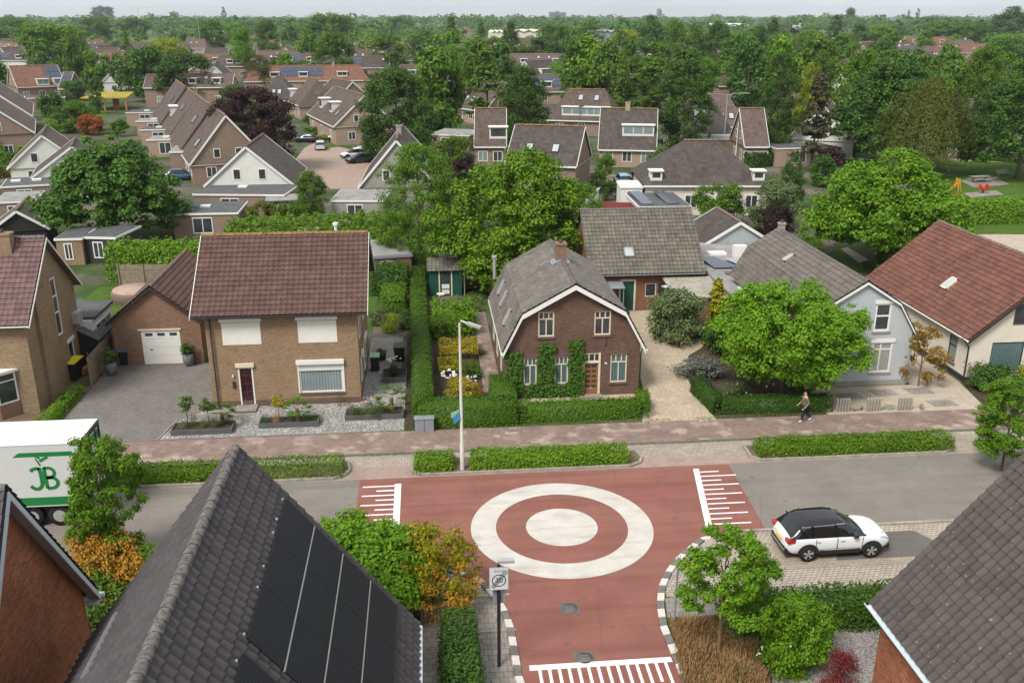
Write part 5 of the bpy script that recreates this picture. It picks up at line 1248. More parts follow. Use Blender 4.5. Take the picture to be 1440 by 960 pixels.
for x, y, r, h, m, nm, lb in [(-13.3, 46.5, .35, .5, 'grey', 'tuft', 'pale tuft at the left end of the bed nearest the driveway'), (-12.9, 46.8, .4, .6, 'dark', 'dome_bush', 'dark dome bush in the left of the bed nearest the driveway'), (-12.3, 46.5, .35, .45, 'hedge', 'dome_bush', 'small bright plant in the middle of the bed nearest the driveway'), (-11.6, 46.5, .5, .55, 'dark', 'dome_bush', 'wide dark dome bush at the front of the bed nearest the driveway'), (-11.1, 46.8, .35, .65, 'dark', 'dome_bush', 'dark dome bush at the right end of the bed nearest the driveway'),
        (-9.1, 46.9, .42, .5, 'deep', 'dome_bush', 'green dome bush at the left end of the middle bed'), (-8.4, 46.85, .4, .45, 'straw', 'dome_bush', 'brownish low bush in the middle bed'), (-7.7, 47.0, .45, .55, 'dark', 'dome_bush', 'dark dome bush right of centre in the middle bed'), (-6.75, 46.9, .5, .6, 'dark', 'dome_bush', 'dark dome bush at the right end of the middle bed'),
        (-4.4, 47.6, .5, .55, 'grey', 'grass_mound', 'blue green grass mound at the left of the right bed'), (-3.6, 47.6, .55, .5, 'grey', 'grass_mound', 'blue green grass mound in the middle of the right bed'), (-4.1, 47.3, .6, .4, 'dark', 'dome_bush', 'dark clipped strip at the left front of the right bed'), (-3.0, 47.4, .7, .4, 'dark', 'dome_bush', 'dark clipped strip at the right front of the right bed'), (-2.3, 53.3, .6, .7, 'copper', 'dome_bush', 'brown leaved bush in the small bed beside the bins'), (-2.35, 53.5, .4, 1.0, 'green', 'rose_bush', 'rose bush in the small bed beside the bins')]:
    shrub(nm, lb, (x, y, 0.2), r, r * .8, h, m, 900, 0.05, 'plant', seed=k % 3); k += 1
flowers('white_roses', 'white roses on the rose bush beside the bins', (-2.3, 53.4, 0), 0.45, 1.0, 1.35, 12, 'white', 0.08, seed=2)
flowers('pink_flowers', 'pale pink flowers on the gravel beside the right bed', (-3.7, 49.0, 0), 0.45, 0.3, 0.6, 16, 'pink', 0.05, seed=4)
shrub('flower_bush', 'low pinkish green plant on the gravel near the tan house corner', (-3.7, 49.0, 0), .5, .4, .5, 'grey', 700, 0.05, 'plant')
shrub('green_bush', 'thin green plant against the tan house front corner', (-5.2, 49.1, 0), .35, .3, .9, 'olive', 500, 0.05, 'plant')
def palm(x, y, h, r, label):
    o = thing('fan_palm', label, 'palm', (x, y, 0.2), 0, 'small fan palms in the front garden beds')
    b = MB(); b.tube([(x, y, 0.2), (x, y, h * .55)], [0.13, 0.1], 8); b.build('trunk', m_barkb, o)
    rs = np.random.RandomState(int(x * 10) % 97); P = []; V = []
    for i in range(26):
        a = i * 2.4; el = rs.uniform(-0.2, 0.9); d = np.array([math.cos(a) * math.cos(el), math.sin(a) * math.cos(el), math.sin(el)]); c = np.array([0, 0, h * .55 - 0.2]) + d * r * .5
        for j in range(7):
            t = (j - 3) * 0.22; s = np.cross(d, [0, 0, 1.0]); s /= np.linalg.norm(s); e = d * math.cos(t) + s * math.sin(t); e = e * r * .55; e[2] -= 0.08
            w = np.cross(e, d + [0, 0, .3]); w = w / (np.linalg.norm(w) + 1e-6) * 0.02 + s * 0.012
            V += [c, c + e * .5 + w, c + e, c + e * .5 - w]
    V = np.array(V); n = len(V) // 4
    link('fronds', leaf_mesh('fronds', V, rs.uniform(0, 1, (n, 3)), m_L['hedge']), o)
palm(-11.35, 46.9, 1.6, 0.8, 'small fan palm in the bed nearest the driveway')
palm(-7.35, 47.0, 1.6, 0.85, 'small fan palm in the middle bed below the big window')
palm(-2.3, 47.8, 1.8, 1.0, 'small fan palm in the right bed beside the long hedge')
for x, y, h, m, lb in ((-13.2, 47.0, 1.7, 'green', 'small standard tree at the left of the bed nearest the driveway'), (-12.1, 47.0, 1.5, 'green', 'small standard tree in the middle of the bed nearest the driveway'), (-8.35, 47.1, 1.5, 'goldg', 'small standard rose tree in the middle bed')):
    tree('standard_tree', lb, (x, y, 0.2), h, 0.42, 'round', m, 0, c0=0.5, n=600, leaf=0.12, group='small standard trees in the front garden beds')
# left garden
leafbox('low_hedge', 'ragged low bright hedge along the left edge of the driveway', [([(-21.2, 47.0), (-20.6, 47.0), (-20.45, 52.5), (-21.0, 52.5)], 0.6)], 'laurel', 200, 0.06, 0.08, rough=0.1)
leafbox('laurel_hedge', 'bright laurel hedge behind the wooden garden fence on the left', [([(-26.5, 77.2), (-14, 76.6), (-14, 79.0), (-26.5, 79.4)], 3.0)], 'laurel', 75, 0.13, 0.15, rough=0.18)
leafbox('laurel_hedge', 'large rounded green hedge mass behind the garage and tan house', [([(-17.5, 80.5), (-2.0, 81), (-2.0, 86), (-17.5, 85)], 3.6)], 'laurel', 60, 0.14, 0.2, rough=0.3, seed=9)
# ---- fences, sheds
def fence(name, label, p0, p1, h, mat=m_wood, bw=0.12, posts=True, cap=False, group=None):
    a = Vector((p0[0], p0[1], 0)); c = Vector((p1[0], p1[1], 0)); d = (c - a); L = d.length; d.normalize(); nn = Vector((-d.y, d.x, 0))
    o = thing(name, label, 'fence', (a + c) / 2, 0, group); b = MB(); k = int(L / bw); rr = random.Random(3)
    for i in range(k):
        s = L * i / k; b.obox(a, d, nn, s, s + L / k - 0.012, 0, 0.025, 0.03, h + rr.uniform(-.02, .02))
    b.build('boards', mat, o); b = MB()
    if posts:
        for i in range(int(L / 1.9) + 1): b.obox(a, d, nn, i * L / (int(L / 1.9) or 1) - .04, i * L / (int(L / 1.9) or 1) + .04, -0.09, -0.002, 0, h + 0.06)
    b.obox(a, d, nn, 0, L, -0.03, -0.003, h * .8, h * .8 + .08); b.build('posts', mat, o); return o
fence('garden_fence', 'weathered vertical board fence behind the hot tub', (-25.2, 75.6), (-15.2, 75.0), 1.9)
fence('driveway_fence', 'grey wooden fence between the driveway bins and the black shed', (-20.45, 53.7), (-20.6, 61.0), 1.8, bw=0.5)
sh = thing('black_shed', 'black wooden shed with dark felt roof beside the olive brick house', 'shed', (-22.0, 58.3, 0))
b = MB(); X0, X1, Y0, Y1 = -22.9, -20.75, 56.7, 60.2; xm = (X0 + X1) / 2
for s in range(14): b.box(X0 - .012 * (s % 2), X1 + .012 * (s % 2), Y0 - .012 * (s % 2), Y1, s * 0.14, (s + 1) * 0.14)
b.face([(X0, Y0, 1.96), (X1, Y0, 1.96), (xm, Y0, 2.5)]); b.face([(X0, Y1, 1.96), (xm, Y1, 2.5), (X1, Y1, 1.96)]); b.build('wall', m_blackwood, sh)
b = MB(); b.slab([(X0 - .15, Y0 - .15, 1.9), (xm, Y0 - .15, 2.58), (xm, Y1 + .15, 2.58), (X0 - .15, Y1 + .15, 1.9)], 0.05); b.slab([(xm, Y0 - .15, 2.58), (X1 + .15, Y0 - .15, 1.9), (X1 + .15, Y1 + .15, 1.9), (xm, Y1 + .15, 2.58)], 0.05); b.build('roof', m_bitumen, sh)
b = MB(); b.box(xm - .45, xm + .45, Y0 - .03, Y0 - .013, 0.05, 1.85); dd = b.build('door', m_blackwood, sh); b = MB(); b.box(xm + .3, xm + .38, Y0 - .06, Y0 - .032, .95, 1.1); b.build('handle', m_steel, dd)
gs = thing('garden_shed', 'dark green garden shed with white framed glazed door and tiled roof', 'shed', (1.5, 71.5, 0))
b = MB(); X0, X1, Y0, Y1 = 0.0, 2.55, 70.6, 72.8
b.wall((0, Y0, 0), XV, -YV, [(X0, 0), (X1, 0), (X1, 2.2), (X0, 2.2)], [(0.85, 1.7, 0.05, 2.0)], 0.06); b.wall((X0, 0, 0), YV, -XV, [(Y0, 0), (Y1, 0), (Y1, 2.2), (1 * (Y0 + Y1) / 2, 2.75), (Y0, 2.2)]); b.wall((X1, 0, 0), YV, XV, [(Y0, 0), (Y1, 0), (Y1, 2.2), ((Y0 + Y1) / 2, 2.75), (Y0, 2.2)]); b.wall((0, Y1, 0), XV, YV, [(X0, 0), (X1, 0), (X1, 2.2), (X0, 2.2)]); b.build('wall', m_greenp, gs)
b = MB(); ym = (Y0 + Y1) / 2; b.tiles((X0 - .15, Y0 - .25, 2.12), (X1 + .1, Y0 - .25, 2.12), (X1 + .1, ym, 2.85), (X0 - .15, ym, 2.85)); b.tiles((X0 - .15, Y1 + .25, 2.12), (X1 + .1, Y1 + .25, 2.12), (X1 + .1, ym, 2.85), (X0 - .15, ym, 2.85)); b.build('roof', m_tile_gam, gs)
b = MB(); b.box(0.86, 1.69, Y0 + .02, Y0 + .05, 0.05, 1.99); dd = b.build('door', m_greenp, gs)
for z0, z1, m in ((1.15, 1.85, m_pane), (0.62, 0.98, m_white), (0.2, 0.52, m_white)): b = MB(); b.box(0.98, 1.57, Y0 + .005, Y0 + .018, z0, z1); b.build('door_panel', m, dd)
b = MB(); b.box(0.74, 0.84, Y0 - .03, Y0 - .003, 0, 2.15); b.box(1.71, 1.81, Y0 - .03, Y0 - .003, 0, 2.15); b.build('door_frame', m_cream, gs)
lo = thing('open_shed', 'open fronted wood store with mossy roof right of the green shed', 'shed', (3.8, 71.5, 0))
b = MB(); b.slab([(2.7, 70.2, 2.0), (4.95, 70.2, 2.0), (4.9, 73, 2.55), (2.7, 73, 2.55)], 0.06); b.build('roof', plain('mossy_roof', (0.17, 0.15, 0.07), 0.9, 0.1, var=0.4, scale=2), lo)
b = MB(); b.box(2.72, 2.8, 70.4, 70.48, 0, 2.0); b.box(4.7, 4.78, 70.4, 70.48, 0, 2.0); b.box(2.72, 4.78, 72.8, 72.85, 0, 2.4); b.box(4.73, 4.78, 70.5, 72.8, 0, 2.1); b.build('frame', m_wood, lo)
b = thing('bird_bath', 'small round bird table on a post in front of the green shed', 'bird bath', (0.85, 68.0, 0)); m = MB(); m.tube([(0.85, 68.0, 0), (0.85, 68.0, 0.9)], 0.06, 8); m.build('stand', m_cream, b); m = MB(); m.lathe((0.85, 68.0, 0.9), [(0.02, 0), (0.3, 0.02), (0.33, 0.1), (0.27, 0.06), (0, 0.05)], 16); m.build('bowl', m_cream, b)
# ---- hot tub, slide, swing frame
ht = thing('hot_tub', 'round grey brown covered hot tub on the lawn by the board fence', 'hot tub', (-22.9, 71.9, 0))
b = MB(); b.lathe((-22.9, 71.9, 0), [(1.7, 0), (1.82, 0.3), (1.82, 0.7), (1.7, 0.84), (1.6, 0.84)], 32); b.build('tub', plain('tub_weave', (0.17, 0.12, 0.10), 0.85, 0.2, var=0.15, scale=20), ht)
b = MB(); b.lathe((-22.9, 71.9, 0.845), [(1.68, 0), (1.66, 0.08), (0, 0.14)], 32); b.build('cover', plain('tub_cover', (0.38, 0.27, 0.22), 0.8, 0.2), ht)
sheet('lawn', [(-27, 66), (-15.5, 66), (-15.5, 75.3), (-27, 75.8)], 0.02, m_lawn)
sl_o = thing('play_slide', 'green plastic slide with ladder beside the hot tub', 'slide', (-19.6, 72.5, 0))
b = MB(); b.beam((-20.6, 71.2, 0.15), (-19.2, 73.2, 1.5), 0.5, 0.06); b.beam((-20.75, 71.4, 0.3), (-19.4, 73.4, 1.65), 0.05, 0.2); b.beam((-20.3, 71.1, 0.3), (-19.0, 73.0, 1.65), 0.05, 0.2); b.build('chute', m_greenp, sl_o)
b = MB(); b.beam((-19.2, 73.3, 1.5), (-18.9, 73.9, 0), 0.08, 0.08); b.beam((-18.8, 73.0, 1.5), (-18.5, 73.6, 0), 0.08, 0.08)
for i in range(5): b.beam((-19.15 + .06 * i, 73.4 + .1 * i, 1.3 - .28 * i), (-18.75 + .06 * i, 73.1 + .1 * i, 1.3 - .28 * i), 0.05, 0.05)
b.build('ladder', m_L and plain('green_plastic', (0.03, 0.3, 0.08), 0.5, 0.4), sl_o)
gf = thing('goal_frame', 'thin galvanised swing frame in front of the laurel hedge', 'swing frame', (-16.2, 74, 0))
b = MB()
for x, y in ((-18.0, 72.6), (-16.6, 74.0), (-15.2, 76.0)): b.tube([(x, y, 0), (x, y, 3.4)], 0.05, 6)
b.tube([(-18.0, 72.6, 3.4), (-15.2, 76.0, 3.4)], 0.05, 6); b.build('frame', m_steel, gf)
shrub('petunia_pot', 'purple petunias beside the white garden table left of the garage', (-20.9, 66.8, 0.4), .9, .6, .6, 'purple', 1500, 0.05, 'flowers', seed=0)
b = thing('garden_table', 'white garden table behind the black shed', 'table', (-20.9, 65.0, 0)); m = MB(); m.box(-21.7, -20.1, 64.5, 65.6, .7, .75); m.build('table_top', m_white, b)
for x, y in ((-21.6, 64.6), (-20.2, 64.6), (-21.6, 65.5), (-20.2, 65.5)): m = MB(); m.box(x - .03, x + .03, y - .03, y + .03, 0, .698); m.build('leg', m_white, b)
# ---- bins
def bin_(x, y, label, w=0.55, h=1.05, lid=m_greenp, body=m_black, rz=0, group='wheeled bins'):
    o = thing('wheelie_bin', label, 'bin', (x, y, 0), rz, group); o['_loc'] = 1
    b = LMB(); rows = []
    for z, k in ((0.08, .82), (h * .9, 1.0), (h * .93, 1.06), (h * .96, 1.06)): s = w / 2 * k; rows.append([(-s, -s, z), (s, -s, z), (s, s * 1.1, z), (-s, s * 1.1, z)])
    b.grid(rows, closed=True); b.face(rows[0]); b.face(rows[-1]); b.build('body', body, o)
    b = LMB(); s = w / 2 * 1.1; b.slab([(-s, -s, h * .97), (s, -s, h * .97), (s, s * 1.15, h * 1.03), (-s, s * 1.15, h * 1.03)], 0.04); b.build('lid', lid, o)
    for sx in (-1, 1): b = LMB(); b.tube([(sx * w * .42, w * .5, .1), (sx * w * .5, w * .5, .1)], 0.1, 12); b.build('wheel', m_black, o)
    return o
p = G(176, 513); bin_(p.x, p.y, 'black bin with blue lid at the left corner of the garage', lid=m_blue, rz=0.1)
bin_(p.x - .7, p.y - .4, 'dark bin left of the blue lidded bin, behind the potted palm', lid=m_black)
p = G(528, 521); bin_(p.x, p.y, 'black bin with pale green label and lid beside the tan house side', lid=plain('lid_green', (0.25, 0.5, 0.33), 0.5))
p = G(562, 510); bin_(p.x, p.y + .4, 'dark grey bin next to the small bed with white roses', lid=m_black, w=0.7)
p = G(98, 536); o = bin_(p.x, p.y + .4, 'large black waste container with bright yellow lid', w=1.1, h=1.25, lid=m_yellow, rz=-0.1, group=None)
b = MB(); p = G(122, 525); o = thing('wood_stack', 'small stack of orange planks beside the yellow lidded container', 'planks', (p.x, p.y, 0))
for i in range(3): b = MB(); b.beam((p.x - .15 * 1, p.y - .5, .15 + i * .13), (p.x + .3, p.y + 1.0, .15 + i * .13), .35, .1); b.build('plank', m_woodo, o)
def pot(px, py, label, h, r, leafm, ph):
    p = G(px, py); o = thing('plant_pot', label, 'potted plant', (p.x, p.y, 0), 0, 'tall grey pots on the driveway')
    b = MB(); b.lathe((p.x, p.y, 0), [(0, 0.0), (r * .75, 0), (r, h * .6), (r * .95, h), (r * .8, h), (r * .8, h - .08), (0, h - .08)], 18); b.build('pot', m_planter, o)
    q = link('foliage', crown('round', leafm, 700, 0.11, 1, 16, 1.2), o, (0, 0, h)); q.scale = (r * 1.6, r * 1.6, ph / 1.2)
    b = MB(); b.tube([(p.x, p.y, h - .1), (p.x, p.y, h + ph * .5)], .03, 6); b.build('stem', m_bark, o)
pot(158, 527, 'tall grey pot with a light green palm beside the driveway fence', 0.85, 0.34, 'hedge', 0.95)
pot(267, 514, 'tall grey pot with a dark shrub right of the garage door', 0.85, 0.32, 'dark', 0.75)
b = thing('flower_pot', 'dark flower pot with white blooms on the tan house side path', 'flower pot', (-3.2, 56.6, 0)); m = MB(); m.lathe((-3.2, 56.6, 0), [(0, 0), (.22, 0), (.3, .5), (.24, .5), (0, .45)], 14); m.build('pot', m_black, b); q = link('foliage', crown('round', 'green', 700, 0.11, 1, 16, 1.2), b, (0, 0, .4)); q.scale = (.4, .4, .35)
# ---- electric cabinet, posts, lamp posts, signs
p = G(597, 604); b = thing('utility_cabinet', 'pale blue grey utility cabinet against the hedge corner by the sidewalk', 'cabinet', (p.x, p.y, 0)); p.y -= .5; m = MB(); m.box(p.x - .5, p.x + .5, p.y, p.y + .35, 0.05, .85); m.build('body', m_zinc, b); m = MB(); m.slab([(p.x - .54, p.y - .04, .86), (p.x + .54, p.y - .04, .86), (p.x + .54, p.y + .39, .9), (p.x - .54, p.y + .39, .9)], .03); m.build('lid', m_zinc, b); m = MB(); m.box(p.x - .01, p.x + .01, p.y - .012, p.y - .001, .1, .82); m.build('door_seam', m_dark, b)
for g, (pa, pb) in enumerate([((1176, 579), (1192, 579)), ((1219, 579), (1236, 578)), ((1263, 577), (1280, 577))]):
    A_, B_ = G(*pa), G(*pb)
    for i in range(5):
        q = A_.lerp(B_, i / 4); b = MB(); b.box(q.x - .05, q.x + .05, q.y - .05, q.y + .05, 0, .78); b.face([(q.x - .05, q.y - .05, .781), (q.x + .05, q.y - .05, .781), (q.x + .05, q.y + .05, .83), (q.x - .05, q.y + .05, .83)])
        tag(b.build('concrete_post', m_conc, org=Vector((q.x, q.y, 0))), '%s slim concrete post in the %s group of five before the grey house' % (['leftmost', 'second', 'middle', 'fourth', 'rightmost'][i], ['left', 'middle', 'right'][g]), 'post', ['concrete posts, left group', 'concrete posts, middle group', 'concrete posts, right group'][g])
lx, ly = 1.33, 40.6
o = thing('street_lamp', 'tall cream street lamp with short arm between the verge hedges', 'street lamp', (lx, ly, 0))
b = MB(); b.tube([(lx, ly, 0), (lx, ly, 1.4), (lx, ly, 1.45), (lx, ly, 7.6)], [0.11, 0.11, 0.08, 0.055], 10); b.tube([(lx, ly, 7.6), (lx + .06, ly - .03, 7.75), (lx + .45, ly - .2, 7.62)], 0.04, 8); b.build('post', m_pole, o)
b = MB(); b.beam((lx + .35, ly - .15, 7.66), (lx + .95, ly - .4, 7.5), 0.26, 0.09); h_ = b.build('lamp_head', m_steel, o); b = MB(); b.beam((lx + .45, ly - .2, 7.6), (lx + .9, ly - .38, 7.47), 0.14, 0.07); b.build('lamp_glass', m_skyl, h_)
b = MB(); b.obox((lx - .13, ly, 0), (-0.5, 0.85, 0), (-.85, -.5, 0), 0.0, 0.06, 0, 0.02, 2.55, 3.25)
b = MB(); b.slab([(lx - .1, ly - .1, 3.2), (lx - .4, ly - .22, 2.95), (lx - .36, ly - .22, 2.6), (lx - .08, ly - .14, 2.85)], 0.03); b.build('banner', m_blue, o); b = MB(); b.slab([(lx - .1, ly + .1, 3.25), (lx - .5, ly + .2, 3.0), (lx - .45, ly + .2, 2.75), (lx - .1, ly + .12, 3.0)], 0.03); b.build('banner', plain('banner_green', (.25, .5, .3), .5), o)
bx0, by0 = 1.98, 26.1
o = thing('sign_post', 'black post with end of 30 zone sign and small lamp beside the side street', 'sign post', (bx0, by0, 0))
b = MB(); b.tube([(bx0, by0, 0), (bx0, by0, 4.0)], 0.06, 12); b.tube([(bx0, by0, 4.0), (bx0, by0, 4.12), (bx0 + .05, by0, 4.15)], 0.035, 8); b.build('post', m_black, o)
b = MB(); b.box(bx0 - .02, bx0 + .52, by0 - .08, by0 + .12, 4.1, 4.2); b.build('lamp_head', m_steel, o)
sx, sw = bx0 - .3, .6
b = MB(); b.box(sx - .02, sx + sw + .02, by0 - .11, by0 - .08, 3.13, 3.98); bd = b.build('sign_back', m_steel, o)
b = MB(); b.box(sx, sx + sw, by0 - .118, by0 - .112, 3.15, 3.96); fc = b.build('sign_face', plain('sign_white', (.62, .66, .68), .5, .4, var=.03), bd)
b = MB(); cx_, cz_ = sx + sw / 2, 3.5; rows = [[(cx_ + r * math.cos(t * .1963), by0 - .1215, cz_ + r * math.sin(t * .1963)) for t in range(32)] for r in (.235, .2)]; b.grid(rows, closed=True)
for k_ in range(4):
    off = (k_ - 1.5) * .032; b.beam((cx_ - .22 + off, by0 - .125, cz_ - .27 - off * .8), (cx_ + .26 + off, by0 - .125, cz_ + .36 - off * .8), .012, .003, (0, 1, 0))
b.build('ring_and_bar', m_dark, fc)
def text(s, size, loc, rot, mat, name, parent, ext=0.002, squash=1.0):
    cu = bpy.data.curves.new(name, 'FONT'); cu.body = s; cu.size = size; cu.extrude = ext; cu.align_x = 'CENTER'; cu.align_y = 'CENTER'
    t = bpy.data.objects.new(name, cu); COL.objects.link(t); dg = bpy.context.evaluated_depsgraph_get(); dg.update()
    me = bpy.data.meshes.new_from_object(t.evaluated_get(dg)); bpy.data.objects.remove(t); bpy.data.curves.remove(cu)
    M = Matrix.Rotation(rot[2], 4, 'Z') @ Matrix.Rotation(rot[0], 4, 'X') @ Matrix.Diagonal((squash, 1, 1, 1)); me.transform(M)
    q = parent
    while q.parent: q = q.parent
    me.transform(Matrix.Translation(Vector(loc) - Vector(q.location))); me.materials.clear(); me.materials.append(mat)
    ob = link(name, me, parent); return ob
text('30', .27, (cx_, by0 - .123, cz_), (math.pi / 2, 0, 0), m_dark, 'lettering', fc)
text('ZONE', .12, (cx_, by0 - .123, 3.86), (math.pi / 2, 0, 0), plain('sign_grey', (.2, .22, .22), .5), 'lettering', fc)
b = MB(); b.box(bx0 - .2, bx0 + .22, by0 + .065, by0 + .085, 2.5, 3.12); b.build('lower_sign_back', m_zinc, o)
o = thing('blue_sign_post', 'thin grey post with small blue sign right of the side street', 'sign post', (8.5, 27.7, 0)); b = MB(); b.tube([(8.5, 27.7, 0), (8.5, 27.7, 2.9)], .04, 8); b.build('post', m_zinc, o); b = MB(); b.obox((8.5, 27.7, 0), (0.35, 0.93, 0), (0.93, -.35, 0), -.25, .25, .045, .06, 2.3, 2.85); b.build('sign', m_blue, o)
o = thing('garden_lamp', 'grey mushroom lamp on a post before the outbuilding window', 'lamp', (16.6, 61.4, 0)); b = MB(); b.tube([(16.6, 61.4, 0), (16.6, 61.4, 2.9)], .05, 8); b.build('post', m_steel, o); b = MB(); b.lathe((16.6, 61.4, 2.9), [(.05, 0), (.3, .08), (.38, .14), (0, .22)], 16); b.build('lamp_head', m_steel, o)

# weeds and leaf litter along the kerbs
for k, (pts, n, lb) in enumerate([([(-20, 42.55), (28, 42.55), (28, 42.72), (-20, 42.72)], 700, 'weeds along the foot of the north sidewalk kerb'), ([(-3, 45.32), (13, 45.32), (13, 45.62), (-3, 45.62)], 600, 'moss and weeds between sidewalk and clipped hedges'), ([(14, 45.32), (22, 45.32), (22, 45.7), (14, 45.7)], 300, 'weeds between sidewalk and maple garden hedge')]):
    bedleaves('kerb_weeds', lb, pts, 'green', n, .04, .09, .14, 'weeds', seed=k)

# ================================================================ THE NEIGHBOURHOOD BEHIND
def fhouse(label, A, B, zr=8.0, ze=2.9, hw=5.0, hip=0.0, wall=None, tile=None, dorm=(), sky=(), sol=(), chim=None, nwin=3, gable_mat=None, name='house', cat='house', group=None, fascia=True, gwin=True, oh=0.35, stepz=0, detail=True):
    wall = wall or m_br_far; tile = tile or m_tf[0]
    PA, PB = G(A[0], A[1], zr), G(B[0], B[1], zr); PA.z = PB.z = 0
    mid = (PA + PB) / 2; d = PB - PA; L = d.length; rz = math.atan2(d.y, d.x)
    root = thing(name, label, cat, mid, rz, group); root['_loc'] = 1
    cs = -1 if (Vector((-mid.x, -mid.y)).dot(Vector((-math.sin(rz), math.cos(rz)))) < 0) else 1      # local side that faces the camera
    ce = 1 if Vector((-mid.x, -mid.y)).dot(Vector((math.cos(rz), math.sin(rz)))) > 0 else -1
    l2 = L / 2; e2 = l2 + hip; wx = e2 - oh if hip else l2 - 0.15; wy = hw - oh
    sl = (zr - ze) / hw
    zw = ze + sl * oh - 0.1
    b = LMB()
    for s in (-1, 1): b.wall((0, s * wy, 0), (1, 0, 0), (0, s, 0), [(-wx, 0), (wx, 0), (wx, zw), (-wx, zw)])
    for s in (-1, 1): b.wall((s * wx, 0, 0), (0, 1, 0), (s, 0, 0), [(-wy, 0), (wy, 0), (wy, zw), (-wy, zw)] if hip else [(-wy, 0), (wy, 0), (wy, zw), (0, zr - 0.1), (-wy, zw)])
    b.build('wall', wall, root)
    b = LMB(); tw, th = 0.32, 0.36; Ls = math.hypot(hw, zr - ze)
    for s in (-1, 1):
        q = [(-e2, s * hw, ze), (e2, s * hw, ze), (l2, 0, zr), (-l2, 0, zr)]
        b.face(q, [(-e2 / tw, 0), (e2 / tw, 0), (l2 / tw, Ls / th), (-l2 / tw, Ls / th)])
        if hip:
            q = [(s * e2, -hw, ze), (s * e2, hw, ze), (s * l2, 0, zr)]; b.face(q, [(-hw / tw, 0), (hw / tw, 0), (0, Ls / th)])
    b.face([(-e2, -hw, ze - .12), (-e2, hw, ze - .12), (e2, hw, ze - .12), (e2, -hw, ze - .12)])
    if not hip:
        for s in (-1, 1):
            for y in (-1, 1): b.slab([(s * l2, y * hw, ze), (s * l2, 0, zr), (s * (l2 + .02), 0, zr), (s * (l2 + .02), y * hw, ze)], 0.2)
    roof = b.build('roof', tile, root)
    b = LMB(); b.ridge((-l2, 0, zr - .02), (l2, 0, zr - .02), .16, .45, 5); b.build('ridge_tiles', m_caprust if (int(mid.x) % 3) else m_caplich, roof)
    if fascia:
        b = LMB()
        for s in (-1, 1): b.box(-e2, e2, s * (hw - .02), s * (hw + .06), ze - .22, ze - .02)
        b.box(e2 - .1, e2, -hw, hw, ze - .2, ze - .13); b.build('fascia', m_white, root)
    if not hip and fascia:
        for s in (-1, 1):
            b = LMB()
            for y in (-1, 1): b.beam((s * (l2 + .05), y * hw, ze - .1), (s * (l2 + .05), 0, zr - .1), .06, .24, (0, 0, 1))
            b.build('bargeboard', m_white, root)
    if detail:
        n = nwin
        for i in range(n):
            x = -wx + (i + .5) * 2 * wx / n
            win(root, (0, cs * wy, 0), (1, 0, 0), (0, cs, 0), x - .7, x + .7, .8, min(2.3, zw - .15), rec=-1, vs=(.5,), fw=.1, pane=m_pane if i % 2 else m_panec)
        if gwin and not hip:
            for x in (-1.6, 1.2): win(root, (ce * wx, 0, 0), (0, 1, 0), (ce, 0, 0), x - .4, x + .5, zw + .35, zw + 1.6, rec=-1, fw=.1)
            for x in (-2.5, 1.6): win(root, (ce * wx, 0, 0), (0, 1, 0), (ce, 0, 0), x - .6, x + .7, .8, 2.2, rec=-1, fw=.1, vs=(.5,))
    for (sd, t, w, h, v) in dorm:
        s = cs * sd; x = t * l2; yf = s * hw * (1 - v); z0 = ze + (zr - ze) * v; dp = min(h / sl, abs(yf) - .0)
        b = LMB(); b.box(x - w / 2, x + w / 2, yf, yf - s * dp, z0 - .1, z0 + h); dm = b.build('dormer', gable_mat or m_offwall, root)
        b = LMB(); b.box(x - w / 2 - .15, x + w / 2 + .15, yf + s * .2, yf - s * dp, z0 + h + .002, z0 + h + .14); b.build('dormer_roof', m_white, dm)
        k = max(1, int(w / 1.4))
        b = LMB()
        for i in range(k):
            xa = x - w / 2 + .15 + i * (w - .3) / k; b.obox((0, yf, 0), (1, 0, 0), (0, s, 0), xa + .06, xa + (w - .3) / k - .06, .003, .03, z0 + .35, z0 + h - .15)
        b.build('window', m_pane if w < 3 else m_panec, dm)
    for (sd, t, v) in sky:
        s = cs * sd; nrm = Vector((0, s * (zr - ze), hw)).normalized(); dv = Vector((0, -s * hw, zr - ze)).normalized()
        skylight(root, Vector((t * l2, s * hw * (1 - v), ze + (zr - ze) * v)) + nrm * .02, (1, 0, 0), dv, .9, 1.3, nrm)
    for (sd, t0, t1, v0, v1) in sol:
        s = cs * sd; b = LMB(); nrm = Vector((0, s * (zr - ze), hw)).normalized()
        P = lambda t, v: Vector((t * l2, s * hw * (1 - v), ze + (zr - ze) * v)) + nrm * .12
        k = max(1, int((t1 - t0) * l2 / 1.05))
        for i in range(k):
            a, c = t0 + (t1 - t0) * i / k, t0 + (t1 - t0) * (i + .94) / k
            for j in range(2): b.slab([P(a, v0 + (v1 - v0) * j / 2), P(c, v0 + (v1 - v0) * j / 2), P(c, v0 + (v1 - v0) * (j + .95) / 2), P(a, v0 + (v1 - v0) * (j + .95) / 2)], .05)
        b.build('solar_panels', m_solarb, root)
    if chim is not None: chimney(roof, chim * l2, 0, zr - .7, zr + .8, .7, .6, wall, local=True)
    return root
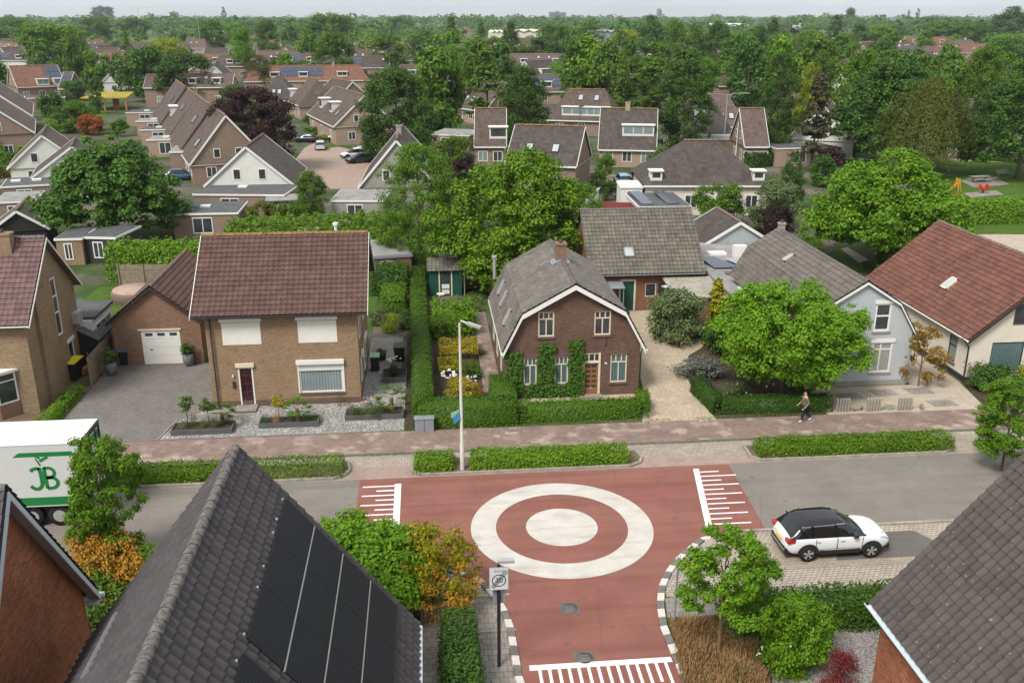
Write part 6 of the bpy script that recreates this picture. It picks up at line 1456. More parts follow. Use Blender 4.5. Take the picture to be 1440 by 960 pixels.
def flat(label, p, q, depth_, z=2.8, wall=None, roof=None, trim=None, name='flat_roofed_annex', cat='annex', group=None, sky=0):
    """flat roofed block: front roof edge runs from photo point p to q"""
    A_, B_ = G(p[0], p[1], z), G(q[0], q[1], z); A_.z = B_.z = 0; d = B_ - A_; L = d.length; rz = math.atan2(d.y, d.x)
    o = thing(name, label, cat, A_, rz, group); o['_loc'] = 1
    b = LMB(); b.box(.1, L - .1, .1, depth_ - .1, 0, z - .25); b.build('wall', wall or m_br_far, o)
    b = LMB(); b.box(0, L, 0, depth_, z - .25, z - .06); b.build('roof_edge', trim or m_white, o)
    b = LMB(); b.box(.12, L - .12, .12, depth_ - .12, z - .06, z); b.build('roof', roof or m_bitumen, o)
    win(o, (0, .1, 0), (1, 0, 0), (0, -1, 0), L * .3, L * .3 + min(2, L * .3), .5, z - .5, rec=-1, vs=(.5,), fw=.1)
    for i in range(sky):
        b = LMB(); x = L * (i + .6) / (sky + .4); b.box(x - .5, x + .5, depth_ * .5 - .4, depth_ * .5 + .4, z, z + .18); b.build('roof_light', m_white, o)
    return o
H_ = fhouse
H_('dark tiled house with two square skylights behind the walnut tree', (725, 175), (823, 178), 8, 3.8, 5.0, tile=m_tf[1], sky=((1, -.42, .42), (1, .32, .42)), chim=None, nwin=2, gwin=False)
flat('white edged annex right below the two skylights', (768, 276), (826, 279), 7, 3.0, wall=m_offwall)
H_('dark roofed brick house with wide cream dormer behind the red flat shed', (845, 152), (925, 153), 8, 2.6, 5.0, tile=m_tf[1], dorm=((1, .35, 4.6, 1.5, .33),), chim=-.05, wall=m_br_far2, nwin=3, name='house')
H_('big hipped dark roof house with white fascia and small dormers either side', (962, 197), (1008, 197), 7.6, 3.4, 5.6, hip=5.2, tile=m_tf[1], wall=m_creamwall, nwin=4, dorm=((1, -3.0, 1.3, 1.0, .1), (1, 3.05, 1.3, 1.0, .1)))
H_('hipped brown roof house with two skylights over white boxed dormers', (800, 125), (852, 126), 8, 2.8, 5.5, hip=3, tile=m_tf[0], sky=((1, -.25, .72), (1, .6, .72)), dorm=((1, -.55, 3.8, 1.5, .15), (1, .62, 5.6, 1.5, .15)))
H_('brown steep roofed house behind the tall double armed street light', (1003, 130), (1022, 130), 8, 2.6, 5.5, hip=3, tile=m_tf[3], sky=((1, -.2, .3), (1, 1.2, .3)))
H_('brown tile hung house between the walnut and the dark drooping tree', (668, 152), (712, 152), 8, 3, 5, tile=m_tf[0], dorm=((1, .5, 2.6, 1.6, .2),), nwin=2)
H_('grey gable house with twin outdoor units and a brick chimney', (557, 197), (566, 175), 8.0, 2.8, 4.5, wall=m_greyrend, tile=m_tf[1], chim=-.2, dorm=((1, -.2, 3.5, 1.4, .25),), nwin=3)
flat('grey rendered flat annex with white windows at the foot of the grey gable', (464, 281), (540, 281), 6.5, 2.9, wall=m_greyrend, roof=m_bitumenl)
H_('white boarded gable house with solar panels on its right slope', (345, 206), (370, 188), 7.2, 2.9, 5.0, wall=m_offwall, tile=m_tf[1], sol=((-1, -.95, .4, .15, .9),), nwin=3)
flat('dark flat roofed annex below the white boarded gable', (270, 272), (400, 273), 8, 2.9, sky=1)
flat('lower flat annex with white edge left of the white gable annex', (240, 300), (335, 298), 6, 2.6, wall=m_br_far, sky=1)
flat('pale flat canopy right of the white gable annex', (370, 283), (430, 281), 4, 2.6, roof=m_bitumenl, trim=m_dark)
flat('long brick garage block with grey flat roof behind the horse chestnut', (237, 213), (322, 211), 7, 3.0, wall=m_br_far, roof=m_bitumenl)
for i in range(4):
    a, c = i / 4, (i + 1) / 4; f_ = lambda t: (247 + 70 * t ** 1.15, 112 + 50 * t ** 1.15)
    H_(['farthest unit of the stepped terrace with long brown slopes', 'second farthest unit of the stepped terrace with white dormer', 'third unit of the stepped terrace with three skylights', 'nearest unit of the stepped terrace showing its brick gable'][i], f_(a), f_(c), 9.0 - .25 * (i % 2), 2.6, 5.2, tile=m_tf[0], group='stepped terrace units', chim=.7 if i == 1 else None, name='terraced_house',
       sky=((1, .3, .62), (1, .45, .62)) if i != 3 else ((1, .3, .35), (1, .42, .35)), dorm=((1, -.3, 3.0, 1.6, .3),) if i == 1 else (), nwin=4, fascia=(i == 3))
for i, (x0, x1, y, l) in enumerate([(176, 240, 158, 'farthest'), (190, 245, 170, 'second'), (196, 252, 182, 'third'), (205, 262, 196, 'nearest')]):
    flat('%s of the white edged flat annexes before the stepped terrace' % l, (x0, y), (x1, y - 1), 5, 2.8, group='flat annexes of the terrace', wall=m_br_far2, sky=1, roof=m_bitumenl if i % 2 else m_bitumen)
H_('brown brick house with long slope at the left edge, upper of two', (-15, 125), (-6, 112), 9, 4.2, 6.0, tile=m_tf[0])
H_('brown brick house with long slope at the left edge, lower of two', (-26, 141), (-16, 127), 9, 3.9, 6.4, tile=m_tf[0])
H_('white boarded gable with two small windows at the left edge', (58, 190), (66, 176), 6.6, 2.6, 4.6, wall=m_offwall, tile=m_tf[0])
H_('white boarded gable half hidden behind the horse chestnut', (100, 206), (106, 193), 6.3, 2.8, 5.0, wall=m_offwall, tile=m_tf[1])
flat('low dark flat roofs at the left edge in front of the white gable, upper', (0, 262), (72, 258), 6, 2.8, sky=2)
flat('low dark flat roofs at the left edge in front of the white gable, lower', (-10, 284), (50, 281), 6, 2.7, roof=m_bitumenl)
H_('small black gabled shed among the flat roofs at the left edge', (22, 296), (38, 278), 4.0, 2.2, 2.6, wall=m_blackwood, tile=m_tf[1], nwin=0, name='shed', cat='shed', gwin=False)
flat('tan brick shed with dark opening behind the bright laurel hedge', (75, 335), (115, 334), 5, 2.5, wall=m_br_tan)
flat('small brick shed with white edged roof below the horse chestnut', (113, 332), (162, 333), 5, 2.5, wall=m_dark)
H_('orange tiled house with solar panels and four dormer windows at upper left', (12, 93), (80, 91), 8.5, 3.4, 5.6, tile=m_tf[2], wall=m_br_far, sol=((1, .35, .98, .35, .95),), dorm=((1, .1, 3, 1.5, .05), (1, .8, 3, 1.5, .05)))
H_('orange tiled low wing with blue solar panels beside the four dormer house', (90, 101), (104, 101), 7, 3, 5, tile=m_tf[2], sol=((1, -.9, .9, .3, .95),))
flat('white edged garage with orange boarded wall below the orange tiled house', (35, 138), (92, 136), 7, 3.0)
cp = thing('timber_carport', 'open timber carport with yellow mossy roof', 'carport', G(148, 150), 0)
b = MB(); q = G(112, 138, 3.0); r_ = G(183, 136, 3.0); b.slab([(q.x, q.y, 3.0), (r_.x, q.y, 3.0), (r_.x - 1, q.y + 10, 3.6), (q.x + 1, q.y + 10, 3.6)], .2); b.build('roof', plain('sedum_roof', (.33, .26, .05), .9, .1, var=.3, scale=.6), cp)
for x in (q.x + .4, (q.x + r_.x) / 2, r_.x - .4): b = MB(); b.box(x - .15, x + .15, q.y + .3, q.y + .6, 0, 2.8); b.build('post', m_woodo, cp)
b = MB(); b.box(q.x + 6, r_.x - 3, q.y + 4, q.y + 4.2, 0, 2.8); b.build('wall', m_woodo, cp)
H_('small hipped dark house left of the cream dormer pair', (388, 107), (396, 107), 8, 3, 5, hip=4, tile=m_tf[1], sky=((1, 1, .35), (1, -1, .35)))
H_('hipped brown brick house with cream dormer, middle left', (436, 109), (446, 112), 8, 3, 5, hip=3.5, tile=m_tf[0], dorm=((1, -1.8, 3.5, 1.6, .15),), wall=m_br_far2)
H_('pale brick house with two cream dormers on its left slope behind the car park', (470, 121), (512, 134), 8.2, 3.2, 5.6, tile=m_tf[0], wall=m_br_far2, dorm=((1, -.55, 2.2, 1.7, .3), (1, .2, 2.2, 1.7, .3)), sky=((1, -.15, .5), (1, .6, .35)))
H_('dark blue grey roofed house behind the two dormer house', (466, 110), (496, 115), 7.5, 3, 5, tile=m_tf[1], wall=m_br_far)
H_('hipped brown brick house with three skylights, centre', (614, 104), (638, 105), 8.2, 3, 5.2, hip=3.5, tile=m_tf[0], sky=((1, -.4, .75), (1, .3, .75), (1, .9, .7)), wall=m_br_far)
H_('brown roofed house with four skylights in a row', (668, 112), (712, 116), 8.2, 2.8, 5.4, tile=m_tf[0], sky=((1, -.85, .35), (1, -.6, .35), (1, -.2, .35), (1, .05, .35)), wall=m_br_far2)
flat('brick fronted flat garage left of the four skylights', (608, 152), (660, 150), 8, 3, roof=m_bitumenl)
flat('long white edged flat roofs below the four skylight house', (602, 188), (660, 190), 8, 2.8, roof=m_bitumenl)
# red shed and white flat roof with panels
flat('dark red flat roofed shed behind the lichen covered roof', (838, 292), (900, 293), 3.2, 2.5, wall=m_br_far, roof=plain('red_felt', (.16, .03, .03), .85, .1), trim=m_dark, name='shed', cat='shed')
wf = flat('white edged flat roof carrying two rows of solar panels', (898, 290), (973, 289), 7.5, 3.0, wall=m_offwall)
for i in range(2):
    b = LMB(); x = .5 + i * 2.6; b.slab([(x, .7, 3.1), (x + 1.2, .7, 3.1), (x + .9, 6.5, 3.35), (x - .3, 6.5, 3.35)], .06); b.build('solar_panel', m_solarb, wf)
flat('small white box annex behind the two rows of panels', (872, 262), (905, 262), 4, 3.2, wall=m_offwall, roof=m_white)
# small pale garage and flat roofs behind the grey house
sg = fhouse('small pale grey garage with white door behind the grey house', (1042, 312), (1008, 291), 4.6, 2.5, 3.5, wall=plain('sage_render', (.36, .40, .40), .9, .2, var=.05), tile=m_tf[1], nwin=0, gwin=False, name='garage', cat='garage', fascia=True)
ex = -1 if Vector((-sg.location.x, -sg.location.y)).dot(Vector((math.cos(sg.rotation_euler.z), math.sin(sg.rotation_euler.z)))) < 0 else 1
Lg = (G(1042, 312, 4.6) - G(1008, 291, 4.6)).length / 2 - .15
b = LMB(); b.obox((ex * Lg, 0, 0), (0, 1, 0), (ex, 0, 0), -1.5, 1.5, .005, .06, 0, 2.1); b.build('garage_door', m_white, sg)
for x in (-1.5, 1): win(sg, (0, 3.15 * (-1 if ex > 0 else 1), 0), (1, 0, 0), (0, (-1 if ex > 0 else 1), 0), x - .4, x + .4, .9, 2.0, rec=-1, fr=m_cream)
fa = thing('flat_roofed_annex', 'large grey flat roof with two white roof lights between the lean-to and the grey house', 'annex', (24, 68, 0))
b = MB(); b.box(21.0, 22.1, 57.5, 66, 0, 2.6); b.box(21.0, 27.5, 66, 75, 0, 2.6); b.build('wall', m_br_gar, fa)
b = MB(); b.box(20.9, 22.1, 57.4, 66.0, 2.602, 2.75); b.box(20.9, 27.6, 66.001, 75.1, 2.602, 2.8); b.build('roof', m_bitumenl, fa)
for x, y in ((23.2, 71), (26, 71)): b = MB(); b.box(x - .7, x + .7, y - .5, y + .5, 2.802, 2.98); b.build('roof_light', m_white, fa)
b = MB(); b.box(24.3, 25.3, 70.0, 70.5, 2.802, 3.7); b.build('air_conditioner', m_white, fa); b = MB(); b.slab([(21.6, 66.4, 2.95), (23.6, 66.4, 2.95), (22.4, 69.2, 3.1), (21.2, 69.2, 3.1)], .06); b.build('solar_panel', m_solarb, fa); b = MB(); b.slab([(24.0, 66.4, 2.95), (26.6, 66.4, 2.95), (25.4, 68.8, 3.1), (23.0, 68.8, 3.1)], .06); b.build('solar_panel', plain('pale_panel', (.33, .33, .36), .3, .5), fa)
# canopy behind tan house
flat('flat canopy with grey sheet roof behind the dark hedge right of the tan house', (514, 361), (580, 357), 6, 2.6, roof=m_bitumenl, trim=m_zinc, wall=m_br_barn)
flat('cream awning roof showing above the tan house ridge', (410, 329), (446, 329), 3, 3.0, wall=m_offwall, roof=m_cream)
# far houses, one line each: ridge ends, ridge height
far = [((0, 67), (30, 66), 3, 'mauve roofed far house at the left edge'), ((118, 56), (146, 56), 3, 'far house with white ridge skylights left of the lime tree'), ((136, 66), (184, 62), 1, 'long dark far roof with white dormer, left'), ((128, 80), (150, 80), 1, 'far low dark house with blue panels, left'),
       ((165, 90), (170, 84), 1, 'far house with a cream gable behind the dark round trees'), ((262, 55), (288, 55), 3, 'far mauve roof right of the lime tree'), ((288, 68), (322, 68), 1, 'far house with a long cream dormer band, left'), ((301, 93), (306, 84), 1, 'far white gable right of the dark round trees'),
       ((358, 60), (382, 60), 3, 'far mauve roof behind the tall bright tree'), ((402, 68), (404, 62), 0, 'far row of white gables behind the round tree'), ((422, 61), (446, 61), 1, 'far dark roof right of the white gables'), ((490, 70), (525, 70), 0, 'far brick house with white dormer between two round trees'), ((566, 56), (586, 56), 2, 'far red roof between round trees'),
       ((700, 92), (716, 92), 2, 'far pink brick house left of the small conifer'), ((738, 86), (776, 84), 1, 'far dark roof with pale verge, centre'), ((728, 60), (752, 58), 2, 'far red brick block below the cream warehouse'), ((795, 79), (842, 80), 0, 'far brown roof behind the lime coloured tree'), ((815, 72), (838, 72), 1, 'far slate roof behind the brown roof'),
       ((848, 70), (853, 62), 2, 'far tall brick gable, centre right'), ((866, 68), (894, 68), 2, 'far red roof with one skylight, centre right'), ((915, 94), (932, 94), 1, 'far dark roof behind the tall poplar trees'), ((1104, 80), (1128, 80), 1, 'far slate roof below the weeping willow'), ((1172, 84), (1190, 82), 0, 'far white dormered house beside the limes on the right'),
       ((1214, 64), (1232, 62), 1, 'far dark roof left of the slim cypress'), ((1236, 57), (1248, 57), 1, 'far white gable beside the slim cypress'), ((1314, 66), (1344, 66), 2, 'far red roof, right of the chestnut top'), ((1370, 66), (1408, 66), 2, 'far red roof with white wall at the right'), ((1182, 104), (1186, 95), 3, 'pale pink gable between the right hand trees'),
       ((1160, 150), (1168, 140), 0, 'brown house half hidden behind the brown conifer'), ((965, 140), (1005, 140), 1, 'dark house half hidden left of the street light'), ((1040, 152), (1074, 152), 3, 'small brown hipped house right of the street light'), ((1340, 140), (1390, 140), 3, 'house hidden behind the right hand tall trees'), ((460, 40), (480, 40), 3, 'tiny far roof left of centre'), ((630, 40), (660, 40), 2, 'tiny far roof at the centre')]
for i, (a, c, t, lb) in enumerate(far):
    wide = abs(c[0] - a[0]) > 12
    H_(lb, a, c, 8, 3, 5, wall=[m_br_far, m_offwall, m_br_far2][i % 3] if wide else m_offwall, tile=m_tf[t], sky=((1, .2, .6), (1, -.4, .6)) if i % 2 and wide else (), dorm=((1, -.1, 5, 1.6, .2),) if i % 2 == 0 and abs(c[0] - a[0]) > 36 else (), nwin=3, group='far houses among the trees', hip=2.5 if i % 4 == 1 and wide else 0)
# brick and hedge bits at 1080-1170, 195-230
flat('long pinkish brick wall and flat roof behind the tall conifer on the right', (1092, 208), (1175, 206), 5, 2.8, wall=m_br_far2)
flat('white flat garage roofs right of the dark birch', (975, 196), (1040, 194), 7, 2.8, wall=m_br_far2, roof=m_bitumenl)
# warehouses near the horizon
def shed_(px0, px1, ytop, z, dep, label, wall, roof):
    A_, B_ = G(px0, ytop, z), G(px1, ytop, z); o = thing('warehouse', label, 'warehouse', ((A_.x + B_.x) / 2, A_.y, 0))
    b = MB(); b.box(A_.x, B_.x, A_.y, A_.y + dep, 0, z - 1); b.build('wall', wall, o); b = MB(); n = 3; w_ = (B_.x - A_.x) / n
    for k in range(n):
        b.slab([(A_.x + k * w_, A_.y - 1, z - 1), (A_.x + (k + .5) * w_, A_.y - 1, z + .6), (A_.x + (k + .5) * w_, A_.y + dep, z + .6), (A_.x + k * w_, A_.y + dep, z - 1)], .3)
        b.slab([(A_.x + (k + .5) * w_, A_.y - 1, z + .6), (A_.x + (k + 1) * w_, A_.y - 1, z - 1), (A_.x + (k + 1) * w_, A_.y + dep, z - 1), (A_.x + (k + .5) * w_, A_.y + dep, z + .6)], .3)
    b.build('roof', roof, o)
shed_(722, 765, 43, 9, 60, 'cream warehouse near the horizon at the centre', m_creamwall, m_cream)
shed_(838, 870, 44, 9, 50, 'grey ribbed warehouse right of the cream one', m_zinc, m_bitumenl)
shed_(692, 712, 44, 8, 50, 'small cream warehouse left of the centre', m_creamwall, m_cream)
shed_(1010, 1055, 34, 10, 80, 'white warehouse under the horizon behind the poplars', m_white, m_white)
shed_(930, 960, 36, 9, 80, 'white low warehouse behind the poplar tops', m_white, m_white)
shed_(545, 575, 40, 8, 50, 'pale low warehouse under the horizon, left of centre', m_creamwall, m_bitumenl)
shed_(1200, 1225, 34, 8, 50, 'pale low farm building under the horizon at the right', m_white, m_bitumenl)
shed_(60, 95, 36, 8, 50, 'pale low sheds under the horizon at the left', m_white, m_zinc)
shed_(395, 420, 55, 7, 40, 'small pale grey warehouse behind the left trees', m_white, m_bitumenl)
shed_(1128, 1152, 34, 8, 40, 'white roofed farm shed on the far right', m_white, m_white)
for px0, px1, y0_, z, lb in ((773, 796, 17, 34, 'far twin block of flats on the horizon'), (238, 248, 17, 34, 'far grey office block on the horizon, left'), (926, 931, 13, 45, 'far slim tower on the horizon')):
    Dd = 2600; p = G(px0, 40); 
    a = GY(px0, y0_, Dd); c = GY(px1, y0_, Dd); o = thing('tower_block', lb, 'building', (a.x, Dd, 0)); b = MB(); b.box(a.x, a.x + (c.x - a.x) * .42, Dd, Dd + 20, 0, a.z); b.box(a.x + (c.x - a.x) * .58, c.x, Dd, Dd + 20, 0, a.z * .97); b.box(a.x + (c.x - a.x) * .4, a.x + (c.x - a.x) * .6, Dd + 3, Dd + 16, 0, a.z * 1.08); b.build('wall', m_bitumenl, o)
    b = MB()
    for k in range(6): b.box(a.x + 1, c.x - 1, Dd - .3, Dd - .1, 3 + k * a.z / 7, 4.5 + k * a.z / 7)
    b.build('window_bands', m_pane, o)
cr_ = GY(193, 11, 1500); o = thing('tower_crane', 'far yellow tower crane on the horizon at the left', 'crane', (cr_.x, 1500, 0)); b = MB(); b.box(cr_.x - .8, cr_.x + .8, 1499.2, 1500.8, 0, cr_.z); b.build('mast', m_cream, o); b = MB(); b.box(cr_.x - 12, cr_.x + 24, 1499.5, 1500.5, cr_.z, cr_.z + 1.2); b.build('jib', m_cream, o)
# ---- streets and lawns behind
sheet('back_street', PX([(420, 262), (408, 235), (428, 208), (445, 200), (505, 213), (540, 235), (505, 266), (465, 266), (448, 250)]), 0.02, m_street)
sheet('back_street', PX([(845, 258), (845, 246), (890, 246), (893, 258)]), 0.02, m_street)
sheet('back_street', PX([(480, 118), (545, 112), (545, 105), (480, 109)]), 0.03, m_street)
sheet('grass_verge', PX([(458, 209), (505, 203), (515, 196), (460, 198)]), 0.026, m_lawn)
sheet('park_lawn', PX([(1290, 240), (1335, 222), (1440, 228), (1500, 232), (1500, 320), (1290, 300)]), 0.02, m_lawn)
sheet('park_path', PX([(1330, 206), (1500, 216), (1500, 232), (1335, 226)]), 0.028, m_street)
sheet('play_patch', PX([(1348, 254), (1400, 249), (1420, 260), (1370, 264)]), 0.034, m_slabs)
sheet('play_patch', PX([(1355, 272), (1400, 268), (1412, 274), (1365, 278)]), 0.034, m_slabs)
sheet('lawn', PX([(1340, 328), (1440, 329), (1520, 329), (1520, 316), (1330, 316)]), 0.024, m_lawn)
sheet('terrace', PX([(1352, 360), (1520, 360), (1520, 330), (1345, 330)]), 0.02, m_beige)
sheet('lawn', PX([(1160, 378), (1215, 380), (1210, 345), (1175, 345)]), 0.02, m_lawn)
sheet('garden_path', PX([(1182, 350), (1192, 348), (1222, 366), (1208, 370)]), 0.028, m_beige)
sheet('lawn', PX([(540, 330), (620, 330), (620, 300), (540, 300)]), 0.02, m_lawn)
sheet('lawn', PX([(60, 170), (150, 170), (150, 150), (60, 150)]), 0.02, m_lawn)
b_ = G(1345, 318); leafbox('beech_hedge', 'long tall bright hedge in front of the park on the right', [([(b_.x - 3, b_.y), (b_.x + 22, b_.y + 1.5), (b_.x + 22, b_.y + 4.2), (b_.x - 3, b_.y + 2.6)], 2.3)], 'laurel', 70, .13, .1, rough=.06)
def hpx(label, pts, h, w, mat='hedge', dens=40, leaf=.18, group=None):
    a, c = G(*pts[0]), G(*pts[1]); return leafbox('hedge', label, [(strip(a, c, w), h)], mat, dens, leaf, .08, group=group)
hpx('green hedge beside the silver car in the back street', ((430, 190), (478, 188)), 1.3, 1.5)
hpx('yellow green low hedge just before the silver car', ((436, 199), (470, 196)), .8, 1.0, 'lime')
hpx('dark hedge along the park path', ((1348, 222), (1440, 230)), 1.4, 1.5, 'dark')
hpx('dark hedge right of the big hipped roof', ((1052, 236), (1085, 232)), 2.0, 2.0, 'dark')
hpx('bright hedge behind the carport', ((125, 130), (178, 127)), 1.5, 1.5, 'laurel', 20, .3)
hpx('green hedge below the far white gable', ((308, 150), (345, 147)), 1.6, 2, 'green', 25, .25)
hpx('low hedge between the flat roofs at the left edge', ((0, 250), (52, 246)), 1.4, 1.6, 'olive')
# park furniture
def parkbench(px, py, label):
    p = G(px, py); o = thing('park_bench', label, 'bench', p, R(10)); o['_loc'] = 1
    b = LMB(); b.box(-1, 1, -.25, .25, .44, .5); b.build('seat', m_bitumenl, o); b = LMB(); b.box(-1, 1, .26, .3, .55, .95); b.build('backrest', m_bitumenl, o)
    for s in (-.8, .8): b = LMB(); b.box(s - .05, s + .05, -.2, .2, 0, .44); b.build('leg', m_kerbd, o)
parkbench(1410, 248, 'dark bench by the park path at the right')
p = G(1377, 256); o = thing('picnic_table', 'pale picnic table in the park', 'picnic table', p, R(8)); o['_loc'] = 1
b = LMB(); b.box(-1.3, 1.3, -.5, .5, .74, .8); b.build('table_top', m_bitumenl, o)
for s in (-1, 1): b = LMB(); b.box(-1.3, 1.3, s * .75 - .15, s * .75 + .15, .42, .47); b.build('seat', m_bitumenl, o); b = LMB(); b.beam((s * .9, -.7, 0), (s * .9, .3, .74), .08, .08, (1, 0, 0)); b.beam((s * .9, .7, 0), (s * .9, -.3, .74), .08, .08, (1, 0, 0)); b.build('leg', m_conc, o)
p = G(1382, 272); o = thing('spring_rider', 'red spring rider on the sand patch in the park', 'spring rider', p); o['_loc'] = 1; b = LMB(); b.tube([(0, 0, 0), (0, 0, .45)], .12, 8); b.build('spring', m_dark, o); b = LMB(); b.box(-.7, .7, -.12, .12, .45, .7); b.box(.35, .5, -.3, .3, .7, 1.1); b.box(-.5, -.35, -.3, .3, .7, 1.1); b.build('body', m_red_p, o)
p = G(1343, 279); o = thing('park_slide', 'orange and yellow slide behind the tall bright hedge', 'slide', p); o['_loc'] = 1; b = LMB(); b.beam((-2.2, 0, .3), (0, 0, 2.6), .7, .12); b.build('chute', plain('chute_red', (.6, .1, .03), .5), o); b = LMB()
for y in (-.4, .4): b.box(-.1, .1, y - .06, y + .06, 0, 3.4); b.beam((.1, y, 3.4), (.9, y, 0), .1, .1)
b.build('ladder', plain('ladder_yellow', (.6, .32, .01), .5), o); o.scale = (.72, .72, .72)
# tall street light with two arms, plus other poles
def tlamp(px, ybase, h, label, arms=2, group=None):
    p = G(px, ybase); o = thing('tall_street_light', label, 'street light', p); o['_loc'] = 1; b = LMB(); b.tube([(0, 0, 0), (0, 0, h)], [.14, .08], 8); b.build('post', m_steel, o)
    for s in (-1, 1)[:arms]: b = LMB(); b.tube([(0, 0, h), (s * 1.2, 0, h + .3), (s * 3.0, 0, h + .35)], .05, 6); b.build('arm', m_steel, o); b = LMB(); b.box(s * 2.6, s * 3.6, -.15, .15, h + .28, h + .4); b.build('lamp_head', m_steel, o)
tlamp(1017, 215, 9.0, 'tall galvanised street light with two long arms behind the hipped roof')
p = G(283, 60); tlamp(283, 75, 22, 'far slim mast on the horizon at the left', 1)
p = G(1034, 228); o = thing('rod_antenna', 'thin white pole beside the double armed street light', 'pole', p); o['_loc'] = 1; b = LMB(); b.tube([(0, 0, 0), (0, 0, 6)], .07, 6); b.build('post', m_white, o)

# ---------------------------------------------------------------- trees, placed one by one
T = ptree
T('horse_chestnut', 'huge dark green horse chestnut on the left, in front of the white gables', 165, 187, 338, 92, 'dome', 'deep', 3, c0=.12, seed=1, n=50000, leaf=.027, clumps=360, asp=1.35)
T('copper_beech', 'dark purple copper beech beside the back street', 366, 122, 240, 58, 'ball', 'copper', 2, c0=.04, seed=0, asp=1.9)
T('walnut_tree', 'wide bright green walnut tree behind the gambrel house', 722, 205, 400, 104, 'dome', 'laurel', 3, c0=.1, seed=2, n=60000, leaf=.021, clumps=420, asp=1.4)
T('birch_tree', 'full green tree behind the garden sheds, left of the wide walnut', 592, 200, 385, 60, 'oval', 'green', 3, c0=.05, seed=0, n=52000, asp=2.2)
T('plane_tree', 'broad bright green tree behind the grey house roof', 1235, 205, 372, 108, 'dome', 'bright', 3, c0=.12, seed=0, n=60000, leaf=.021, clumps=420, asp=1.25)
T('drooping_tree', 'tall dark drooping tree behind the grey gable', 560, 95, 232, 54, 'oval', 'dark', 2, c0=.06, seed=1, asp=2.0, n=34000, leaf=.026)
T('drooping_tree', 'dark drooping tree left of the two skylights roof', 735, 92, 215, 40, 'oval', 'dark', 2, c0=.06, seed=2, asp=2.4, n=24000, leaf=.028)
T('drooping_tree', 'dark drooping birch before the cream dormer house', 960, 82, 225, 43, 'oval', 'dark', 2, c0=.06, seed=0, asp=2.4, n=26000, leaf=.028)
T('drooping_tree', 'tall narrow dark tree right of the street light', 1088, 72, 225, 30, 'oval', 'dark', 2, c0=.05, seed=1, asp=3.6)
T('brown_conifer', 'thin brownish conifer with bare trunk on the right', 1140, 98, 240, 33, 'cone', 'conif', 1, c0=.14, seed=1, n=12000, leaf=.055, asp=2.8, cat='conifer')
T('chestnut_tree', 'large dark chestnut behind the olive weeping tree', 1245, 66, 235, 76, 'dome', 'deep', 2, c0=.1, seed=2, n=32000, asp=1.7, clumps=260)
T('weeping_tree', 'grey olive weeping tree in front of the large chestnut', 1292, 107, 250, 60, 'willow', 'olive', 2, c0=.04, seed=1, asp=1.9, n=22000, leaf=.026)
T('park_tree', 'dark spreading tree over the picnic table', 1430, 96, 250, 80, 'dome', 'deep', 2, c0=.16, seed=0, asp=1.4, n=20000)
T('park_tree', 'dark green tree left of the park path', 1362, 64, 225, 34, 'oval', 'green', 2, c0=.08, seed=2, asp=3.0)
T('park_tree', 'tall tree with light top behind the weeping tree', 1395, 70, 215, 32, 'oval', 'green', 1, c0=.08, seed=0, asp=3.0)
T('park_tree', 'tree with yellow green top left of the large chestnut', 1200, 68, 220, 34, 'oval', 'green', 1, c0=.05, seed=1, asp=3.0)
T('lime_tree', 'yellow green tree behind the brown conifer', 1133, 86, 190, 22, 'oval', 'lime', 1, c0=.05, seed=0, asp=2.6)
T('lime_tree', 'green tree right behind the brown conifer top', 1150, 70, 180, 22, 'oval', 'green', 1, c0=.05, seed=2, asp=2.6)
for i, (px, yt, yb, hw, m, lb) in enumerate([(792, 80, 128, 21, 'bright', 'round bright green tree left of the two skylights dormer house'), (840, 80, 130, 25, 'green', 'round olive green tree right of the bright round one'), (893, 78, 150, 28, 'green', 'round full green tree behind the cream dormer house'), (1022, 86, 138, 24, 'bright', 'round bright tree right of the dark birch'), (985, 80, 150, 26, 'bright', 'light green round top behind the dark birch')]):
    T('round_tree', lb, px, yt, yb, hw, 'oval', m, 1, c0=.12, seed=i % 3, asp=2.0, group='round park trees in the middle')
T('copper_tree', 'reddish brown bush tree left of the plane tree', 1085, 286, 345, 26, 'round', 'copper', 1, c0=.05, seed=1)
T('garden_tree', 'pale grey green rounded tree above the reddish bush', 1085, 250, 325, 34, 'round', 'grey', 1, c0=.05, seed=2)
T('garden_tree', 'dark green rounded bush tree above the pale garage', 1008, 256, 318, 34, 'round', 'green', 1, c0=.05, seed=0)
T('garden_tree', 'dark conifer like bush left of the copper bush', 1110, 215, 300, 18, 'oval', 'deep', 1, c0=.05, seed=0)
T('garden_tree', 'dark shrub tree under the plane tree, left', 1130, 330, 385, 30, 'round', 'green', 1, c0=.02, seed=2)
T('garden_tree', 'dark shrub tree under the plane tree, right', 1268, 325, 395, 40, 'round', 'hedge', 1, c0=.02, seed=1)
T('garden_tree', 'tall green tree beside the grey annex', 440, 240, 322, 24, 'oval', 'green', 1, c0=.05, seed=1, asp=2.6)
T('garden_tree', 'small dark conifer before the grey annex', 511, 292, 348, 19, 'cone', 'green', 1, c0=.02, seed=0, asp=2.4)
T('garden_tree', 'green bush above the tan house ridge, left', 415, 282, 330, 24, 'round', 'green', 1, c0=.05, seed=0)
T('garden_tree', 'yellowish bush row over the laurel mass', 375, 280, 325, 22, 'round', 'olive', 1, c0=.05, seed=2)
T('garden_tree', 'pale green bush before the annex window', 468, 300, 345, 16, 'round', 'grey', 1, c0=.05, seed=1)
T('garden_tree', 'dark conifer between the annex and the olive tree', 545, 325, 372, 16, 'cone', 'dark', 1, c0=.02, seed=2, asp=2.6)
T('garden_tree', 'green tree behind the grey gable right side', 635, 190, 262, 30, 'round', 'green', 1, c0=.05, seed=0)
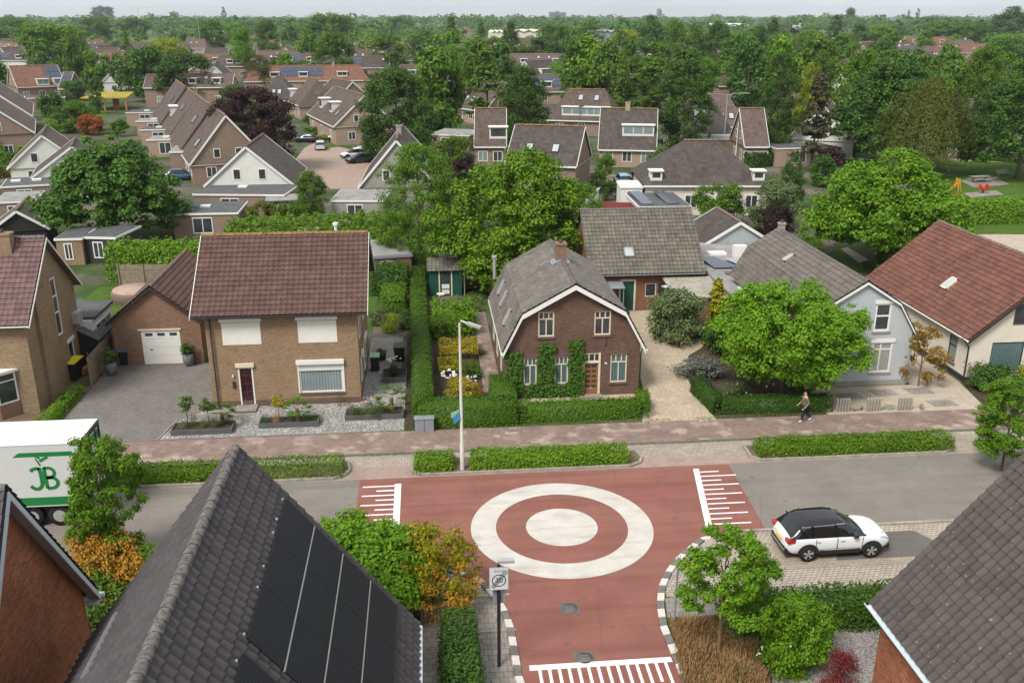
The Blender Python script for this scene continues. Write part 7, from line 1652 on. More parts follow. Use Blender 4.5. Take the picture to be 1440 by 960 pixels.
T('garden_tree', 'purple brown bush behind the walnut', 655, 215, 285, 24, 'round', 'copper', 1, c0=.05, seed=2)
T('garden_tree', 'yellow shrub below the four skylights', 690, 135, 172, 20, 'round', 'lime', 1, c0=.02, seed=1)
T('garden_tree', 'green shrub tree by the red shed', 850, 215, 252, 13, 'round', 'green', 1, c0=.1, seed=1)
T('garden_tree', 'clipped dark ball in front of the cream dormer house', 856, 252, 282, 12, 'round', 'dark', 1, c0=.05, seed=0)
T('garden_tree', 'dark bush left of the clipped ball', 838, 240, 272, 11, 'round', 'dark', 1, c0=.05, seed=2)
T('garden_tree', 'small tree right of the grey flat roof, by the brick wall', 895, 232, 262, 9, 'round', 'copper', 0, c0=.05, seed=1)
T('garden_tree', 'walnut side branch tree over the lichen roof corner', 822, 255, 330, 26, 'round', 'bright', 1, c0=.2, seed=1)
T('garden_tree', 'red orange round bush near the stepped terrace', 131, 160, 190, 17, 'round', 'rust', 1, c0=.02, seed=0)
T('garden_tree', 'green bush tree left of the red bush', 103, 140, 186, 28, 'round', 'green', 1, c0=.03, seed=1)
T('garden_tree', 'small round tree right of the red bush', 170, 166, 192, 12, 'round', 'green', 0, c0=.1, seed=1)
T('garden_tree', 'dark tree before the carport', 138, 128, 160, 10, 'oval', 'deep', 0, c0=.03, seed=1)
T('garden_tree', 'dark small tree beside the orange tiled house', 105, 112, 142, 18, 'round', 'deep', 1, c0=.03, seed=0)
T('garden_tree', 'drooping dark bush left of the dark round trees', 145, 96, 122, 24, 'willow', 'dark', 0, c0=.02, seed=1)
T('garden_tree', 'small green tree under the far white gable', 318, 108, 140, 12, 'oval', 'green', 0, c0=.1, seed=0)
T('garden_tree', 'palm like small tree beside the back street hedge', 442, 160, 182, 14, 'round', 'deep', 1, c0=.2, seed=1)
T('garden_tree', 'dark shrub above the flat roofs at far left', 55, 290, 335, 26, 'loose', 'olive', 1, c0=.05, seed=1)
ft = [(82, 30, 100, 44, 'round', 'bright', 'large pale green round tree at upper left'), (212, 62, 144, 42, 'round', 'deep', 'dark green round tree left of its twin, upper left'), (268, 70, 146, 42, 'round', 'dark', 'darkest round tree of the upper left pair'), (240, 52, 100, 24, 'round', 'lime', 'yellow lime tree behind the dark pair'),
      (135, 22, 62, 25, 'round', 'green', 'green tree right of the pale round tree'), (345, 38, 110, 17, 'oval', 'bright', 'tall bright narrow tree at upper left'), (368, 78, 130, 22, 'oval', 'olive', 'olive tree right behind the copper beech'), (378, 28, 85, 18, 'oval', 'green', 'tall green tree above the copper beech'), (391, 76, 110, 15, 'round', 'green', 'small green tree above the copper beech'), (432, 84, 114, 17, 'round', 'green', 'small round tree before the white gables'),
      (474, 45, 122, 31, 'oval', 'green', 'tall full tree left of the drooping tree'), (547, 46, 110, 29, 'oval', 'green', 'tall full tree over the drooping tree'), (600, 42, 100, 25, 'oval', 'deep', 'dark full tree right of the drooping tree'), (635, 22, 80, 20, 'cone', 'green', 'pointed green tree at centre left'), (640, 62, 118, 24, 'oval', 'bright', 'bright tree above the three skylights'), (677, 26, 85, 18, 'cone', 'green', 'pointed dark tree at centre left'), (690, 70, 120, 26, 'round', 'bright', 'bright round tree above the four skylights'), (660, 78, 120, 18, 'round', 'bright', 'small bright tree between the skylight houses'),
      (470, 17, 66, 36, 'round', 'green', 'wide green tree crown below the horizon, left'), (785, 32, 90, 30, 'round', 'green', 'wide green tree before the cream warehouse'), (765, 48, 92, 26, 'round', 'deep', 'dark green tree left before the warehouse'), (828, 27, 70, 20, 'oval', 'green', 'green tree between the two warehouses'), (718, 30, 92, 13, 'oval', 'dark', 'dark narrow tree beside the cream warehouse'), (733, 60, 92, 11, 'oval', 'bright', 'small bright tree beside the dark narrow one'), (915, 20, 92, 24, 'oval', 'deep', 'tall dark poplar like tree right of centre'),
      (880, 40, 80, 20, 'round', 'lime', 'yellowish tree left of the tall poplar'), (945, 26, 100, 20, 'oval', 'green', 'tall green tree right of the poplar'), (975, 34, 110, 24, 'oval', 'green', 'tall green tree in the belt, second from the poplar'), (1005, 30, 112, 20, 'oval', 'deep', 'dark tree in the belt, third from the poplar'), (1030, 48, 120, 26, 'round', 'deep', 'wide dark tree in the belt left of the tall dark one'), (1062, 34, 125, 22, 'oval', 'dark', 'dark tree in the belt, near the weeping willow'),
      (1135, 42, 86, 31, 'willow', 'bright', 'pale green weeping willow on the right'), (1188, 47, 90, 20, 'willow', 'green', 'smaller green weeping willow on the right'), (1171, 20, 80, 12, 'column', 'dark', 'dark slim cypress between the two willows'), (1258, 28, 72, 9, 'column', 'dark', 'dark slim cypress beside the white gable'), (1375, 27, 72, 11, 'column', 'dark', 'dark slim cypress at the right'), (1205, 34, 72, 14, 'oval', 'dark', 'dark tree behind the smaller willow'), (1316, 30, 68, 30, 'round', 'green', 'wide green tree right of the slim cypress'), (1350, 30, 70, 26, 'round', 'green', 'green tree left of the right hand cypress'),
      (1235, 33, 66, 18, 'round', 'bright', 'bright tree left of the slim cypress'), (1273, 52, 70, 9, 'round', 'gold', 'small golden tree right of the slim cypress'), (1405, 47, 78, 18, 'round', 'bright', 'bright round bush tree right of the cypress'), (1418, 8, 60, 26, 'oval', 'deep', 'big dark tree above the horizon at the right edge'), (1085, 25, 70, 10, 'oval', 'dark', 'dark slim tree left of the weeping willow'), (1115, 40, 60, 8, 'round', 'copper', 'purple far tree by the willow'), (145, 8, 34, 16, 'round', 'dark', 'dark dome tree above the horizon at the left'), (316, 10, 34, 4, 'column', 'dark', 'single slim dark poplar on the horizon'), (1196, 11, 40, 12, 'round', 'deep', 'dark dome tree on the horizon at the right'),
      (1275, 14, 40, 3, 'column', 'dark', 'thin poplar on the horizon at the right'), (1288, 12, 40, 3, 'column', 'dark', 'second thin poplar on the horizon at the right'), (20, 22, 60, 26, 'round', 'green', 'green tree at the far left edge'), (22, 38, 66, 26, 'round', 'deep', 'dark tree below it at the far left edge'), (190, 24, 52, 24, 'round', 'green', 'far green tree above the dark pair'), (300, 25, 72, 22, 'round', 'green', 'green tree above the long cream dormer band'), (330, 30, 62, 16, 'round', 'bright', 'light green tree left of the tall bright tree'), (410, 36, 76, 14, 'oval', 'deep', 'dark green tree above the small round tree'),
      (560, 22, 52, 20, 'round', 'green', 'far green tree above the tall full trees'), (440, 66, 92, 12, 'round', 'green', 'little tree right of the far white gables'), (860, 100, 122, 14, 'round', 'dark', 'dark small tree left of the full green tree'), (1340, 80, 150, 28, 'oval', 'green', 'green tree with light top behind the chestnut'), (1415, 52, 120, 30, 'round', 'deep', 'dark tree above the park tree at the right edge'), (1232, 52, 120, 22, 'round', 'deep', 'dark tree top behind the large chestnut')]
for i, (px, yt, yb, hw, k, m, lb) in enumerate(ft):
    T('tree', lb, px, yt, yb, hw, k, m, 1 if hw > 15 else 0, c0=.06, seed=i % 3)
# further rows of houses up to the woods
rh = random.Random(8); hl_ = [(o.location.x, o.location.y) for o in bpy.data.objects if o.parent is None and o.get('category') == 'house']; cnt = 0; tries = 0
while cnt < 84 and tries < 6000:
    tries += 1; Y_ = rh.uniform(235, 620); X_ = rh.uniform(-.56, .60) * Y_
    if min(math.hypot(X_ - x, Y_ - y) for x, y in hl_) < 19 + Y_ * .012 or (Y_ < 240 and X_ < -25): continue
    hl_.append((X_, Y_)); a = rh.choice([0, .1, .1, -.15, 1.4, .25]); L = rh.uniform(15, 34) if a < 1 else 9
    def pj(x, y, z):
        X = x * _c - y * _s; Yc = x * _s + y * _c; Z = z - H; dp = Yc * math.cos(PITCH) - Z * math.sin(PITCH); return (720 + F * X / dp, 480 - F * (Yc * math.sin(PITCH) + Z * math.cos(PITCH)) / dp)
    zr = rh.uniform(6.6, 8.0); A_ = pj(X_ - L / 2 * math.cos(a), Y_ - L / 2 * math.sin(a), zr); B_ = pj(X_ + L / 2 * math.cos(a), Y_ + L / 2 * math.sin(a), zr)
    ti = rh.choice([0, 0, 1, 1, 3, 3, 2]); w_ = rh.choice([m_br_far, m_br_far2, m_br_far, m_offwall])
    fhouse('one of the many %s roofed houses of the far estate' % ['brown', 'dark', 'red', 'mauve'][ti], A_, B_, zr, rh.uniform(2.8, 4.4), rh.uniform(4.6, 5.6), hip=rh.choice([0, 0, 2.5]) if a < 1 else 0, wall=w_, tile=m_tf[ti], name='row_house', cat='house', group='far estate houses', nwin=3,
      sky=tuple((1, rh.uniform(-.9, .9), .7) for _ in range(rh.choice([0, 2, 3]))), dorm=tuple((1, t_ + rh.uniform(-.1, .1), rh.uniform(1.6, 3), 1.3, .25) for t_ in ((-.6, 0, .6) if L > 14 and a < 1 else (0,))) if rh.random() < .7 else (), sol=((1, -.5, .3, .3, .9),) * rh.choice([0, 0, 0, 1]), chim=rh.choice([None, .5, -.6]))
    cnt += 1
# small garden trees and shrubs in the gaps between the houses
hs = [(o.location.x, o.location.y) for o in bpy.data.objects if o.parent is None and o.get('category') in ('house', 'annex', 'garage', 'shed', 'car', 'picnic table', 'slide', 'spring rider', 'bench', 'carport')]
rr = random.Random(5); cnt = 0; kinds = ['green', 'deep', 'dark', 'bright', 'olive', 'hedge', 'grey', 'laurel', 'copper']
while cnt < 150:
    px = rr.uniform(-20, 1300); py = rr.uniform(92, 262); p = G(px, py)
    if 395 < px < 560 and py > 150 or 830 < px < 900 and py > 200: continue
    if min((p.x - x) ** 2 + (p.y - y) ** 2 for x, y in hs) < 62: continue
    hs.append((p.x + 6, p.y)); h = rr.uniform(1.6, 6.0)
    tree('garden_shrub', 'one of the many small green trees and shrubs in the back gardens', (p.x, p.y, 0), h, h * rr.uniform(.4, .7), rr.choice(['round', 'oval', 'dome']), rr.choice(kinds), 0, c0=.02, group='small garden trees between the houses', seed=cnt % 3)
    cnt += 1
# far random trees in belts, then the woods that read as one mass
rr = random.Random(11); cnt = 0
boxes_ = [(a[0] - 8, c[0] + 8, min(a[1], c[1]) + 2, min(a[1], c[1]) + 26) for a, c, t, l in far] + [(40, 160, 95, 190), (690, 780, 40, 54), (836, 872, 42, 54)]
while cnt < 84:
    Y_ = rr.uniform(165, 480) if cnt % 2 else rr.uniform(165, 300); X_ = (rr.uniform(-.58, .62) if cnt % 3 else rr.uniform(.0, .62)) * Y_
    if Y_ < 260 and X_ < -15 or min((X_ - x) ** 2 + (Y_ + 4 - y) ** 2 for x, y in hl_) < 60: continue
    h = rr.uniform(9.5, 16.5)
    tree('far_tree', 'one of the many small far trees between the rooftops below the horizon', (X_, Y_, 0), h, h * rr.uniform(.26, .42), rr.choice(['oval', 'oval', 'round', 'cone']), rr.choice(['green', 'deep', 'bright', 'green', 'hedge']), 0, c0=.06, group='small far trees below the horizon', seed=cnt % 3)
    cnt += 1
while cnt < 296:
    py = 26 + (rr.random() ** 1.6) * 95; px = rr.uniform(-40, 1480)
    if py > 55 and min((G(px, py).x - x) ** 2 + (G(px, py).y + 6 - y) ** 2 for x, y in hl_) < 55: continue
    p = G(px, py); h = rr.uniform(8, 14.5) if py < 60 else rr.uniform(6, 10)
    d = depth(p); top = 22 + (H - h) * F / p.length if p.length else 0; hwp = h * .38 * F / d
    hit = any(px + hwp > bx0_ and px - hwp < bx1_ and top < by1_ - 6 and py > by0_ for bx0_, bx1_, by0_, by1_ in boxes_)
    if hit and rr.random() < .93: continue
    m = rr.choice(['green', 'green', 'deep', 'dark', 'bright', 'olive', 'hedge', 'grey'])
    tree('far_tree', 'one of the many small far trees between the rooftops below the horizon', (p.x, p.y, 0), h, h * rr.uniform(.3, .5), rr.choice(['round', 'round', 'oval', 'dome']), m, 0, c0=.04, group='small far trees below the horizon', seed=cnt % 3, n=900, leaf=.13, clumps=26)
    cnt += 1
rs = np.random.RandomState(21); Ps = []; Cs = []
def wood(n, d0, d1, h0, h1, name, label, mat, seed, cards=46, pw=1.0, cs=.24):
    rs = np.random.RandomState(seed); D = d0 + (d1 - d0) * rs.uniform(0, 1, n) ** pw; u = rs.uniform(-.66, .66, n); X = D * u + D * .09
    hh = rs.uniform(h0, h1, n) * (0.8 + 0.25 * np.sin(X / D * 18 + D * .004)); R_ = hh * rs.uniform(.45, .85, n)
    ci = np.repeat(np.arange(n), cards); d = rs.normal(size=(n * cards, 3)); d /= np.linalg.norm(d, axis=1, keepdims=True); d[:, 2] = np.abs(d[:, 2]) * 1.1 - .1
    P = np.stack([X[ci], D[ci], hh[ci] * .45], 1) + d * np.stack([R_[ci], R_[ci], hh[ci] * .55], 1) * rs.uniform(.75, 1.02, (n * cards, 1))
    P[:, 2] = np.clip(P[:, 2], .3, None)
    V = leaf_arrays(P, d + [0, -.2, .4] + rs.normal(0, .3, P.shape), 1, rs, .8)
    V = (V.reshape(-1, 4, 3) - P[:, None]) * (R_[ci] * cs)[:, None, None] + P[:, None]; V = V.reshape(-1, 3)
    rnd = np.stack([rs.uniform(0, 1, n * cards), rs.uniform(0, 1, n)[ci], rs.uniform(0, 1, n * cards)], 1)
    tag(link(name, leaf_mesh(name, V, rnd, m_L[mat])), label, 'woods', None, 'stuff')
wood(430, 470, 1000, 7, 13, 'far_tree_belt', 'belts of far green trees between the rooftops', 'green', 3, 170, 1.0, .12)
wood(700, 800, 1700, 12, 20, 'distant_woods', 'distant dark green woods under the horizon', 'deep', 4, 70, 1.0, .18)
wood(900, 1500, 4500, 16, 25, 'horizon_woods', 'hazy blue green woods along the horizon', 'green', 5, 30, 1.3)
sheet('fields', [(-5000, 650), (5000, 650), (5000, 12000), (-5000, 12000)], 0.2, ground('far_fields', [(.35, (.06, .09, .03)), (.5, (.10, .14, .045)), (.65, (.14, .15, .08))], .004, .3))

# say which of the small trees each one is: by colour, size and the building or tree it stands beside
CN = dict(leaf_green='green', leaf_deep='deep green', leaf_dark='dark', leaf_bright='bright green', leaf_olive='olive', leaf_hedge='mid green', leaf_greygreen='grey green', leaf_laurel='fresh green', leaf_copper='purple brown')
lm = [o for o in bpy.data.objects if o.parent is None and o.get('label') and o.get('category') in ('house', 'annex', 'garage', 'shed', 'warehouse') or (o.name.split('.')[0] in ('tree', 'round_tree') and o.parent is None)]
lm = [o for o in lm if not o.name.startswith('row_house')]
lm = [o for o in lm if len(o['label'].split()) <= 12]
seen = {}
for o in [o for o in bpy.data.objects if o.parent is None and o.name.split('.')[0] in ('garden_shrub', 'far_tree', 'row_house')]: seen[o.name] = o
mt = {}
for k in bpy.data.objects:
    if k.parent and k.parent.name in seen and k.name.startswith('crown'): mt[k.parent.name] = (k.data.materials[0].name, k.scale[0])
used = {}
for nme, o in seen.items():
    q = min(lm, key=lambda h: (h.location - o.location).length); d = q.location - o.location
    side = ('right of' if d.x < 0 else 'left of') if abs(d.x) > abs(d.y) else ('before' if d.y > 0 else 'behind')
    
    if nme.startswith('row'): lb = '%s house %s the %s' % (o['label'].split()[4], side, q['label'])
    else: m_, r_ = mt[nme]; lb = '%s %s %s the %s' % (CN.get(m_, 'green'), 'bush' if nme.startswith('garden') and r_ < 1.6 else 'tree', side, q['label'])
    w_ = lb.split()
    if len(w_) <= 16: used.setdefault(lb, []).append(o)
for lb, l_ in used.items():
    if len(l_) == 1: l_[0]['label'] = lb
    else:
        l_.sort(key=lambda o: o.location.x / o.location.y)
        for i, o in enumerate(l_):
            pre = (['left', 'right'] if len(l_) == 2 else ['left', 'middle', 'right'])[i] if len(l_) <= 3 else None
            if pre and len(lb.split()) < 16: o['label'] = pre + ' ' + lb

# ================================================================ VEHICLES AND THE WALKER
def carpaint(name, c, rough=.25): return plain(name, c, rough, .6, var=.02)
m_tyre = plain('tyre', (.018, .018, .018), .85, .2); m_rim = plain('rim_alloy', (.55, .55, .56), .3, .6, metal=.6, var=.05); m_carglass = plain('car_glass', (.012, .014, .016), .05, .8, var=.1)
m_gloss = plain('gloss_black', (.012, .012, .015), .08, .7, var=.1); m_tail = plain('tail_lamp', (.35, .01, .01), .2, .6); m_chrome = plain('chrome', (.7, .7, .7), .15, .8, metal=.8); m_head = plain('head_lamp', (.5, .52, .55), .1, .8)
def wheel(parent, x, y, r, w, side, spokes=True):
    b = LMB(); n = 24; prof = [(r * .62, -w / 2), (r * .9, -w / 2), (r, -w * .32), (r, w * .32), (r * .9, w / 2), (r * .62, w / 2)]
    b.smooth = True; b.grid([[(x + a * math.cos(2 * math.pi * k / n), y + t, r + a * math.sin(2 * math.pi * k / n)) for k in range(n)] for a, t in prof], closed=True); b.smooth = False
    wl = b.build('wheel', m_tyre, parent); b = LMB(); s = side
    b.face([(x + r * .63 * math.cos(2 * math.pi * k / n), y + s * w * .15, r + r * .63 * math.sin(2 * math.pi * k / n)) for k in range(n)]); b.build('brake_disc', m_dark, wl)
    if spokes:
        b = LMB()
        for k in range(5):
            a = 2 * math.pi * k / 5 + .3; c = Vector((x, y + s * w * .46, r)); e = c + Vector((math.cos(a), 0, math.sin(a))) * r * .6
            for da in (-.16, .16): e2 = c + Vector((math.cos(a + da), 0, math.sin(a + da))) * r * .62; b.beam(c, e2, r * .11, .02, (0, 1, 0))
        rr_ = [[(x + q * math.cos(2 * math.pi * k / n), y + s * w * .47, r + q * math.sin(2 * math.pi * k / n)) for k in range(n)] for q in (r * .6, r * .67)]
        b.grid(rr_, closed=True); b.build('rim', m_rim, wl)
def car(label, loc, rz, paint, roofm=None, L=4.45, W=1.84, Hc=1.62, suv=True, group=None, plate=True, detail=True):
    o = thing('parked_car', label, 'car', loc, rz, group); o['_loc'] = 1; hl, hw = L / 2, W / 2
    zc = .32 if suv else .24; r = .35 if suv else .31
    xf, xr = hl - .86, -hl + .90
    # body stations: x, half width, bottom, shoulder z, top z
    sh = 1.03 if suv else .86
    st = [(-hl, .72, .55, .80, .86), (-hl + .06, .86, .42, .90, sh), (-hl + .3, .96, .32, sh, sh + .05), (xr - .42, .99, zc, sh, sh + .06), (xr, 1.0, zc, sh, sh + .06), (xr + .45, .985, zc, sh, sh + .05), (0, .98, zc, sh - .01, sh + .03), (xf - .5, .985, zc, sh - .02, sh + .02), (xf - .2, 1.0, zc, sh - .03, sh + .02), (xf + .2, .99, zc, sh - .06, sh - .0), (hl - .38, .95, .34, sh - .14, sh - .07), (hl - .1, .86, .38, sh - .24, sh - .16), (hl, .7, .48, sh - .34, sh - .3)]
    rows = []
    for x, w, zb, zs, zt in st:
        w *= hw
        half = [(w * .86, zb), (w * .97, zb + .1), (w, (zb + zs) / 2 + .05), (w * .985, zs - .08), (w * .93, zs), (w * .8, zt - .005), (w * .4, zt + .02)]
        rows.append([(x, -a, z) for a, z in half] + [(x, 0, zt + .03)] + [(x, a, z) for a, z in reversed(half)])
    b = LMB(); b.smooth = True; b.grid(rows[::-1]); b.face(rows[0][::-1]); b.face(rows[-1]); b.smooth = False
    body = b.build('body', paint, o)
    sb = body.modifiers.new('smooth', 'SUBSURF'); sb.levels = sb.render_levels = 1 if detail else 0
    # greenhouse: dark glass volume
    g = [(-hl + .16, .80, sh + .0, sh + .05), (-hl + .5, .76, sh, Hc - .2), (-hl + .8, .72, sh, Hc - .05), (-hl + 1.3, .715, sh, Hc - .01), (-.3, .72, sh, Hc), (.12, .715, sh, Hc - .05), (.62, .74, sh - .01, Hc - .28), (1.12, .80, sh - .02, sh + .02)]
    rows = []
    for x, w, zb, zt in g:
        wb = hw * .93; wt = hw * w * (.98); zm = (zb + zt) / 2
        rows.append([(x, -wb, zb), (x, -(wb * .45 + wt * .55), zm), (x, -wt, max(zb, zt - .05)), (x, -wt * .55, zt), (x, 0, zt + .015), (x, wt * .55, zt), (x, wt, max(zb, zt - .05)), (x, wb * .45 + wt * .55, zm), (x, wb, zb)])
    b = LMB(); b.smooth = True; b.grid(rows[::-1]); b.smooth = False; gl = b.build('windows', m_carglass, o)
    # roof skin
    b = LMB(); b.smooth = True; rws = []
    for x, w, zb, zt in g[1:6] if roofm is None else g[1:6]:
        wt = hw * w * .985; rws.append([(x, -wt - .004, max(zb, zt - .06)), (x, -wt * .9, zt - .0), (x, -wt * .5, zt + .016), (x, 0, zt + .03), (x, wt * .5, zt + .016), (x, wt * .9, zt), (x, wt + .004, max(zb, zt - .06))])
    b.grid(rws[::-1]); b.smooth = False; b.build('roof', roofm or paint, o)
    for s in (-1, 1):
        wb = hw * .93; wt = hw * .76
        b = LMB()
        if suv: b.beam((-hl + .62, s * (hw * .735), Hc - .17), (.2, s * (hw * .735), Hc - .09), .025, .03); b.build('roof_trim', m_chrome, o)
        for x0 in ((-.15, -1.15) if detail else (-.15,)):
            b = LMB(); b.beam((x0, s * (wb + .0), sh), (x0 - .03, s * (wt + .035), Hc - .1), .07, .02, (0, 1, 0)); b.build('pillar', m_gloss, o)
        if detail:
            b = LMB(); b.beam((-1.35, s * wb * 1.01, sh + .03), (-hl + .52, s * (wt + .06), Hc - .2), .05, .03, (0, 1, 0)); b.build('pillar', paint if roofm is None else m_gloss, o)
            b = LMB(); b.box(.5, .68, s * (hw * .9), s * (hw + .14), sh + .02, sh + .16); b.build('mirror', m_gloss, o)
            for x0 in (.1, -.95): b = LMB(); b.box(x0 - .1, x0 + .1, s * hw * .985, s * hw * 1.012, sh - .17, sh - .135); b.build('door_handle', m_chrome if suv else paint, o)
            b = LMB(); b.box(xr + .5, xf - .5, s * hw * .93, s * hw * 1.0, zc - .02, zc + .16); b.build('sill', m_black, o)
            b = LMB(); b.box(xr + .6, xf - .62, s * hw * .99, s * hw * 1.006, zc + .17, zc + .205); b.build('side_trim', m_chrome, o)
            for x0 in (-.12, .95, -1.02):
                b = LMB(); b.box(x0 - .006, x0 + .006, s * hw * .96, s * hw * 1.0035, zc + .2, sh - .04); b.build('door_gap', m_dark, o)
        b = LMB()
        for xc in (xf, xr):
            n = 14; ra, rb = r + .04, r + .115
            q = [[(xc + a * math.cos(math.pi * k / n), s * hw * 1.006, r + a * math.sin(math.pi * k / n)) for k in range(n + 1)] for a in (.0, rb)]
            b.grid(q)
        b.build('wheel_arch', m_black, o)
        b = LMB(); b.box(-hl + .0, -hl + .34, s * hw * .62, s * hw * .955, sh - .17, sh - .03); b.build('tail_light', m_tail, o)
        b = LMB(); b.slab([(hl - .5, s * hw * .93, sh - .1), (hl - .12, s * hw * .84, sh - .2), (hl - .12, s * hw * .5, sh - .17), (hl - .3, s * hw * .55, sh - .07)], .1); b.build('headlight', m_head, o)
    for x in (xf, xr):
        for s in (-1, 1): wheel(o, x, s * (hw - .08), r, .24, s, detail)
    b = LMB(); b.box(-hl - .03, -hl + .3, -hw * .8, hw * .8, .3, .55); b.build('rear_bumper', m_black if suv else paint, o); b = LMB(); b.box(hl - .3, hl + .02, -hw * .75, hw * .75, .26, .48); b.build('front_bumper', m_black, o)
    if suv: b = LMB(); b.box(-hl - .035, -hl - .0, -hw * .7, hw * .7, .42, .47); b.build('bumper_trim', m_chrome, o)
    if plate: b = LMB(); b.box(-hl - .045, -hl - .02, -.27, .27, .66, .78); b.build('number_plate', plain('plate_yellow', (.75, .5, .01), .5), o)
    return o
p = (16.3, 32.25)
car('white crossover car with glossy black roof parked in the bay', (p[0], p[1], .02), R(1.0), carpaint('paint_white', (.74, .76, .78)), m_gloss)
gc = 'cars parked in the back street'
for px, py, rz, c, lb in ((451, 210, 95, (.5, .53, .56), 'silver car seen from the front beside the hedge in the back street'), (430, 200, 170, (.02, .025, .05), 'dark car half under the copper beech'), (477, 199, 5, (.012, .02, .04), 'dark blue hatchback behind the silver car'), (498, 222, 200, (.72, .72, .72), 'white van like car in the row beside the grey gable'),
        (506, 229, 200, (.03, .035, .04), 'black car right of the white one in the back street'), (516, 219, 20, (.4, .5, .6), 'pale blue car behind the grey gable'), (256, 253, 8, (.05, .1, .25), 'blue car behind the horse chestnut'), (534, 263, 5, (.5, .02, .03), 'red car behind the grey annex roof')):
    q = G(px, py); car(lb, (q.x, q.y, .03), R(rz), carpaint('paint_%d' % px, c), None, 4.2, 1.75, 1.48, False, gc, False, False)
gd = 'far parked cars'
for px, py, rz, c, lb in ((515, 108, 5, (.3, .45, .7), 'light blue far car below the brick house with white dormer'), (524, 117, 90, (.7, .7, .7), 'white far car right of the light blue car'), (322, 106, 10, (.7, .7, .7), 'white far car right of the far white gable'), (875, 259, 90, (.25, .35, .5), 'blue car behind the clipped ball bush'), (1178, 118, 0, (.7, .7, .7), 'white far car between the right hand trees')):
    q = G(px, py); car(lb, (q.x, q.y, .04), R(rz), carpaint('paintf_%d' % px, c), None, 4.2, 1.75, 1.48, False, gd, False, False)
# ---- truck
X1, X0, Y0, Y1, Z0, Z1 = -15.0, -23.6, 36.95, 39.4, 1.0, 4.0
tk = thing('truck', 'white box truck with green stripes and round green logo, cut by the left edge', 'truck', ((X0 + X1) / 2, (Y0 + Y1) / 2, 0))
m_tw = plain('truck_white', (.62, .63, .62), .4, .5, var=.03); m_troof = plain('truck_roof', (.86, .86, .86), .5, .4, var=.02); m_tg = plain('truck_green', (.012, .2, .05), .45, .4, var=.04)
b = MB(); b.box(X0, X1, Y0, Y1, Z0 + .05, Z1 - .04); bxo = b.build('box_body', m_tw, tk)
b = MB(); b.box(X0 - .02, X1 + .02, Y0 - .02, Y1 + .02, Z1 - .04, Z1); b.build('roof', m_troof, tk)
b = MB(); b.box(X0, X1, Y0 - .012, Y0 - .004, Z0 + .12, Z0 + .5); b.build('lower_stripe', m_tg, bxo)
q0 = GY(16, 637, Y0)[0]
b = MB(); b.face([(q0 - .0, Y0 - .008, 3.42), (X1 - .3, Y0 - .008, 3.42), (X1 - .3, Y0 - .008, 3.62), (q0 + .28, Y0 - .008, 3.62)]); b.build('upper_stripe', m_tg, bxo)
b = MB(); b.box(X1 + .002, X1 + .06, Y0, Y0 + .1, Z0, Z1 - .06); b.box(X1 + .002, X1 + .06, Y1 - .1, Y1, Z0, Z1 - .06); b.box(X1 + .002, X1 + .08, Y0 + .1, Y1 - .1, Z1 - .22, Z1 - .06); b.box(X1 + .002, X1 + .05, (Y0 + Y1) / 2 - .03, (Y0 + Y1) / 2 + .03, Z0, Z1 - .22)
for y in (Y0 + .5, Y1 - .5): b.box(X1 + .002, X1 + .05, y - .02, y + .02, Z0, Z1 - .25)
b.build('rear_frame', m_dark, tk)
b = MB(); b.box(X1 + .003, X1 + .012, Y0 + .12, Y1 - .12, 3.2, 3.6); b.build('rear_stripe', m_tg, tk)
b = MB(); b.box(X0, X1 - .1, Y0 + .5, Y0 + .7, .75, .97); b.box(X0, X1 - .1, Y1 - .7, Y1 - .5, .75, .97)
for k in range(5): b.box(X0 + .8 + k * 1.8, X0 + .9 + k * 1.8, Y0 + .1, Y1 - .1, .85, .99)
b.build('chassis', m_dark, tk)
b = MB(); b.box(X0 + 3.4, X1 - 3.6, Y0 + .02, Y0 + .06, .45, .85); b.build('side_guard', m_steel, tk)
for x in (X1 - 1.3, X1 - 2.45):
    for y, s in ((Y0 + .25, -1), (Y1 - .25, 1)):
        b = MB(); n = 20; b.smooth = True; b.grid([[(x + a * math.cos(2 * math.pi * k / n), y + t, .5 + a * math.sin(2 * math.pi * k / n)) for k in range(n)] for a, t in ((.02, -.14), (.3, -.14), (.48, -.14), (.5, -.1), (.5, .1), (.48, .14), (.3, .14), (.02, .14))], closed=True); w_ = b.build('wheel', m_tyre, tk)
        b = MB(); b.face([(x + .28 * math.cos(2 * math.pi * k / n), y + s * .145, .5 + .28 * math.sin(2 * math.pi * k / n)) for k in range(n)]); b.build('rim', m_steel, w_)
b = MB(); b.box(X0 - 2.3, X0 - .15, Y0 + .1, Y1 - .1, .5, 3.1); cb = b.build('cab', m_tw, tk)
b = MB(); b.box(X0 - 2.32, X0 - 2.302, Y0 + .25, Y1 - .25, 1.7, 2.7); b.build('windscreen', m_carglass, cb)
for y in (Y0 + .3, Y1 - .3):
    b = MB(); b.smooth = True; b.grid([[(X0 - 1.3 + a * math.cos(2 * math.pi * k / 20), y + t, .5 + a * math.sin(2 * math.pi * k / 20)) for k in range(20)] for a, t in ((.02, -.22), (.48, -.22), (.5, 0), (.48, .22), (.02, .22))], closed=True); b.build('wheel', m_tyre, tk)
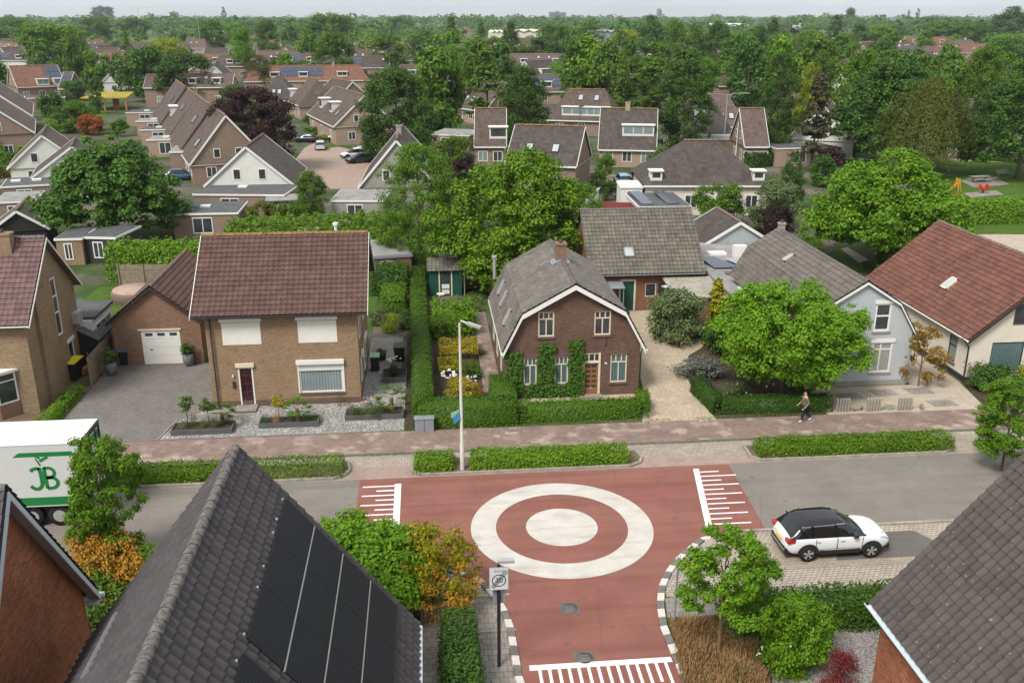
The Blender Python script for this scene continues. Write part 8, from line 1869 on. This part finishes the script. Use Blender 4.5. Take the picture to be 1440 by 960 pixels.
# logo: two round letters like an apple with a leaf
lc = Vector((-16.62, Y0 - .01, 2.42)); b = MB()
def stroke(pts, w):
    pts = [Vector((p[0], p[1])) for p in pts]; L_, R2 = [], []
    for k in range(len(pts)):
        d = (pts[min(k + 1, len(pts) - 1)] - pts[max(k - 1, 0)]).normalized(); n = Vector((-d.y, d.x)) * w / 2; L_.append(pts[k] + n); R2.append(pts[k] - n)
    b.grid([[(lc.x + q.x, lc.y, lc.z + q.y) for q in L_], [(lc.x + q.x, lc.y, lc.z + q.y) for q in R2]])
arc = lambda cx, cy, rx, ry, a0, a1, n=14: [(cx + rx * math.cos(R(a0 + (a1 - a0) * k / n)), cy + ry * math.sin(R(a0 + (a1 - a0) * k / n))) for k in range(n + 1)]
stroke([(-.5, .32), (-.4, .42), (-.25, .46), (-.12, .42)], .15)
stroke([(-.14, .5), (-.1, .2), (-.1, -.2)] + arc(-.35, -.18, .26, .34, 0, -150), .16)
stroke([(.06, .5), (.08, -.5)], .15)
stroke([(.06, .46)] + arc(.22, .23, .24, .23, 90, -90) + [(.1, .0)], .14)
stroke([(.1, .0)] + arc(.24, -.24, .3, .26, 90, -90) + [(.08, -.5)], .15)
stroke([(-.06, .58), (-.12, .74), (-.2, .9)], .07); stroke([(-.22, .98), (-.1, 1.0), (-.04, .9)], .1); stroke([(-.06, .78), (.1, .88), (.3, .98)], .12)
b.build('logo', m_tg, bxo)
# ---- the walker
def body_skin(name, verts, edges, rad, mat, parent, root=0, sub=2, loc=(0, 0, 0)):
    me = bpy.data.meshes.new(name); me.from_pydata(verts, edges, []); me.materials.append(mat)
    o = link(name, me, parent); m = o.modifiers.new('skin', 'SKIN'); m.use_smooth_shade = True
    for i, r_ in enumerate(rad): me.skin_vertices[0].data[i].radius = (r_, r_) if not hasattr(r_, '__len__') else r_
    me.skin_vertices[0].data[root].use_root = True
    s = o.modifiers.new('sub', 'SUBSURF'); s.levels = s.render_levels = sub; return o
pw = Vector((20.16, 44.55, .085))
wk = thing('person', 'walking man in khaki green jacket, dark trousers and light shoes on the sidewalk', 'person', pw, R(180))
m_skin = plain('skin', (.5, .3, .22), .6, .3, var=.05); m_khaki = plain('jacket_khaki', (.15, .145, .09), .85, .2, var=.2, scale=9); m_jeans = plain('trousers_navy', (.022, .027, .045), .85, .2, var=.2); m_blues = plain('sleeve_blue', (.08, .14, .2), .8, .2); m_hair = plain('hair_dark', (.03, .022, .018), .8, .2); m_shoe = plain('shoes_white', (.6, .6, .58), .7, .3)
V_ = [(0, 0, .95), (.02, 0, 1.12), (.04, 0, 1.32), (.05, 0, 1.47), (.06, 0, 1.56), (.08, 0, 1.66), (.085, 0, 1.74),
      (0, .1, .9), (.17, .1, .5), (.16, .1, .1), (.18, .1, .05), (.31, .1, .04),
      (0, -.1, .9), (-.13, -.1, .52), (-.42, -.1, .18), (-.44, -.1, .12), (-.34, -.1, .05),
      (.05, .19, 1.42), (-.05, .25, 1.16), (.12, .26, .95), (.18, .26, .9),
      (.05, -.19, 1.42), (.04, -.26, 1.14), (.24, -.22, 1.0), (.3, -.2, .98)]
E_ = [(0, 1), (1, 2), (2, 3), (3, 4), (4, 5), (5, 6), (0, 7), (7, 8), (8, 9), (9, 10), (10, 11), (0, 12), (12, 13), (13, 14), (14, 15), (15, 16), (3, 17), (17, 18), (18, 19), (19, 20), (3, 21), (21, 22), (22, 23), (23, 24)]
R_ = [.14, .135, .15, .1, .055, .088, .07, .095, .062, .045, .04, .03, .095, .062, .045, .04, .03, .06, .046, .034, .03, .06, .046, .034, .03]
body_skin('body', V_, E_, R_, m_skin, wk)
body_skin('jacket', [(0, 0, .88), (.02, 0, 1.1), (.04, 0, 1.3), (.05, 0, 1.45), (.05, .19, 1.43), (-.05, .26, 1.16), (.1, .265, .97), (.05, -.19, 1.43), (.04, -.27, 1.14), (.22, -.23, 1.01)], [(0, 1), (1, 2), (2, 3), (3, 4), (4, 5), (5, 6), (3, 7), (7, 8), (8, 9)], [(.19, .2), (.18, .19), (.19, .2), .12, .085, .07, .055, .085, .07, .055], m_khaki, wk)
body_skin('trousers', [(0, 0, .93), (0, .1, .88), (.17, .1, .5), (.16, .1, .12), (0, -.1, .88), (-.13, -.1, .52), (-.41, -.1, .2)], [(0, 1), (1, 2), (2, 3), (0, 4), (4, 5), (5, 6)], [.15, .112, .08, .065, .112, .08, .065], m_jeans, wk)
for nm, pts in (('shoe', [(.14, .1, .06), (.24, .1, .05), (.36, .1, .04)]), ('shoe', [(-.45, -.1, .15), (-.38, -.1, .08), (-.29, -.1, .03)])): body_skin(nm, pts, [(0, 1), (1, 2)], [.055, .055, .04], m_shoe, wk, sub=1)
body_skin('hair', [(.05, 0, 1.69), (.06, 0, 1.76), (.1, 0, 1.78)], [(0, 1), (1, 2)], [.08, .08, .06], m_hair, wk, sub=1)
for nm, pts, r_, m in (('nose', [(.165, 0, 1.67), (.19, 0, 1.65)], .014, m_skin), ('eye', [(.15, .032, 1.69), (.16, .032, 1.69)], .011, m_dark), ('eye', [(.15, -.032, 1.69), (.16, -.032, 1.69)], .011, m_dark), ('mouth', [(.155, -.02, 1.615), (.155, .02, 1.615)], .007, m_red_p), ('ear', [(.07, .09, 1.68), (.07, .095, 1.65)], .016, m_skin), ('ear', [(.07, -.09, 1.68), (.07, -.095, 1.65)], .016, m_skin)):
    body_skin(nm, pts, [(0, 1)], [r_, r_], m, wk, sub=1)
for hx, hy, hz in ((.18, .26, .89), (.3, -.2, .97)):
    vs = [(hx, hy, hz), (hx + .05, hy, hz - .04)]; es = [(0, 1)]; rd = [.034, .032]
    for k in range(4):
        y = hy - .033 + k * .022; i = len(vs); ln = (.05, .058, .055, .045)[k]; vs += [(hx + .075, y, hz - .06), (hx + .075 + ln * .5, y, hz - .06 - ln * .6), (hx + .07 + ln * .45, y, hz - .06 - ln * 1.1)]; es += [(1, i), (i, i + 1), (i + 1, i + 2)]; rd += [.0095, .0088, .008]
    i = len(vs); sg_ = -1 if hy > 0 else 1; vs += [(hx + .03, hy + sg_ * .035, hz - .02), (hx + .06, hy + sg_ * .055, hz - .05)]; es += [(0, i), (i, i + 1)]; rd += [.012, .009]
    body_skin('hand', vs, es, rd, m_skin, wk, sub=1)

# ---------------------------------------------------------------- haze: one closed box of thin air round the whole scene
b = MB(); b.box(-4200, 4200, -80, 6500, -1, 75); hz_ = b.build('haze', [], org=Vector((0, 0, 0))); hm = bpy.data.materials.new('haze_air'); hm.use_nodes = True
nt_ = hm.node_tree; nt_.nodes.remove(nt_.nodes['Principled BSDF']); pv = nt_.nodes.new('ShaderNodeVolumePrincipled'); pv.inputs['Density'].default_value = 0.0001; pv.inputs['Color'].default_value = (.80, .89, 1.0, 1); pv.inputs['Anisotropy'].default_value = 0.2
nt_.links.new(pv.outputs[0], nt_.nodes['Material Output'].inputs['Volume']); hz_.data.materials.append(hm); tag(hz_, 'thin pale haze over the far neighbourhood', 'haze', None, 'stuff')
for o in bpy.data.objects:
    if '_loc' in o: del o['_loc']
